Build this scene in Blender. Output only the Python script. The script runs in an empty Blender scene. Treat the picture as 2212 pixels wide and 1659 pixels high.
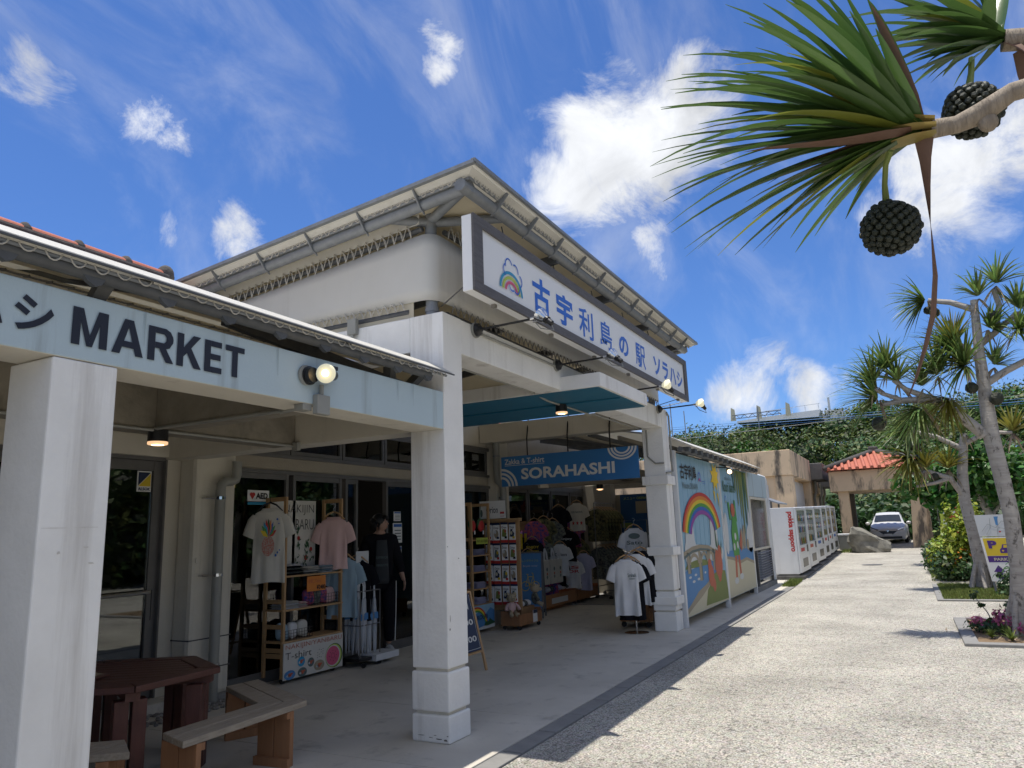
import bpy, bmesh, math, random
import numpy as np
from mathutils import Vector, Matrix, noise as mnoise
random.seed(7); RS = np.random.RandomState(7)
SC = bpy.context.scene
COL = SC.collection
PI = math.pi

# ------------------------------------------------------------------ camera
cam_d = bpy.data.cameras.new('camera'); cam = bpy.data.objects.new('camera', cam_d); COL.objects.link(cam)
SC.camera = cam
cam_d.sensor_width = 36.0; cam_d.lens = 36.0 * 1590.0 / 2212.0
cam_d.clip_start = 0.05; cam_d.clip_end = 2000
Rw = np.array([[0.4683765, -0.882829, -0.03516256], [0.15779132, 0.12274012, -0.97981466], [0.86932465, 0.45337382, 0.19679134]])
cx, cy, cz = Rw[0], -Rw[1], -Rw[2]
cam.matrix_world = Matrix(((cx[0], cy[0], cz[0], 0.0), (cx[1], cy[1], cz[1], 0.0), (cx[2], cy[2], cz[2], 1.6), (0, 0, 0, 1)))

# ------------------------------------------------------------------ sun and sky
SUN = Vector((-0.065, 0.092, 1.0)).normalized()
elev = math.asin(SUN.z); azim = math.atan2(SUN.x, SUN.y)
sun_d = bpy.data.lights.new('sun', 'SUN'); sun = bpy.data.objects.new('sun', sun_d); COL.objects.link(sun)
sun_d.energy = 3.1; sun_d.angle = math.radians(0.53); sun_d.color = (1.0, 0.95, 0.86)
sun.rotation_euler = SUN.to_track_quat('Z', 'Y').to_euler(); sun.location = (0, 0, 30)
SC.view_settings.view_transform = 'Standard'; SC.view_settings.look = 'None'
SC.view_settings.gamma = 1.0; SC.view_settings.use_curve_mapping = False
SC.view_settings.exposure = 0.72
SC.render.engine = 'CYCLES'
SC.cycles.use_denoising = True
SC.cycles.max_bounces = 8; SC.cycles.diffuse_bounces = 5; SC.cycles.transparent_max_bounces = 16
SC.cycles.caustics_reflective = False; SC.cycles.caustics_refractive = False

W = bpy.data.worlds.new('World'); SC.world = W; W.use_nodes = True
nt = W.node_tree; N = nt.nodes; L = nt.links; N.clear()
def wn(t, **k):
    n = N.new(t)
    for a, b in k.items():
        if a.startswith('i_'): n.inputs[int(a[2:])].default_value = b
        else: setattr(n, a, b)
    return n
def wmath(op, a, b=None, c=None, clamp=False):
    n = N.new('ShaderNodeMath'); n.operation = op; n.use_clamp = clamp
    for i, v in enumerate((a, b, c)):
        if v is None: continue
        if isinstance(v, (int, float)): n.inputs[i].default_value = v
        else: L.new(v, n.inputs[i])
    return n.outputs[0]
sky = wn('ShaderNodeTexSky', sky_type='NISHITA'); sky.sun_disc = False
sky.sun_elevation = elev; sky.sun_rotation = azim
sky.air_density = 1.0; sky.dust_density = 0.35; sky.ozone_density = 2.2; sky.altitude = 0
tc = wn('ShaderNodeTexCoord'); DIR = tc.outputs['Generated']
def wnoise(scale, detail, rough, vec, dist=0.0):
    n = wn('ShaderNodeTexNoise'); n.inputs['Scale'].default_value = scale; n.inputs['Detail'].default_value = detail
    n.inputs['Roughness'].default_value = rough; n.inputs['Distortion'].default_value = dist; L.new(vec, n.inputs['Vector'])
    return n.outputs[0]
# cumulus: patches of the sky where clouds stand, with noisy edges
warp = wn('ShaderNodeTexNoise'); warp.inputs['Scale'].default_value = 9; warp.inputs['Detail'].default_value = 5; L.new(DIR, warp.inputs['Vector'])
wv = wn('ShaderNodeVectorMath', operation='MULTIPLY_ADD'); L.new(warp.outputs['Color'], wv.inputs[0])
wv.inputs[1].default_value = (.11, .11, .11); L.new(DIR, wv.inputs[2])
wsub = wn('ShaderNodeVectorMath', operation='SUBTRACT'); L.new(wv.outputs[0], wsub.inputs[0]); wsub.inputs[1].default_value = (.055, .055, .055)
WD = wsub.outputs[0]
CL = [((.689, .427, .586), .040, .9), ((.697, .45, .557), .032, .8), ((.835, .273, .477), .125, 1.35), ((.84, .33, .43), .085, 1.2), ((.85, .21, .487), .115, 1.3),
      ((.846, .184, .501), .07, 1.1), ((.87, .235, .43), .06, 1.0), ((.81, .36, .46), .05, .9), ((.83, .395, .395), .045, .7), ((.496, .715, .492), .040, .7), ((.53, .70, .478), .03, .6), ((.388, .772, .502), .045, .65), ((.607, .701, .374), .055, .95),
      ((.542, .753, .375), .028, .65), ((.925, -.091, .368), .10, 1.15), ((.90, -.17, .40), .10, 1.1), ((.925, -.03, .345), .06, 1.0), ((.983, .09, .163), .05, .95), ((.972, .165, .165), .055, .9), ((.97, .12, .19), .05, .5),
      ((.793, .24, .56), .045, .65), ((.90, .25, .35), .05, .6), ((.93, .33, .13), .09, .75), ((.94, -.30, .17), .2, .8),
      ((-.6, .3, .6), .35, 1.0), ((-.2, -.8, .5), .3, 1.0), ((.2, .95, .25), .2, .9), ((-.9, -.2, .3), .3, .9), ((.5, -.8, .4), .25, .9)]
acc = None
for c, r, a in CL:
    v = Vector(c).normalized()
    d = wn('ShaderNodeVectorMath', operation='DISTANCE'); L.new(WD, d.inputs[0]); d.inputs[1].default_value = v
    m = N.new('ShaderNodeMapRange'); m.interpolation_type = 'SMOOTHSTEP'; L.new(d.outputs['Value'], m.inputs[0])
    m.inputs[1].default_value = r * 1.15; m.inputs[2].default_value = r * 0.15; m.inputs[3].default_value = 0; m.inputs[4].default_value = a
    acc = m.outputs[0] if acc is None else wmath('MAXIMUM', acc, m.outputs[0])
n1 = wnoise(9, 13, .70, DIR, .8)
dens = wmath('ADD', acc, wmath('MULTIPLY', wmath('SUBTRACT', n1, .5), 2.6))
cum = N.new('ShaderNodeMapRange'); cum.interpolation_type = 'SMOOTHSTEP'; L.new(dens, cum.inputs[0]); cum.inputs[1].default_value = .18; cum.inputs[2].default_value = 1.20
cumF = wmath('MULTIPLY', cum.outputs[0], wmath('MULTIPLY', acc, 4.0, clamp=True))
# unseen cloud added to whiten the shade, thinning out towards the view
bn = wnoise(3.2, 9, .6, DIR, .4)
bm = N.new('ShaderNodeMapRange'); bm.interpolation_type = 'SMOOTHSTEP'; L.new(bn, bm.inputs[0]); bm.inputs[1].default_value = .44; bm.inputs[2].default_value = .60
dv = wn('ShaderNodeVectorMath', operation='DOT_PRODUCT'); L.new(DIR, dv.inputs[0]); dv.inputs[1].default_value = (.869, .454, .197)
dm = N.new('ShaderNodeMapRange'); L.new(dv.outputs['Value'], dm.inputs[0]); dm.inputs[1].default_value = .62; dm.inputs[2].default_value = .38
fill_cloud = wmath('MULTIPLY', bm.outputs[0], dm.outputs[0])
# thin cirrus streaks
mp = wn('ShaderNodeMapping'); L.new(DIR, mp.inputs[0]); mp.inputs['Rotation'].default_value = (.3, .5, .9); mp.inputs['Scale'].default_value = (1.2, 5.5, 3.2)
n2 = wnoise(1.6, 8, .6, mp.outputs[0], .6)
cir = N.new('ShaderNodeMapRange'); cir.interpolation_type = 'SMOOTHSTEP'; L.new(n2, cir.inputs[0]); cir.inputs[1].default_value = .42; cir.inputs[2].default_value = .82; cir.inputs[4].default_value = .30
cloud = wmath('MAXIMUM', wmath('MAXIMUM', wmath('MULTIPLY', cumF, .95), cir.outputs[0]), fill_cloud)
tint = wn('ShaderNodeMix', data_type='RGBA', blend_type='MULTIPLY'); tint.inputs[0].default_value = 1.0
L.new(sky.outputs[0], tint.inputs[6]); tint.inputs[7].default_value = (.33, .49, .76, 1)
n3 = wnoise(7, 9, .6, DIR, .5)
shade = N.new('ShaderNodeMapRange'); L.new(n3, shade.inputs[0]); shade.inputs[1].default_value = .35; shade.inputs[2].default_value = .62; shade.inputs[3].default_value = .66; shade.inputs[4].default_value = 1.0
cc = wn('ShaderNodeVectorMath', operation='SCALE'); cc.inputs[0].default_value = (5.3, 5.4, 5.55); L.new(shade.outputs[0], cc.inputs['Scale'])
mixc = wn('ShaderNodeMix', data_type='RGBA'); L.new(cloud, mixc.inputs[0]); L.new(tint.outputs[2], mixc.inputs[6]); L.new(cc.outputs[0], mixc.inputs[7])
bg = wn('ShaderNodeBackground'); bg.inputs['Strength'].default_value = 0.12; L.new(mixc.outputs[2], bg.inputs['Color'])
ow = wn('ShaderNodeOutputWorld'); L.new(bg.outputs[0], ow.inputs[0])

# ------------------------------------------------------------------ materials
def lin(c):
    c = c / 255.0
    return c / 12.92 if c <= .04045 else ((c + .055) / 1.055) ** 2.4
def rgb(r, g, b): return (lin(r), lin(g), lin(b), 1)
MATS = {}
def mat(name, col, rough=.6, col2=None, ns=6.0, na=.5, bump=0.0, bs=40.0, metal=0.0, stretch=None, streak=None, szr=.06, sth=(.56, .74), spec=.5, emis=0.0,
        trans=0.0, alpha=1.0, island=0.0, sss=0.0, coat=0.0, wornz=None):
    if name in MATS: return MATS[name]
    m = bpy.data.materials.new(name); MATS[name] = m; m.use_nodes = True
    nt = m.node_tree; N = nt.nodes; L = nt.links; P = N['Principled BSDF']
    if len(col) == 3: col = (*col, 1)
    P.inputs['Roughness'].default_value = rough; P.inputs['Metallic'].default_value = metal
    P.inputs['Specular IOR Level'].default_value = spec; P.inputs['Base Color'].default_value = col
    P.inputs['Alpha'].default_value = alpha
    if coat: P.inputs['Coat Weight'].default_value = coat
    if trans: P.inputs['Transmission Weight'].default_value = trans
    if emis: P.inputs['Emission Color'].default_value = col; P.inputs['Emission Strength'].default_value = emis
    tcn = N.new('ShaderNodeTexCoord'); vec = tcn.outputs['Object']
    if stretch:
        mp = N.new('ShaderNodeMapping'); mp.inputs['Scale'].default_value = stretch; L.new(vec, mp.inputs[0]); vec = mp.outputs[0]
    cur = None
    if col2 is not None:
        if len(col2) == 3: col2 = (*col2, 1)
        n = N.new('ShaderNodeTexNoise'); n.inputs['Scale'].default_value = ns; n.inputs['Detail'].default_value = 6; n.inputs['Roughness'].default_value = .6; L.new(vec, n.inputs['Vector'])
        r = N.new('ShaderNodeMapRange'); L.new(n.outputs[0], r.inputs[0]); r.inputs[1].default_value = .5 - na * .35; r.inputs[2].default_value = .5 + na * .35
        x = N.new('ShaderNodeMix'); x.data_type = 'RGBA'; L.new(r.outputs[0], x.inputs[0]); x.inputs[6].default_value = col; x.inputs[7].default_value = col2
        cur = x.outputs[2]
    if streak:   # (colour, amount, scale): rain streaks running down
        sc, sa, ss = streak
        mp = N.new('ShaderNodeMapping'); mp.inputs['Scale'].default_value = (ss, ss, ss * szr); L.new(tcn.outputs['Object'], mp.inputs[0])
        n = N.new('ShaderNodeTexNoise'); n.inputs['Scale'].default_value = 1.0; n.inputs['Detail'].default_value = 7; n.inputs['Roughness'].default_value = .65; L.new(mp.outputs[0], n.inputs['Vector'])
        r = N.new('ShaderNodeMapRange'); L.new(n.outputs[0], r.inputs[0]); r.inputs[1].default_value = sth[0]; r.inputs[2].default_value = sth[1]; r.inputs[4].default_value = sa
        x = N.new('ShaderNodeMix'); x.data_type = 'RGBA'; L.new(r.outputs[0], x.inputs[0])
        if cur is None: x.inputs[6].default_value = col
        else: L.new(cur, x.inputs[6])
        x.inputs[7].default_value = (*sc[:3], 1); cur = x.outputs[2]
    if island:
        g = N.new('ShaderNodeNewGeometry'); hs = N.new('ShaderNodeHueSaturation')
        a = N.new('ShaderNodeMapRange'); L.new(g.outputs['Random Per Island'], a.inputs[0]); a.inputs[3].default_value = 1 - island; a.inputs[4].default_value = 1 + island * 1.1
        L.new(a.outputs[0], hs.inputs['Value'])
        b = N.new('ShaderNodeMath'); b.operation = 'MULTIPLY'; b.inputs[1].default_value = 7.31; L.new(g.outputs['Random Per Island'], b.inputs[0])
        fr = N.new('ShaderNodeMath'); fr.operation = 'FRACT'; L.new(b.outputs[0], fr.inputs[0])
        h = N.new('ShaderNodeMapRange'); L.new(fr.outputs[0], h.inputs[0]); h.inputs[3].default_value = .5 - island * .07; h.inputs[4].default_value = .5 + island * .05
        L.new(h.outputs[0], hs.inputs['Hue'])
        if cur is None: hs.inputs['Color'].default_value = col
        else: L.new(cur, hs.inputs['Color'])
        cur = hs.outputs[0]
    if cur is not None: L.new(cur, P.inputs['Base Color'])
    if bump:
        n = N.new('ShaderNodeTexNoise'); n.inputs['Scale'].default_value = bs; n.inputs['Detail'].default_value = 5; L.new(vec, n.inputs['Vector'])
        b = N.new('ShaderNodeBump'); b.inputs['Strength'].default_value = bump; b.inputs['Distance'].default_value = .01; L.new(n.outputs[0], b.inputs['Height']); L.new(b.outputs[0], P.inputs['Normal'])
    if sss:   # leaves and cloth let light through
        t = N.new('ShaderNodeBsdfTranslucent'); mx = N.new('ShaderNodeMixShader'); mx.inputs[0].default_value = sss
        if cur is not None: L.new(cur, t.inputs[0])
        else: t.inputs[0].default_value = col
        o = N['Material Output']; L.new(P.outputs[0], mx.inputs[1]); L.new(t.outputs[0], mx.inputs[2]); L.new(mx.outputs[0], o.inputs[0])
    return m

M = {}
M['plaster'] = mat('white_plaster', (.86, .85, .82), .75, (.74, .73, .70), 1.7, .55, .35, 30, streak=((.42, .39, .35), .62, 4), sth=(.54, .70))
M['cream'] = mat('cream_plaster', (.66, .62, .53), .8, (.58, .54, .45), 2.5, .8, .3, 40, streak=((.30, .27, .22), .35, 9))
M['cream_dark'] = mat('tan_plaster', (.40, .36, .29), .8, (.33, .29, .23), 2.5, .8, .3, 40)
M['blue_paint'] = mat('pale_blue_paint', (.47, .575, .62), .7, (.43, .53, .58), 1.5, .8, .15, 60, streak=((.22, .25, .26), .75, 4.5))
M['blue_soffit'] = mat('deep_blue_soffit', (.014, .115, .20), .55, (.02, .15, .25), 3, .7, .5, 25, stretch=(1, .25, 1))
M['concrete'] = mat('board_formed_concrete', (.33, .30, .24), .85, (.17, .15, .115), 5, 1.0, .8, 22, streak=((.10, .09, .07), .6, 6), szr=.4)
M['gold_conc'] = mat('stained_tan_concrete', (.74, .55, .35), .85, (.54, .41, .28), 1.0, .9, .4, 12, streak=((.07, .062, .055), .92, 1.7), szr=.28, sth=(.50, .62))
M['dark_conc'] = mat('blackened_concrete', (.20, .19, .175), .9, (.08, .078, .075), 1.8, .9, .5, 14, streak=((.05, .05, .05), .8, 2))
M['kerb'] = mat('grey_kerb', (.27, .265, .25), .85, (.19, .185, .18), 5, .8, .4, 60)
M['galv'] = mat('galvanised_steel', (.27, .285, .30), .55, (.17, .18, .19), 14, 1.0, .12, 60, metal=.25)
M['galv_dark'] = mat('weathered_steel', (.12, .125, .13), .6, (.07, .073, .076), 10, .9, .2, 40, metal=.2)
M['membrane'] = mat('white_membrane', (.80, .785, .74), .55, (.74, .72, .66), 1.3, .8, .05, 8, streak=((.46, .43, .36), .30, 4), sss=.30)
M['membrane_under'] = mat('cream_membrane', (.80, .74, .60), .6, (.72, .655, .50), 1.1, .8, .05, 8, sss=.45)
M['rope'] = mat('white_rope', (.60, .57, .50), .8, (.36, .34, .30), 9, .9)
M['rope_dark'] = mat('grey_rope', (.20, .19, .17), .8)
M['white_metal'] = mat('white_enamel', (.72, .73, .74), .35, (.66, .67, .68), 4, .6, streak=((.30, .28, .25), .25, 6))
M['black'] = mat('black_plastic', (.012, .012, .013), .35)
M['rubber'] = mat('black_rubber', (.015, .015, .015), .7)
M['alu'] = mat('grey_aluminium', (.17, .165, .16), .45, (.14, .137, .133), 5, .5, metal=.3)
M['chrome'] = mat('polished_metal', (.62, .62, .62), .15, metal=1.0)
M['glass_dark'] = mat('window_glass', (.85, .9, .9), .02, trans=1.0, spec=.5)
M['grey_wood'] = mat('weathered_grey_wood', (.52, .44, .34), .75, (.28, .23, .17), 2.5, .9, .6, 30, stretch=(3, 26, 26))
M['frame_wood'] = mat('grey_stained_wood', (.15, .14, .14), .6, (.075, .07, .07), 3, .9, .5, 20, stretch=(2, 20, 20))
M['wood'] = mat('pine_wood', (.50, .31, .15), .6, (.40, .24, .11), 2.5, .8, .25, 30, stretch=(8, 8, 1.2))
M['wood_leg'] = mat('cedar_wood', (.40, .19, .085), .65, (.27, .13, .06), 2.0, .9, .3, 30, stretch=(9, 9, 1.0))
M['brown_wood'] = mat('dark_brown_stained_wood', (.12, .042, .03), .45, (.07, .028, .02), 3, .9, .3, 20, stretch=(3, 12, 12))
M['brown_leg'] = mat('reddish_brown_wood', (.14, .048, .033), .5, (.085, .032, .023), 3, .9, .3, 20, stretch=(10, 10, 1.2))
M['tile'] = mat('red_clay_tile', (.50, .155, .09), .7, (.36, .11, .07), 3, .9, .3, 30)
M['mortar'] = mat('weathered_mortar', (.11, .10, .095), .95, (.05, .047, .045), 9, .95, .9, 35)
M['white'] = mat('white_board', (.80, .80, .79), .5)
M['paper_white'] = mat('poster_paper', (.60, .58, .53), .6)
M['ink'] = mat('black_ink', (.012, .012, .015), .6)
M['navy_ink'] = mat('navy_ink', (.010, .014, .028), .5)
M['blue_ink'] = mat('blue_ink', (.006, .12, .56), .45)
M['sign_blue'] = mat('blue_sign_board', (.035, .17, .42), .5)
M['sign_white'] = mat('lettering_white', (.66, .66, .64), .5)
M['navy'] = mat('navy_board', (.012, .025, .075), .4)
M['c_red'] = mat('print_red', (.48, .035, .03), .6)
M['c_orange'] = mat('print_orange', (.62, .20, .03), .6)
M['c_yellow'] = mat('print_yellow', (.68, .50, .03), .6)
M['c_green'] = mat('print_green', (.07, .28, .05), .6)
M['c_dkgreen'] = mat('print_dark_green', (.03, .10, .04), .6)
M['c_olive'] = mat('print_olive', (.17, .21, .05), .6)
M['c_blue'] = mat('print_blue', (.025, .12, .42), .6)
M['c_sea'] = mat('print_sea', (.07, .22, .46), .6)
M['c_sky'] = mat('print_sky', (.27, .45, .58), .6, (.24, .41, .54), 1.2, .7, streak=((.12, .24, .36), .35, 5))
M['c_purple'] = mat('print_purple', (.26, .06, .32), .6)
M['c_sand'] = mat('print_sand', (.54, .50, .36), .6)
M['c_tan'] = mat('print_tan', (.33, .28, .20), .6)
M['c_slate'] = mat('print_slate', (.10, .14, .14), .6)
M['c_cloud'] = mat('print_cloud', (.56, .58, .59), .6)
M['c_coral'] = mat('print_coral', (.46, .11, .06), .6)
M['c_cyan'] = mat('print_cyan', (.03, .30, .52), .6)
M['c_pink'] = mat('print_pink', (.62, .10, .20), .6)
M['c_lime'] = mat('print_lime', (.45, .55, .08), .6)
M['pvc'] = mat('grey_pvc_pipe', (.30, .30, .27), .45, (.26, .26, .235), 3, .5)
M['cloth_white'] = mat('white_cotton', (.78, .78, .78), .85, (.64, .64, .65), 3, .6, .3, 14, sss=.1)
M['cloth_cream'] = mat('cream_cotton', (.58, .56, .50), .85, (.52, .50, .45), 3, .6, .3, 14)
M['cloth_pink'] = mat('pink_cotton', (.68, .47, .45), .85, (.62, .42, .40), 3, .6, .3, 14)
M['cloth_blue'] = mat('pale_blue_cotton', (.30, .42, .50), .85, (.26, .37, .45), 3, .6, .3, 14)
M['cloth_black'] = mat('black_cotton', (.009, .009, .012), .95, (.014, .014, .018), 4, .6, .3, 14, spec=.1)
M['cloth_lilac'] = mat('lilac_cotton', (.50, .50, .66), .85, (.40, .40, .56), 6, .7, .3, 20)
M['cloth_navy'] = mat('patterned_navy_cotton', (.015, .02, .05), .9, (.24, .26, .20), 22, .5, .3, 14)
M['cloth_aloha'] = mat('floral_dark_cotton', (.012, .02, .02), .9, (.22, .20, .08), 16, .45, .3, 14)
M['cloth_multi'] = mat('bright_printed_cotton', (.03, .05, .25), .8, (.55, .10, .10), 20, .35, .3, 20)
M['skin'] = mat('skin', (.42, .25, .18), .55)
M['hair'] = mat('black_hair', (.008, .007, .007), .5)
M['plush'] = mat('beige_plush', (.48, .40, .28), .95, (.40, .33, .22), 12, .6, .4, 80)
M['card'] = mat('brown_cardboard', (.30, .17, .08), .8, (.25, .14, .065), 4, .7)
M['card_dark'] = mat('dim_cardboard', (.16, .11, .07), .85, (.12, .085, .055), 4, .7)
M['clear'] = mat('clear_plastic', (.75, .78, .82), .2, alpha=.55)
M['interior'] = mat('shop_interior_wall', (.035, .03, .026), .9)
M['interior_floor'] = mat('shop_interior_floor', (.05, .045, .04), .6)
M['warm_lamp'] = mat('warm_lamp_glow', (1.0, .66, .32), .4, emis=4)
M['soft_lamp'] = mat('soft_lamp_glow', (1.0, .62, .34), .4, emis=.55)
M['tube_lamp'] = mat('white_tube_glow', (1.0, .97, .90), .4, emis=4)
M['lens_cream'] = mat('spotlight_lens', (.75, .70, .48), .15, emis=.35)
M['bark'] = mat('pandanus_bark', (.52, .48, .43), .9, (.27, .245, .22), 4, .9, 1.0, 10, stretch=(1, 1, 5), streak=((.08, .07, .06), .85, 13), szr=.6, sth=(.56, .66))
M['bark_pale'] = mat('pale_pandanus_branch', (.42, .35, .27), .85, (.17, .135, .10), 14, .9, 1.0, 55, stretch=(.5, 2.2, .5))
M['leaf_a'] = mat('pandanus_leaf', (.048, .110, .030), .27, (.085, .150, .036), 3, .6, .1, 20, island=.18, sss=.30)
M['leaf_y'] = mat('yellowing_pandanus_leaf', (.22, .24, .035), .4, (.14, .19, .03), 3, .6, island=.15, sss=.32)
M['leaf_dead'] = mat('dry_pandanus_leaf', (.20, .12, .075), .7, (.11, .065, .045), 4, .9, .3, 30, island=.2, sss=.15)
M['leaf_mid'] = mat('distant_pandanus_leaf', (.11, .19, .05), .45, (.17, .24, .06), 2, .8, island=.5, sss=.3)
M['leaf_olive'] = mat('distant_yellow_pandanus_leaf', (.20, .20, .03), .5, island=.35, sss=.3)
M['leaf_dry'] = mat('distant_dry_leaf', (.30, .23, .16), .8, island=.35, sss=.1)
M['hill_leaf'] = mat('hillside_leaf', (.085, .13, .025), .6, (.022, .045, .012), .22, .8, island=.85, sss=.22)
M['tree_leaf'] = mat('broad_leaf', (.050, .145, .022), .45, island=.55, sss=.32)
M['bush_leaf'] = mat('yellow_green_leaf', (.24, .31, .03), .5, island=.5, sss=.32)
M['dark_leaf'] = mat('dark_green_leaf', (.03, .075, .018), .5, island=.5, sss=.25)
M['grass'] = mat('lawn_grass', (.11, .17, .03), .7, (.17, .21, .05), 6, .8, island=.35, sss=.25)
M['soil'] = mat('planting_soil', (.26, .18, .10), .95, (.13, .085, .05), 24, .95, .8, 60)
M['flower'] = mat('pink_flower', (.45, .10, .20), .6, island=.4, sss=.3)
M['fruit'] = mat('pandanus_fruit', (.030, .036, .020), .6, (.015, .018, .011), 20, .8, .3, 60)
M['fruit_tip'] = mat('fruit_segment_tip', (.06, .065, .035), .6)
M['rock'] = mat('grey_limestone', (.36, .34, .29), .9, (.06, .06, .05), 3.4, 1.0, 1.0, 8)
M['pebble'] = mat('grey_pebble', (.22, .21, .20), .8, island=.4)
M['car_paint'] = mat('silver_car_paint', (.68, .68, .68), .38, metal=.15, coat=.25)
M['car_glass'] = mat('car_glass', (.03, .035, .04), .05)
M['shutter'] = mat('white_shutter', (.52, .52, .52), .6)

# path of exposed aggregate and trowelled concrete slabs
def aggregate():
    m = bpy.data.materials.new('exposed_aggregate'); m.use_nodes = True; nt = m.node_tree; N = nt.nodes; L = nt.links; P = N['Principled BSDF']
    t = N.new('ShaderNodeTexCoord'); v = N.new('ShaderNodeTexVoronoi'); v.inputs['Scale'].default_value = 34; v.inputs['Randomness'].default_value = 1; L.new(t.outputs['Object'], v.inputs['Vector'])
    n = N.new('ShaderNodeTexNoise'); n.inputs['Scale'].default_value = 62; n.inputs['Detail'].default_value = 4; n.inputs['Roughness'].default_value = .7; L.new(t.outputs['Object'], n.inputs['Vector'])
    r = N.new('ShaderNodeValToRGB'); L.new(n.outputs[0], r.inputs[0])
    e = r.color_ramp.elements; e[0].position = .40; e[0].color = (.15, .14, .12, 1); e[1].position = .55; e[1].color = (.52, .49, .425, 1)
    x = N.new('ShaderNodeMix'); x.data_type = 'RGBA'; x.blend_type = 'MULTIPLY'; x.inputs[0].default_value = .6; L.new(r.outputs[0], x.inputs[6])
    hs = N.new('ShaderNodeHueSaturation'); hs.inputs['Saturation'].default_value = .12; hs.inputs['Value'].default_value = 1.5; L.new(v.outputs['Color'], hs.inputs['Color']); L.new(hs.outputs[0], x.inputs[7])
    g = N.new('ShaderNodeTexNoise'); g.inputs['Scale'].default_value = .9; g.inputs['Detail'].default_value = 6; L.new(t.outputs['Object'], g.inputs['Vector'])
    gr = N.new('ShaderNodeMapRange'); L.new(g.outputs[0], gr.inputs[0]); gr.inputs[1].default_value = .3; gr.inputs[2].default_value = .7; gr.inputs[3].default_value = .70; gr.inputs[4].default_value = 1.10
    y = N.new('ShaderNodeVectorMath'); y.operation = 'SCALE'; L.new(x.outputs[2], y.inputs[0]); L.new(gr.outputs[0], y.inputs['Scale'])
    L.new(y.outputs[0], P.inputs['Base Color']); P.inputs['Roughness'].default_value = .85
    b = N.new('ShaderNodeBump'); b.inputs['Strength'].default_value = .85; b.inputs['Distance'].default_value = .012
    L.new(n.outputs[0], b.inputs['Height']); L.new(b.outputs[0], P.inputs['Normal'])
    return m
M['path'] = aggregate()
M['slab'] = mat('trowelled_concrete', (.64, .60, .52), .75, (.42, .39, .335), 1.1, 1.0, .25, 30, streak=((.24, .225, .20), .8, 3), szr=1.0)
M['ground'] = mat('bare_ground', (.33, .31, .27), .9, (.25, .24, .20), .8, .8)

def pane_mat(name, tint, extra=.0, ior=1.5):
    m = bpy.data.materials.new(name); m.use_nodes = True; nt = m.node_tree; N = nt.nodes; L = nt.links; N.clear()
    t = N.new('ShaderNodeBsdfTransparent'); t.inputs[0].default_value = (*tint, 1)
    g = N.new('ShaderNodeBsdfGlossy'); g.inputs['Roughness'].default_value = .015
    f = N.new('ShaderNodeFresnel'); f.inputs[0].default_value = ior
    a = N.new('ShaderNodeMath'); a.operation = 'ADD'; a.use_clamp = True; a.inputs[1].default_value = extra; L.new(f.outputs[0], a.inputs[0])
    x = N.new('ShaderNodeMixShader'); L.new(a.outputs[0], x.inputs[0]); L.new(t.outputs[0], x.inputs[1]); L.new(g.outputs[0], x.inputs[2])
    o = N.new('ShaderNodeOutputMaterial'); L.new(x.outputs[0], o.inputs[0]); return m
M['glass'] = pane_mat('window_glass_pane', (.62, .66, .64), .05)
M['glass_clear'] = pane_mat('clear_glass_pane', (.9, .92, .92), .0, 1.12); M['glass_clear'].node_tree.nodes['Glossy BSDF'].inputs['Roughness'].default_value = .10; M['glass_clear'].node_tree.nodes['Math'].operation = 'MULTIPLY'; M['glass_clear'].node_tree.nodes['Math'].inputs[1].default_value = .35

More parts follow.
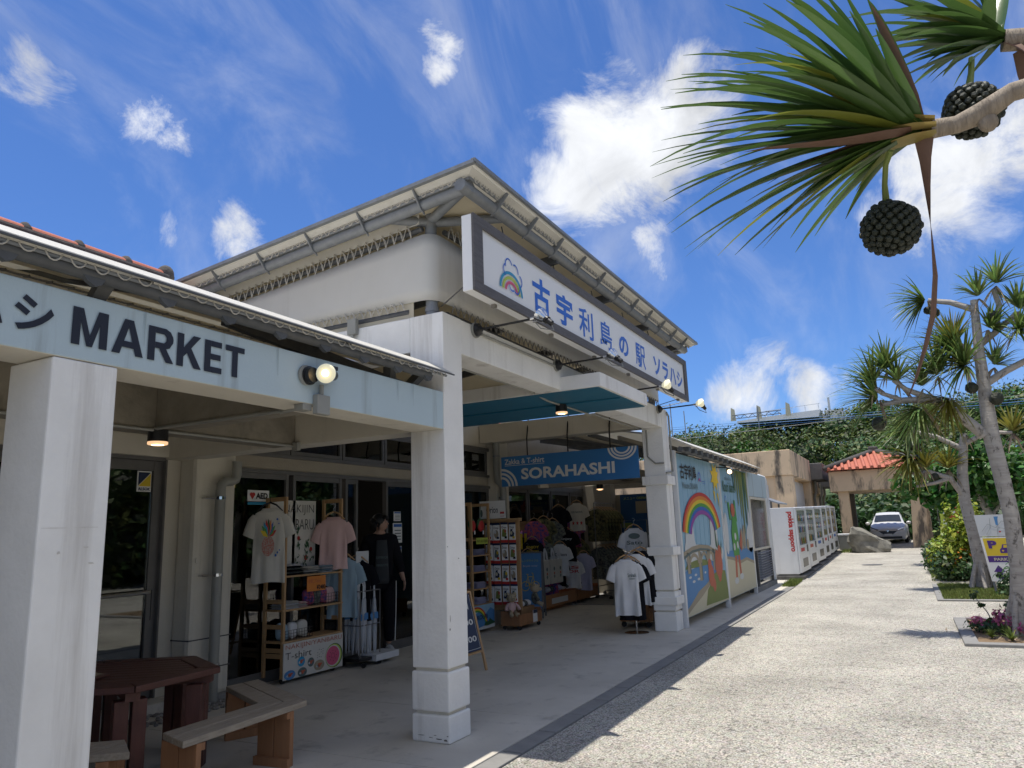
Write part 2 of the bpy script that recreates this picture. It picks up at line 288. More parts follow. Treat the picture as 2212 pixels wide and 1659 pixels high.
# ------------------------------------------------------------------ mesh builder
ORG = {}
class MB:
    def __init__(s): s.v = []; s.f = []; s.m = []
    def add(s, vs, fs, mi=0):
        b = len(s.v); s.v.extend([tuple(p) for p in vs]); s.f.extend([tuple(i + b for i in f) for f in fs]); s.m.extend([mi] * len(fs)); return s
    def box(s, x0, x1, y0, y1, z0, z1, mi=0):
        x0, x1 = min(x0, x1), max(x0, x1); y0, y1 = min(y0, y1), max(y0, y1); z0, z1 = min(z0, z1), max(z0, z1)
        return s.add([(x0, y0, z0), (x1, y0, z0), (x1, y1, z0), (x0, y1, z0), (x0, y0, z1), (x1, y0, z1), (x1, y1, z1), (x0, y1, z1)],
                     [(0, 3, 2, 1), (4, 5, 6, 7), (0, 1, 5, 4), (1, 2, 6, 5), (2, 3, 7, 6), (3, 0, 4, 7)], mi)
    def obox(s, c, a, b, d, mi=0):
        c, a, b, d = map(Vector, (c, a, b, d)); P = [c + i * a + j * b + k * d for k in (-1, 1) for i, j in ((-1, -1), (1, -1), (1, 1), (-1, 1))]
        fs = [(0, 3, 2, 1), (4, 5, 6, 7), (0, 1, 5, 4), (1, 2, 6, 5), (2, 3, 7, 6), (3, 0, 4, 7)]
        if a.cross(b).dot(d) < 0: fs = [tuple(reversed(f)) for f in fs]
        return s.add(P, fs, mi)
    def bar(s, p, q, w, h, up=(0, 0, 1), mi=0):
        p, q = Vector(p), Vector(q); d = q - p; up = Vector(up)
        if abs(d.normalized().dot(up)) > .99: up = Vector((0, 1, 0))
        sd = d.cross(up).normalized(); u = sd.cross(d).normalized()
        return s.obox((p + q) / 2, d / 2, sd * w / 2, u * h / 2, mi)
    def prism(s, pts, z0, z1, mi=0):
        n = len(pts); vs = [(x, y, z0) for x, y in pts] + [(x, y, z1) for x, y in pts]
        return s.add(vs, [tuple(range(n - 1, -1, -1)), tuple(range(n, 2 * n))] + [(i, (i + 1) % n, n + (i + 1) % n, n + i) for i in range(n)], mi)
    def extr(s, pts, d, mi=0):   # polygon of 3D points pushed along d
        d = Vector(d); n = len(pts); vs = [Vector(p) for p in pts]; vs += [p + d for p in vs]
        return s.add(vs, [tuple(range(n - 1, -1, -1)), tuple(range(n, 2 * n))] + [(i, (i + 1) % n, n + (i + 1) % n, n + i) for i in range(n)], mi)
    def tube(s, pts, r, n=8, mi=0, caps=True, flat=1.0):
        pts = [Vector(p) for p in pts]; rs = r if isinstance(r, (list, tuple)) else [r] * len(pts)
        t0 = (pts[1] - pts[0]).normalized(); ref = Vector((0, 0, 1)) if abs(t0.z) < .9 else Vector((1, 0, 0)); u = t0.cross(ref).normalized()
        vs = []
        for i, p in enumerate(pts):
            t = (pts[min(i + 1, len(pts) - 1)] - pts[max(i - 1, 0)]).normalized(); u = (u - t * u.dot(t)).normalized(); w = t.cross(u)
            for k in range(n):
                a = 2 * PI * k / n; vs.append(p + u * math.cos(a) * rs[i] + w * math.sin(a) * rs[i] * flat)
        fs = [(i * n + k, i * n + (k + 1) % n, (i + 1) * n + (k + 1) % n, (i + 1) * n + k) for i in range(len(pts) - 1) for k in range(n)]
        if caps: fs += [tuple(range(n - 1, -1, -1)), tuple((len(pts) - 1) * n + k for k in range(n))]
        return s.add(vs, fs, mi)
    def lathe(s, c, ax, prof, n=16, mi=0):   # prof: (distance along axis, radius)
        c, ax = Vector(c), Vector(ax).normalized(); ref = Vector((0, 0, 1)) if abs(ax.z) < .9 else Vector((1, 0, 0)); u = ax.cross(ref).normalized(); w = ax.cross(u)
        vs = [c + ax * d + (u * math.cos(2 * PI * k / n) + w * math.sin(2 * PI * k / n)) * r for d, r in prof for k in range(n)]
        fs = [(i * n + k, i * n + (k + 1) % n, (i + 1) * n + (k + 1) % n, (i + 1) * n + k) for i in range(len(prof) - 1) for k in range(n)]
        fs += [tuple(range(n - 1, -1, -1)), tuple((len(prof) - 1) * n + k for k in range(n))]
        return s.add(vs, fs, mi)
    def ball(s, c, r, n=12, m=8, mi=0, rot=None):
        r = (r, r, r) if isinstance(r, (int, float)) else r; c = Vector(c); vs = []
        for i in range(1, m):
            for k in range(n):
                a, b = PI * i / m, 2 * PI * k / n; p = Vector((r[0] * math.sin(a) * math.cos(b), r[1] * math.sin(a) * math.sin(b), r[2] * math.cos(a)))
                vs.append(c + (rot @ p if rot else p))
        top = Vector((0, 0, r[2])); top = rot @ top if rot else top; vs += [c + top, c - top]; T = len(vs) - 2
        fs = [(i * n + k, (i + 1) * n + k, (i + 1) * n + (k + 1) % n, i * n + (k + 1) % n) for i in range(m - 2) for k in range(n)]
        fs += [(T, k, (k + 1) % n) for k in range(n)] + [(T + 1, (m - 2) * n + (k + 1) % n, (m - 2) * n + k) for k in range(n)]
        return s.add(vs, fs, mi)
    def grid(s, fn, nu, nv, mi=0):
        vs = [fn(i / nu, j / nv) for j in range(nv + 1) for i in range(nu + 1)]
        return s.add(vs, [(j * (nu + 1) + i, j * (nu + 1) + i + 1, (j + 1) * (nu + 1) + i + 1, (j + 1) * (nu + 1) + i) for j in range(nv) for i in range(nu)], mi)
    def build(s, name, mats, parent=None, smooth=False, bevel=0, base=None, thick=0):
        mats = mats if isinstance(mats, (list, tuple)) else [mats]
        if parent is not None: org = Vector(ORG.get(parent.name, (0, 0, 0)))
        elif base is not None: org = Vector(base)
        else:
            a = np.array(s.v); org = Vector(((a[:, 0].min() + a[:, 0].max()) / 2, (a[:, 1].min() + a[:, 1].max()) / 2, a[:, 2].min()))
        me = bpy.data.meshes.new(name); me.from_pydata([Vector(p) - org for p in s.v], [], s.f)
        for x in mats: me.materials.append(M[x] if isinstance(x, str) else x)
        if len(mats) > 1: me.polygons.foreach_set('material_index', s.m)
        if smooth: me.polygons.foreach_set('use_smooth', [True] * len(me.polygons))
        me.update()
        o = bpy.data.objects.new(name, me); COL.objects.link(o)
        if parent is not None: o.parent = parent; ORG[o.name] = org
        else: o.location = org; ORG[o.name] = org
        if bevel:
            b = o.modifiers.new('edge', 'BEVEL'); b.width = bevel; b.segments = 2; b.limit_method = 'ANGLE'; b.angle_limit = .6
        if thick:
            t = o.modifiers.new('cloth', 'SOLIDIFY'); t.thickness = thick
        return o
def smooth_by(o, ang=.6):
    o.data.polygons.foreach_set('use_smooth', [True] * len(o.data.polygons)); o.data.set_sharp_from_angle(angle=ang); return o
def tag(o, label=None, cat=None, group=None, kind=None):
    if label: o['label'] = label
    if cat: o['category'] = cat
    if group: o['group'] = group
    if kind: o['kind'] = kind
    return o
def thing(name, label, cat, base=(0, 0, 0), group=None):
    o = bpy.data.objects.new(name, None); COL.objects.link(o); o.location = base; o.empty_display_size = .2; ORG[o.name] = Vector(base); return tag(o, label, cat, group)
KIDS = {}
def dup(root, loc, rz=0, label=None, group=None):
    def cp(o, par):
        c = o.copy(); COL.objects.link(c); ORG[c.name] = ORG.get(o.name, Vector())
        if par is not None: c.parent = par
        for k in [x for x in ALLCH(o)]: cp(k, c)
        return c
    r = cp(root, None); r.location = loc; r.rotation_euler = (0, 0, rz)
    if label: r['label'] = label
    if group: r['group'] = group
    return r
def ALLCH(o): return [x for x in list(COL.objects) if x.parent == o]
def place(o, loc, rz=0): o.location = loc; o.rotation_euler = (0, 0, rz); return o

# lettering: glyph outlines turned into a flat mesh and fitted to a rectangle o, o+u, o+v
def text(body, o, u, v, m, parent, bold=0.0, lift=.003, name='lettering', fit=True, depth=.0):
    c = bpy.data.curves.new('glyphs', 'FONT'); c.body = body; c.offset = bold; c.resolution_u = 3
    t = bpy.data.objects.new('glyphs', c); COL.objects.link(t)
    bpy.context.view_layer.update()
    me = bpy.data.meshes.new_from_object(t.evaluated_get(bpy.context.evaluated_depsgraph_get()))
    n = len(me.vertices); co = np.empty(n * 3); me.vertices.foreach_get('co', co); co = co.reshape(-1, 3)
    fs = [tuple(p.vertices) for p in me.polygons]
    bpy.data.objects.remove(t); bpy.data.curves.remove(c); bpy.data.meshes.remove(me)
    o, u, v = Vector(o), Vector(u), Vector(v); nn = u.cross(v).normalized()
    x0, x1, y0, y1 = co[:, 0].min(), co[:, 0].max(), co[:, 1].min(), co[:, 1].max()
    if not fit: k = v.length / (y1 - y0); sx = k / u.length * (x1 - x0)
    else: sx = 1.0
    b = MB(); b.add([o + u * (sx * (p[0] - x0) / (x1 - x0)) + v * ((p[1] - y0) / (y1 - y0)) + nn * lift for p in co], fs)
    return b.build(name, m, parent)
# flat print: polygons in unit coordinates of the rectangle o, u, v
def flat(polys, o, u, v, m, parent, lift=.002, name='print'):
    o, u, v = Vector(o), Vector(u), Vector(v); nn = u.cross(v).normalized(); b = MB()
    for i, pts in enumerate(polys): b.add([o + u * x + v * y + nn * (lift + i * .00015) for x, y in pts], [tuple(range(len(pts)))])
    return b.build(name, m, parent)
def flat_each(polys, o, u, v, m, parent, lift=.002, name='print'):
    if len(polys) > 8: return flat(polys, o, u, v, m, parent, lift, name)
    for i, p in enumerate(polys): flat([p], o, u, v, m, parent, lift + i * .00015, name)
def arc(cx, cy, rx, ry, a0, a1, w, n=20, wy=None):
    wy = wy or w; P = []
    A = [math.radians(a0 + (a1 - a0) * i / n) for i in range(n + 1)]
    return [[(cx + rx * math.cos(a), cy + ry * math.sin(a)), (cx + (rx - w) * math.cos(a), cy + (ry - wy) * math.sin(a)),
             (cx + (rx - w) * math.cos(b), cy + (ry - wy) * math.sin(b)), (cx + rx * math.cos(b), cy + ry * math.sin(b))][::-1] for a, b in zip(A, A[1:])]
def disc(cx, cy, rx, ry, n=18, a0=0, a1=360):
    return [(cx + rx * math.cos(math.radians(a0 + (a1 - a0) * i / n)), cy + ry * math.sin(math.radians(a0 + (a1 - a0) * i / n))) for i in range(n + (a1 - a0 != 360))]
def leafcloud(name, blobs, count, size, m, parent=None, seed=1, flatten=1.0, shell=.55, aspect=.55, base=None, droop=0):
    r = np.random.RandomState(seed); vol = np.array([b[3] * b[4] for b in blobs]) ** .9; pick = r.choice(len(blobs), count, p=vol / vol.sum())
    B = np.array([b[:3] for b in blobs])[pick]; R = np.array([[b[3], b[4], b[5]] for b in blobs])[pick]
    d = r.normal(size=(count, 3)); d /= np.linalg.norm(d, axis=1)[:, None]
    rad = shell + (1 - shell) * r.rand(count) ** .6; rad *= 1 + .14 * r.normal(size=count)
    c = B + d * rad[:, None] * R
    nrm = d * .7 + r.normal(size=(count, 3)) * .55 + np.array([0, 0, .5]); nrm /= np.linalg.norm(nrm, axis=1)[:, None]
    t = np.cross(nrm, r.normal(size=(count, 3))); t /= np.linalg.norm(t, axis=1)[:, None]; bt = np.cross(nrm, t)
    s = size * (.6 + .8 * r.rand(count))[:, None]
    mid = c + nrm * s * .12
    V = np.stack([c - t * s, mid + bt * s * aspect, c + t * s - np.array([0, 0, droop]) * s, mid - bt * s * aspect], 1).reshape(-1, 3)
    org = np.array(base if base is not None else (V[:, 0].mean(), V[:, 1].mean(), V[:, 2].min()))
    if parent is not None: org = np.array(ORG[parent.name])
    me = bpy.data.meshes.new(name); me.vertices.add(count * 4); me.vertices.foreach_set('co', (V - org).ravel())
    me.loops.add(count * 4); me.polygons.add(count); me.loops.foreach_set('vertex_index', np.arange(count * 4)); me.polygons.foreach_set('loop_start', np.arange(count) * 4)
    me.update(calc_edges=True); me.materials.append(M[m])
    o = bpy.data.objects.new(name, me); COL.objects.link(o)
    if parent is not None: o.parent = parent; ORG[o.name] = Vector(org)
    else: o.location = org
    return o
def zg(x): return 0.0 if x < 20 else .018 * (x - 20)

# ================================================================== SETTING
M['hill_floor'] = mat('forest_floor', (.03, .045, .015), .95)
# far ground, rising to the wooded hill
def hill(x, y):
    z = zg(min(x, 52)) - .05
    if x > 46:
        t = min(1, (x - 46) / 60); t = t * t * (3 - 2 * t); z += 6.5 * t * max(0, 1 - abs(y) / 150)
    return z
b = MB()
xs = [-60, -20, -5, 5, 15, 20, 30, 40, 44, 48, 52, 56, 60, 66, 72, 80, 90, 100, 115, 140, 200, 400, 900]
ys = [-700, -300, -120, -60, -40, -25, -15, -8, -4, 0, 3, 8, 15, 25, 40, 60, 100, 200, 500]
vs = [(x, y, hill(x, y)) for y in ys for x in xs]
b.add(vs, [(j * len(xs) + i, j * len(xs) + i + 1, (j + 1) * len(xs) + i + 1, (j + 1) * len(xs) + i) for j in range(len(ys) - 1) for i in range(len(xs) - 1)])
b.m = [1 if max(b.v[i][0] for i in f_) > 47 else 0 for f_ in b.f]
tag(b.build('ground', ['ground', 'hill_floor'], base=(0, 0, 0)), kind='structure')

b = MB()
xs = [-12, 0, 4, 8, 12, 16, 20, 24, 30, 36, 42, 48]
b.add([(x, y, zg(x) - .02) for y in (-7.0, 2.735) for x in xs], [(i, i + 1, len(xs) + i + 1, len(xs) + i) for i in range(len(xs) - 1)])
tag(b.build('path', 'path', base=(0, 0, -.02)), kind='structure')
b = MB()
r = random.Random(3); wob = [(x / 5.0, 2.90 + r.uniform(-.02, .02)) for x in range(-60, 112)]
walk = MB().box(-12, 22.4, 2.9, 12, -.10, -.012); walk = walk.build('walkway', 'kerb', base=(0, 2.9, 0)); tag(walk, kind='structure')
sx = [-12, -6, -3, 0, 1.55, 3.1, 4.65, 6.2, 7.74, 9.28, 10.82, 12.36, 13.9, 15.4, 17, 18.6, 20.3, 22.4]
for x0, x1 in zip(sx, sx[1:]):
    for y0, y1 in ((2.905, 6.78),):
        b = MB(); b.box(x0 + .004, x1 - .004, y0, y1, -.05, 0); b.build('slab', 'slab', walk, bevel=.004)
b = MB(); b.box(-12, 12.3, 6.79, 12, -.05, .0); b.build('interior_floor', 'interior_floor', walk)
b = MB(); b.box(12.3, 22, 6.79, 8.2, -.05, .0); b.build('rear_slab', 'slab', walk)
kb = MB().box(-12, 22.6, 2.74, 2.90, -.10, -.03).build('kerb_strip', 'kerb', base=(0, 2.82, 0)); tag(kb, kind='structure')
x = -2.0
while x < 22.3:
    b = MB(); b.box(x + .004, x + .59, 2.742, 2.899, -.06, -.004 + random.uniform(-.002, .002)); b.build('kerb_stone', 'kerb', kb, bevel=.006); x += .6

# ================================================================== SHOP BUILDING
shop = thing('shop_building', 'white rendered shop building with pale blue MARKET beam and tall entrance portal', 'building', (0, 3.355, 0))
def column(x0, x1, y0, y1, ztop, zs, label=None):
    c = MB().box(x0, x1, y0, y1, zs[-1] + .012, ztop).build('column', 'plaster', shop, bevel=.010)
    z = 0.0
    for k, zz in enumerate(zs):
        MB().box(x0 - .006, x1 + .006, y0 - .006, y1 + .006, z, zz - .012).build('base_block', 'plaster', c, bevel=.014)
        MB().box(x0 + .022, x1 - .022, y0 + .022, y1 - .022, zz - .014, zz + .014).build('groove', 'cream', c)
        z = zz + .012
    return c
column(1.92, 2.238, 3.357, 3.70, 2.462, [.218, .54])
column(5.172, 5.478, 3.352, 3.70, 3.50, [.218, .54])
c = column(11.64, 11.98, 3.352, 3.70, 3.50, [.30, .61])
for z0, z1 in ((1.15, 1.28), (.40, .52), (2.26, 2.40)):
    MB().box(11.60, 12.02, 3.312, 3.74, z0, z1).build('collar', 'plaster', c, bevel=.006)
# beams
b = MB(); b.box(-3, 5.168, 3.356, 3.66, 2.465, 2.785)
b.m = [1 if i == 2 else 0 for i in range(len(b.f))]
bm_ = b.build('market_beam', ['cream', 'blue_paint'], shop, bevel=.008)
MB().box(5.479, 11.639, 3.356, 3.66, 3.177, 3.497).build('portal_beam', 'plaster', shop, bevel=.008)
MB().box(5.175, 5.474, 3.701, 8.0, 3.177, 3.497).build('side_beam', 'plaster', shop, bevel=.008)
MB().box(11.66, 11.97, 3.70, 6.8, 3.21, 3.54).build('side_beam', 'cream', shop, bevel=.006)
MB().box(5.20, 5.45, 3.70, 6.9, 2.477, 2.80).build('cross_beam', 'cream', shop, bevel=.006)
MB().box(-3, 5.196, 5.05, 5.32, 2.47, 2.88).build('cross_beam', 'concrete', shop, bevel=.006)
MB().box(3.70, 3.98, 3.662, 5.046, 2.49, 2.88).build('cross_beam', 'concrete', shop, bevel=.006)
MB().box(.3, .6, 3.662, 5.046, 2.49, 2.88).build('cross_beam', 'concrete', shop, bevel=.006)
# entry slab with blue soffit
sl = MB().box(7.64, 9.35, 2.865, 6.75, 3.168, 3.332).build('entry_slab', 'plaster', shop, bevel=.008)
MB().box(7.665, 9.325, 2.90, 6.74, 3.158, 3.1675).build('soffit_board', 'blue_soffit', sl)
# lettering on the beam
tx = lambda s, x0, x1, z0, z1, **k: text(s, (x0, 3.3535, z0), (x1 - x0, 0, 0), (0, 0, z1 - z0), 'navy_ink', bm_, **k)
GL = {'M': (.95, [[(0, 0), (.22, 0), (.22, 1), (0, 1)], [(.73, 0), (.95, 0), (.95, 1), (.73, 1)], [(.22, 1), (.22, .62), (.40, .0), (.475, .0), (.475, .30), (.27, 1)], [(.475, .30), (.475, 0), (.55, 0), (.73, .62), (.73, 1), (.68, 1)]]),
      'A': (.92, [[(0, 0), (.23, 0), (.46, .78), (.46, 1), (.33, 1)], [(.46, 1), (.46, .78), (.69, 0), (.92, 0), (.59, 1)], [(.285, .20), (.635, .20), (.585, .38), (.335, .38)]]),
      'R': (.80, [[(0, 0), (.22, 0), (.22, 1), (0, 1)], [(.22, .82), (.50, .82), (.56, .76), (.78, .80), (.70, .93), (.55, 1), (.22, 1)], [(.56, .76), (.57, .64), (.79, .62), (.80, .72), (.78, .80)], [(.22, .38), (.50, .38), (.68, .44), (.79, .62), (.57, .64), (.50, .56), (.22, .56)], [(.35, .38), (.58, 0), (.83, 0), (.57, .40)]]),
      'K': (.82, [[(0, 0), (.22, 0), (.22, 1), (0, 1)], [(.22, .58), (.22, .30), (.80, 1), (.54, 1)], [(.33, .44), (.58, 0), (.84, 0), (.47, .61)]]),
      'E': (.64, [[(0, 0), (.22, 0), (.22, 1), (0, 1)], [(.22, 0), (.64, 0), (.64, .18), (.22, .18)], [(.22, .41), (.59, .41), (.59, .59), (.22, .59)], [(.22, .82), (.62, .82), (.62, 1), (.22, 1)]]),
      'T': (.74, [[(.26, 0), (.48, 0), (.48, .82), (.26, .82)], [(0, .82), (.74, .82), (.74, 1), (0, 1)]])}
tot = sum(GL[c][0] for c in 'MARKET') + .13 * 5; kx = (3.018 - 1.99) / tot; gx = 1.99
for c in 'MARKET':
    flat(GL[c][1], (gx, 3.3535, 2.535), (kx, 0, 0), (0, 0, .182), 'navy_ink', bm_, .003, 'letter'); gx += (GL[c][0] + .13) * kx
tx('シ', 1.732, 1.905, 2.55, 2.715, bold=.03)
tx('ハ', 1.50, 1.69, 2.55, 2.71, bold=.045)
tx('ラ', 1.28, 1.46, 2.55, 2.71, bold=.045)

# facade wall line: door bay, pilaster, shop front
MB().box(-3, 3.3, 6.9, 7.1, 0, 3.4).build('wall', 'cream', shop)
MB().box(3.3, 5.22, 6.9, 7.1, 2.50, 3.4).build('wall', 'cream', shop)
MB().box(5.22, 5.9, 6.88, 7.1, 0, 3.4).build('wall', 'cream', shop)
MB().box(3.3, 5.30, 6.84, 6.899, 2.50, 2.72).build('door_canopy', 'cream', shop, bevel=.01)
MB().box(5.36, 5.90, 6.60, 6.879, .04, 3.2).build('pilaster', 'cream', shop, bevel=.05)
for z in (.32, .62): MB().box(5.358, 5.899, 6.598, 6.87, z, z + .012).build('groove', 'mortar', shop)
MB().box(5.2, 5.9, 6.5, 6.9, 0, .06).build('plinth', 'kerb', shop, bevel=.01)
MB().box(3.0, 5.36, 6.62, 6.9, 0, .10).build('door_sill', 'slab', shop, bevel=.01)
# header above shop front
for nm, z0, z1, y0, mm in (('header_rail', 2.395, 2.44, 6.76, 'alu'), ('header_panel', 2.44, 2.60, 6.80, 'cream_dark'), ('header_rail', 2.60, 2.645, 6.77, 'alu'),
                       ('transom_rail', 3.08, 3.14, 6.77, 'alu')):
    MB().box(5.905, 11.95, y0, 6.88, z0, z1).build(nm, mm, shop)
MB().box(5.905, 11.95, 6.82, 7.0, 3.14, 3.6).build('wall', 'cream', shop)
x = 5.93
ws = [6.9, 7.88, 8.82, 9.76, 10.7, 11.9]
for xe in ws:
    f = MB(); f.box(x + .02, x + .065, 6.79, 6.85, 2.65, 3.08); f.box(xe - .045, xe, 6.79, 6.85, 2.65, 3.08); f.box(x + .065, xe - .045, 6.79, 6.85, 2.65, 2.70); f.box(x + .065, xe - .045, 6.79, 6.85, 3.035, 3.08)
    f = f.build('transom_window', 'alu', shop); MB().box(x + .066, xe - .046, 6.815, 6.822, 2.702, 3.034).build('pane', 'glass', f); x = xe
# big glazed bays (the one from 8.2 to 8.8 stands open)
for x0, x1, op in ((5.92, 6.87, 0), (6.95, 7.86, 0), (7.94, 8.20, 0), (8.84, 9.70, 0), (9.78, 10.66, 0), (10.74, 11.90, 0)):
    f = MB(); w = .045
    f.box(x0, x0 + w, 6.77, 6.84, .0, 2.394); f.box(x1 - w, x1, 6.77, 6.84, 0, 2.394); f.box(x0 + w, x1 - w, 6.775, 6.835, 2.33, 2.394); f.box(x0 + w, x1 - w, 6.775, 6.835, 0, .12)
    f = f.build('glazed_bay', 'alu', shop); MB().box(x0 + w + .001, x1 - w - .001, 6.80, 6.807, .121, 2.329).build('pane', 'glass', f)
MB().box(5.9, 11.92, 6.76, 6.86, -.01, .012).build('door_track', 'alu', shop)
# left doors
for x0, x1 in ((3.3, 4.24), (4.26, 5.20)):
    f = MB(); w = .10
    f.box(x0, x0 + w, 6.93, 6.99, .1, 2.46); f.box(x1 - w, x1, 6.93, 6.99, .1, 2.46); f.box(x0 + w, x1 - w, 6.935, 6.985, 2.36, 2.46); f.box(x0 + w, x1 - w, 6.935, 6.985, .1, .32)
    f = f.build('door', 'alu', shop); MB().box(x0 + w + .001, x1 - w - .001, 6.955, 6.962, .321, 2.359).build('pane', 'glass', f)
    MB().tube([(x0 + w + .03, 6.90, 1.13), (x1 - w + .01, 6.90, 1.13)], .022, 8).build('handle', 'chrome', f)
    MB().box(x1 - .05, x1 - .045, 6.925, 6.93, .85, 1.15).build('lock_plate', 'black', f)
MB().box(5.20, 5.222, 6.88, 7.0, .1, 2.5).build('door_frame', 'alu', shop); MB().box(3.3, 5.2, 6.89, 7.0, 2.462, 2.50).build('door_frame', 'alu', shop)
# security sticker
st = MB().box(4.925, 5.085, 6.946, 6.952, 2.14, 2.352).build('security_sticker', 'white', shop)
flat([[(.06, .28), (.94, .94), (.06, .94)]], (4.925, 6.945, 2.14), (.16, 0, 0), (0, 0, .212), 'navy', st, .003)
flat([[(.08, .26), (.94, .26), (.94, .90)]], (4.925, 6.945, 2.14), (.16, 0, 0), (0, 0, .212), 'c_yellow', st, .003)
text('ALSOK', (4.935, 6.944, 2.152), (.14, 0, 0), (0, 0, .032), 'navy', st, bold=.03)
# AED sticker on first bay
st = MB().box(6.24, 6.57, 6.79, 6.797, 2.06, 2.19).build('defibrillator_sticker', 'white', shop)
flat([disc(.16, .62, .075, .17), disc(.26, .62, .075, .17), [(.09, .57), (.21, .15), (.33, .57)]], (6.24, 6.789, 2.06), (.33, 0, 0), (0, 0, .13), 'c_red', st)
text('AED', (6.36, 6.788, 2.09), (.185, 0, 0), (0, 0, .07), 'ink', st, bold=.04)
flat([[(0, 0), (1, 0), (1, 1), (0, 1)]], (6.24, 6.789, 2.02), (.33, 0, 0), (0, 0, .032), 'c_cyan', st)
# notices on the sliding pane
for x0, z0, w, h, col in ((9.05, 1.82, .17, .14, 'white'), (9.03, 1.50, .22, .29, 'white'), (9.06, 1.20, .18, .25, 'c_cloud')):
    st = MB().box(x0, x0 + w, 6.79, 6.796, z0, z0 + h).build('notice', col, shop)
    flat([[(.05, .80), (.95, .80), (.95, .95), (.05, .95)]], (x0, 6.789, z0), (w, 0, 0), (0, 0, h), 'c_blue', st)
    flat([[(.15, y), (.85, y), (.85, y + .05), (.15, y + .05)] for y in (.15, .30, .45, .60)], (x0, 6.789, z0), (w, 0, 0), (0, 0, h), 'c_slate', st)
# interior room
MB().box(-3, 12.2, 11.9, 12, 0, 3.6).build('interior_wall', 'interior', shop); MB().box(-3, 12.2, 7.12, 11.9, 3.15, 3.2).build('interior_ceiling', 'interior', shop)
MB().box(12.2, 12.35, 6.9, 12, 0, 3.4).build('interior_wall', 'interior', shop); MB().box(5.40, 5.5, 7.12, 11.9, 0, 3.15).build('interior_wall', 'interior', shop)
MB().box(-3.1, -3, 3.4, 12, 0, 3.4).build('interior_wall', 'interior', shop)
# wall pier and second shop front
MB().box(11.951, 12.42, 6.62, 7.4, 0, 3.6).build('pier', 'cream', shop, bevel=.02)
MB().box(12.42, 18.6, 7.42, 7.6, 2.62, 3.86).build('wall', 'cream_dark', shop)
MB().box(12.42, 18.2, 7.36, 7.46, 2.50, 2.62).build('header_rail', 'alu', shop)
for x0, x1 in ((12.45, 13.5), (13.55, 14.7), (14.75, 15.9), (15.95, 17.0), (17.05, 18.15)):
    f = MB(); w = .05
    f.box(x0, x0 + w, 7.38, 7.44, .0, 2.5); f.box(x1 - w, x1, 7.38, 7.44, 0, 2.5); f.box(x0 + w, x1 - w, 7.38, 7.44, 2.43, 2.5); f.box(x0 + w, x1 - w, 7.38, 7.44, 0, .12)
    f = f.build('glazed_bay', 'alu', shop); MB().box(x0 + w + .001, x1 - w - .001, 7.40, 7.407, .121, 2.429).build('pane', 'glass', f)
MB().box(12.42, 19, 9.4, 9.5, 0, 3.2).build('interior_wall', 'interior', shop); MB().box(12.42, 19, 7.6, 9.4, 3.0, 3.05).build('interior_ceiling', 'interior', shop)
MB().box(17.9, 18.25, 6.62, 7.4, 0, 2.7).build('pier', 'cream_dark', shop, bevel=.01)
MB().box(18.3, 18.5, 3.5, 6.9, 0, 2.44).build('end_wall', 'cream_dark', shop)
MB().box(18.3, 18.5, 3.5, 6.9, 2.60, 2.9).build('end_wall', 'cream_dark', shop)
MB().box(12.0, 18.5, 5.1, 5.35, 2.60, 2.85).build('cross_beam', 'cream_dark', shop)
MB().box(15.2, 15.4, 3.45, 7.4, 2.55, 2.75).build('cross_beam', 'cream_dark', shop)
# conduits
def pipe(name, pts, r, m='pvc', par=shop, n=8): return smooth_by(MB().tube(pts, r, n).build(name, m, par), .9)
pipe('conduit', [(3.66, 3.34, 2.48), (3.66, 3.70, 2.455), (3.69, 3.70, 2.47), (3.69, 5.03, 2.475)], .014)
pipe('conduit', [(1.0, 5.035, 2.462), (5.18, 5.035, 2.462)], .013)
pipe('conduit', [(5.78, 3.34, 3.43), (7.50, 3.34, 3.43)], .013)
pipe('conduit', [(5.5, 3.70, 3.19), (7.6, 3.70, 3.19), (8.0, 3.70, 3.145), (9.4, 3.70, 3.145), (9.5, 3.70, 3.165), (11.5, 3.70, 3.165)], .013)
pipe('conduit', [(11.632, 3.62, 3.15), (11.625, 3.62, 2.72), (11.625, 3.5, 2.60), (11.625, 3.36, 2.60)], .014)
pipe('conduit', [(11.90, 3.335, 3.45), (12.0, 3.335, 3.40), (12.0, 3.335, 2.48), (11.62, 3.33, 2.44)], .016)
pipe('conduit', [(8.42, 2.92, 3.15), (8.42, 6.7, 3.15)], .012, 'blue_soffit')
for p in ((3.60, 3.72, 3.31, 3.355, 2.40, 2.53), (3.52, 3.60, 3.36, 3.44, 2.42, 2.465), (5.15, 5.198, 4.98, 5.05, 2.42, 2.50)):
    MB().box(*p).build('junction_box', 'pvc', shop, bevel=.005)
# drainpipes
p = pipe('drainpipe', [(5.60, 6.50, 0), (5.60, 6.50, 2.14), (5.605, 6.50, 2.20), (5.65, 6.50, 2.245), (5.74, 6.50, 2.25), (5.79, 6.50, 2.27), (5.81, 6.50, 2.33), (5.81, 6.50, 2.47)], .052, n=14)
for z in (1.25, 2.05, .35): MB().lathe((5.60, 6.50, z), (0, 0, 1), [(0, .057), (.03, .057)], 14).build('clamp', 'chrome', p); MB().tube([(5.54, 6.5, z + .015), (5.45, 6.55, z + .015), (5.45, 6.6, z + .015)], .012, 6).build('clamp_arm', 'chrome', p)
p = pipe('drainpipe', [(11.78, 6.52, 3.6), (11.78, 6.52, 2.62), (11.80, 6.52, 2.52), (11.93, 6.5, 2.44), (11.96, 6.5, 2.36), (11.96, 6.5, .0)], .062, n=14)
for z in (2.95, 2.2): MB().lathe((11.78 if z > 2.5 else 11.96, 6.52, z), (0, 0, 1), [(0, .066), (.03, .066)], 14).build('clamp', 'galv', p)
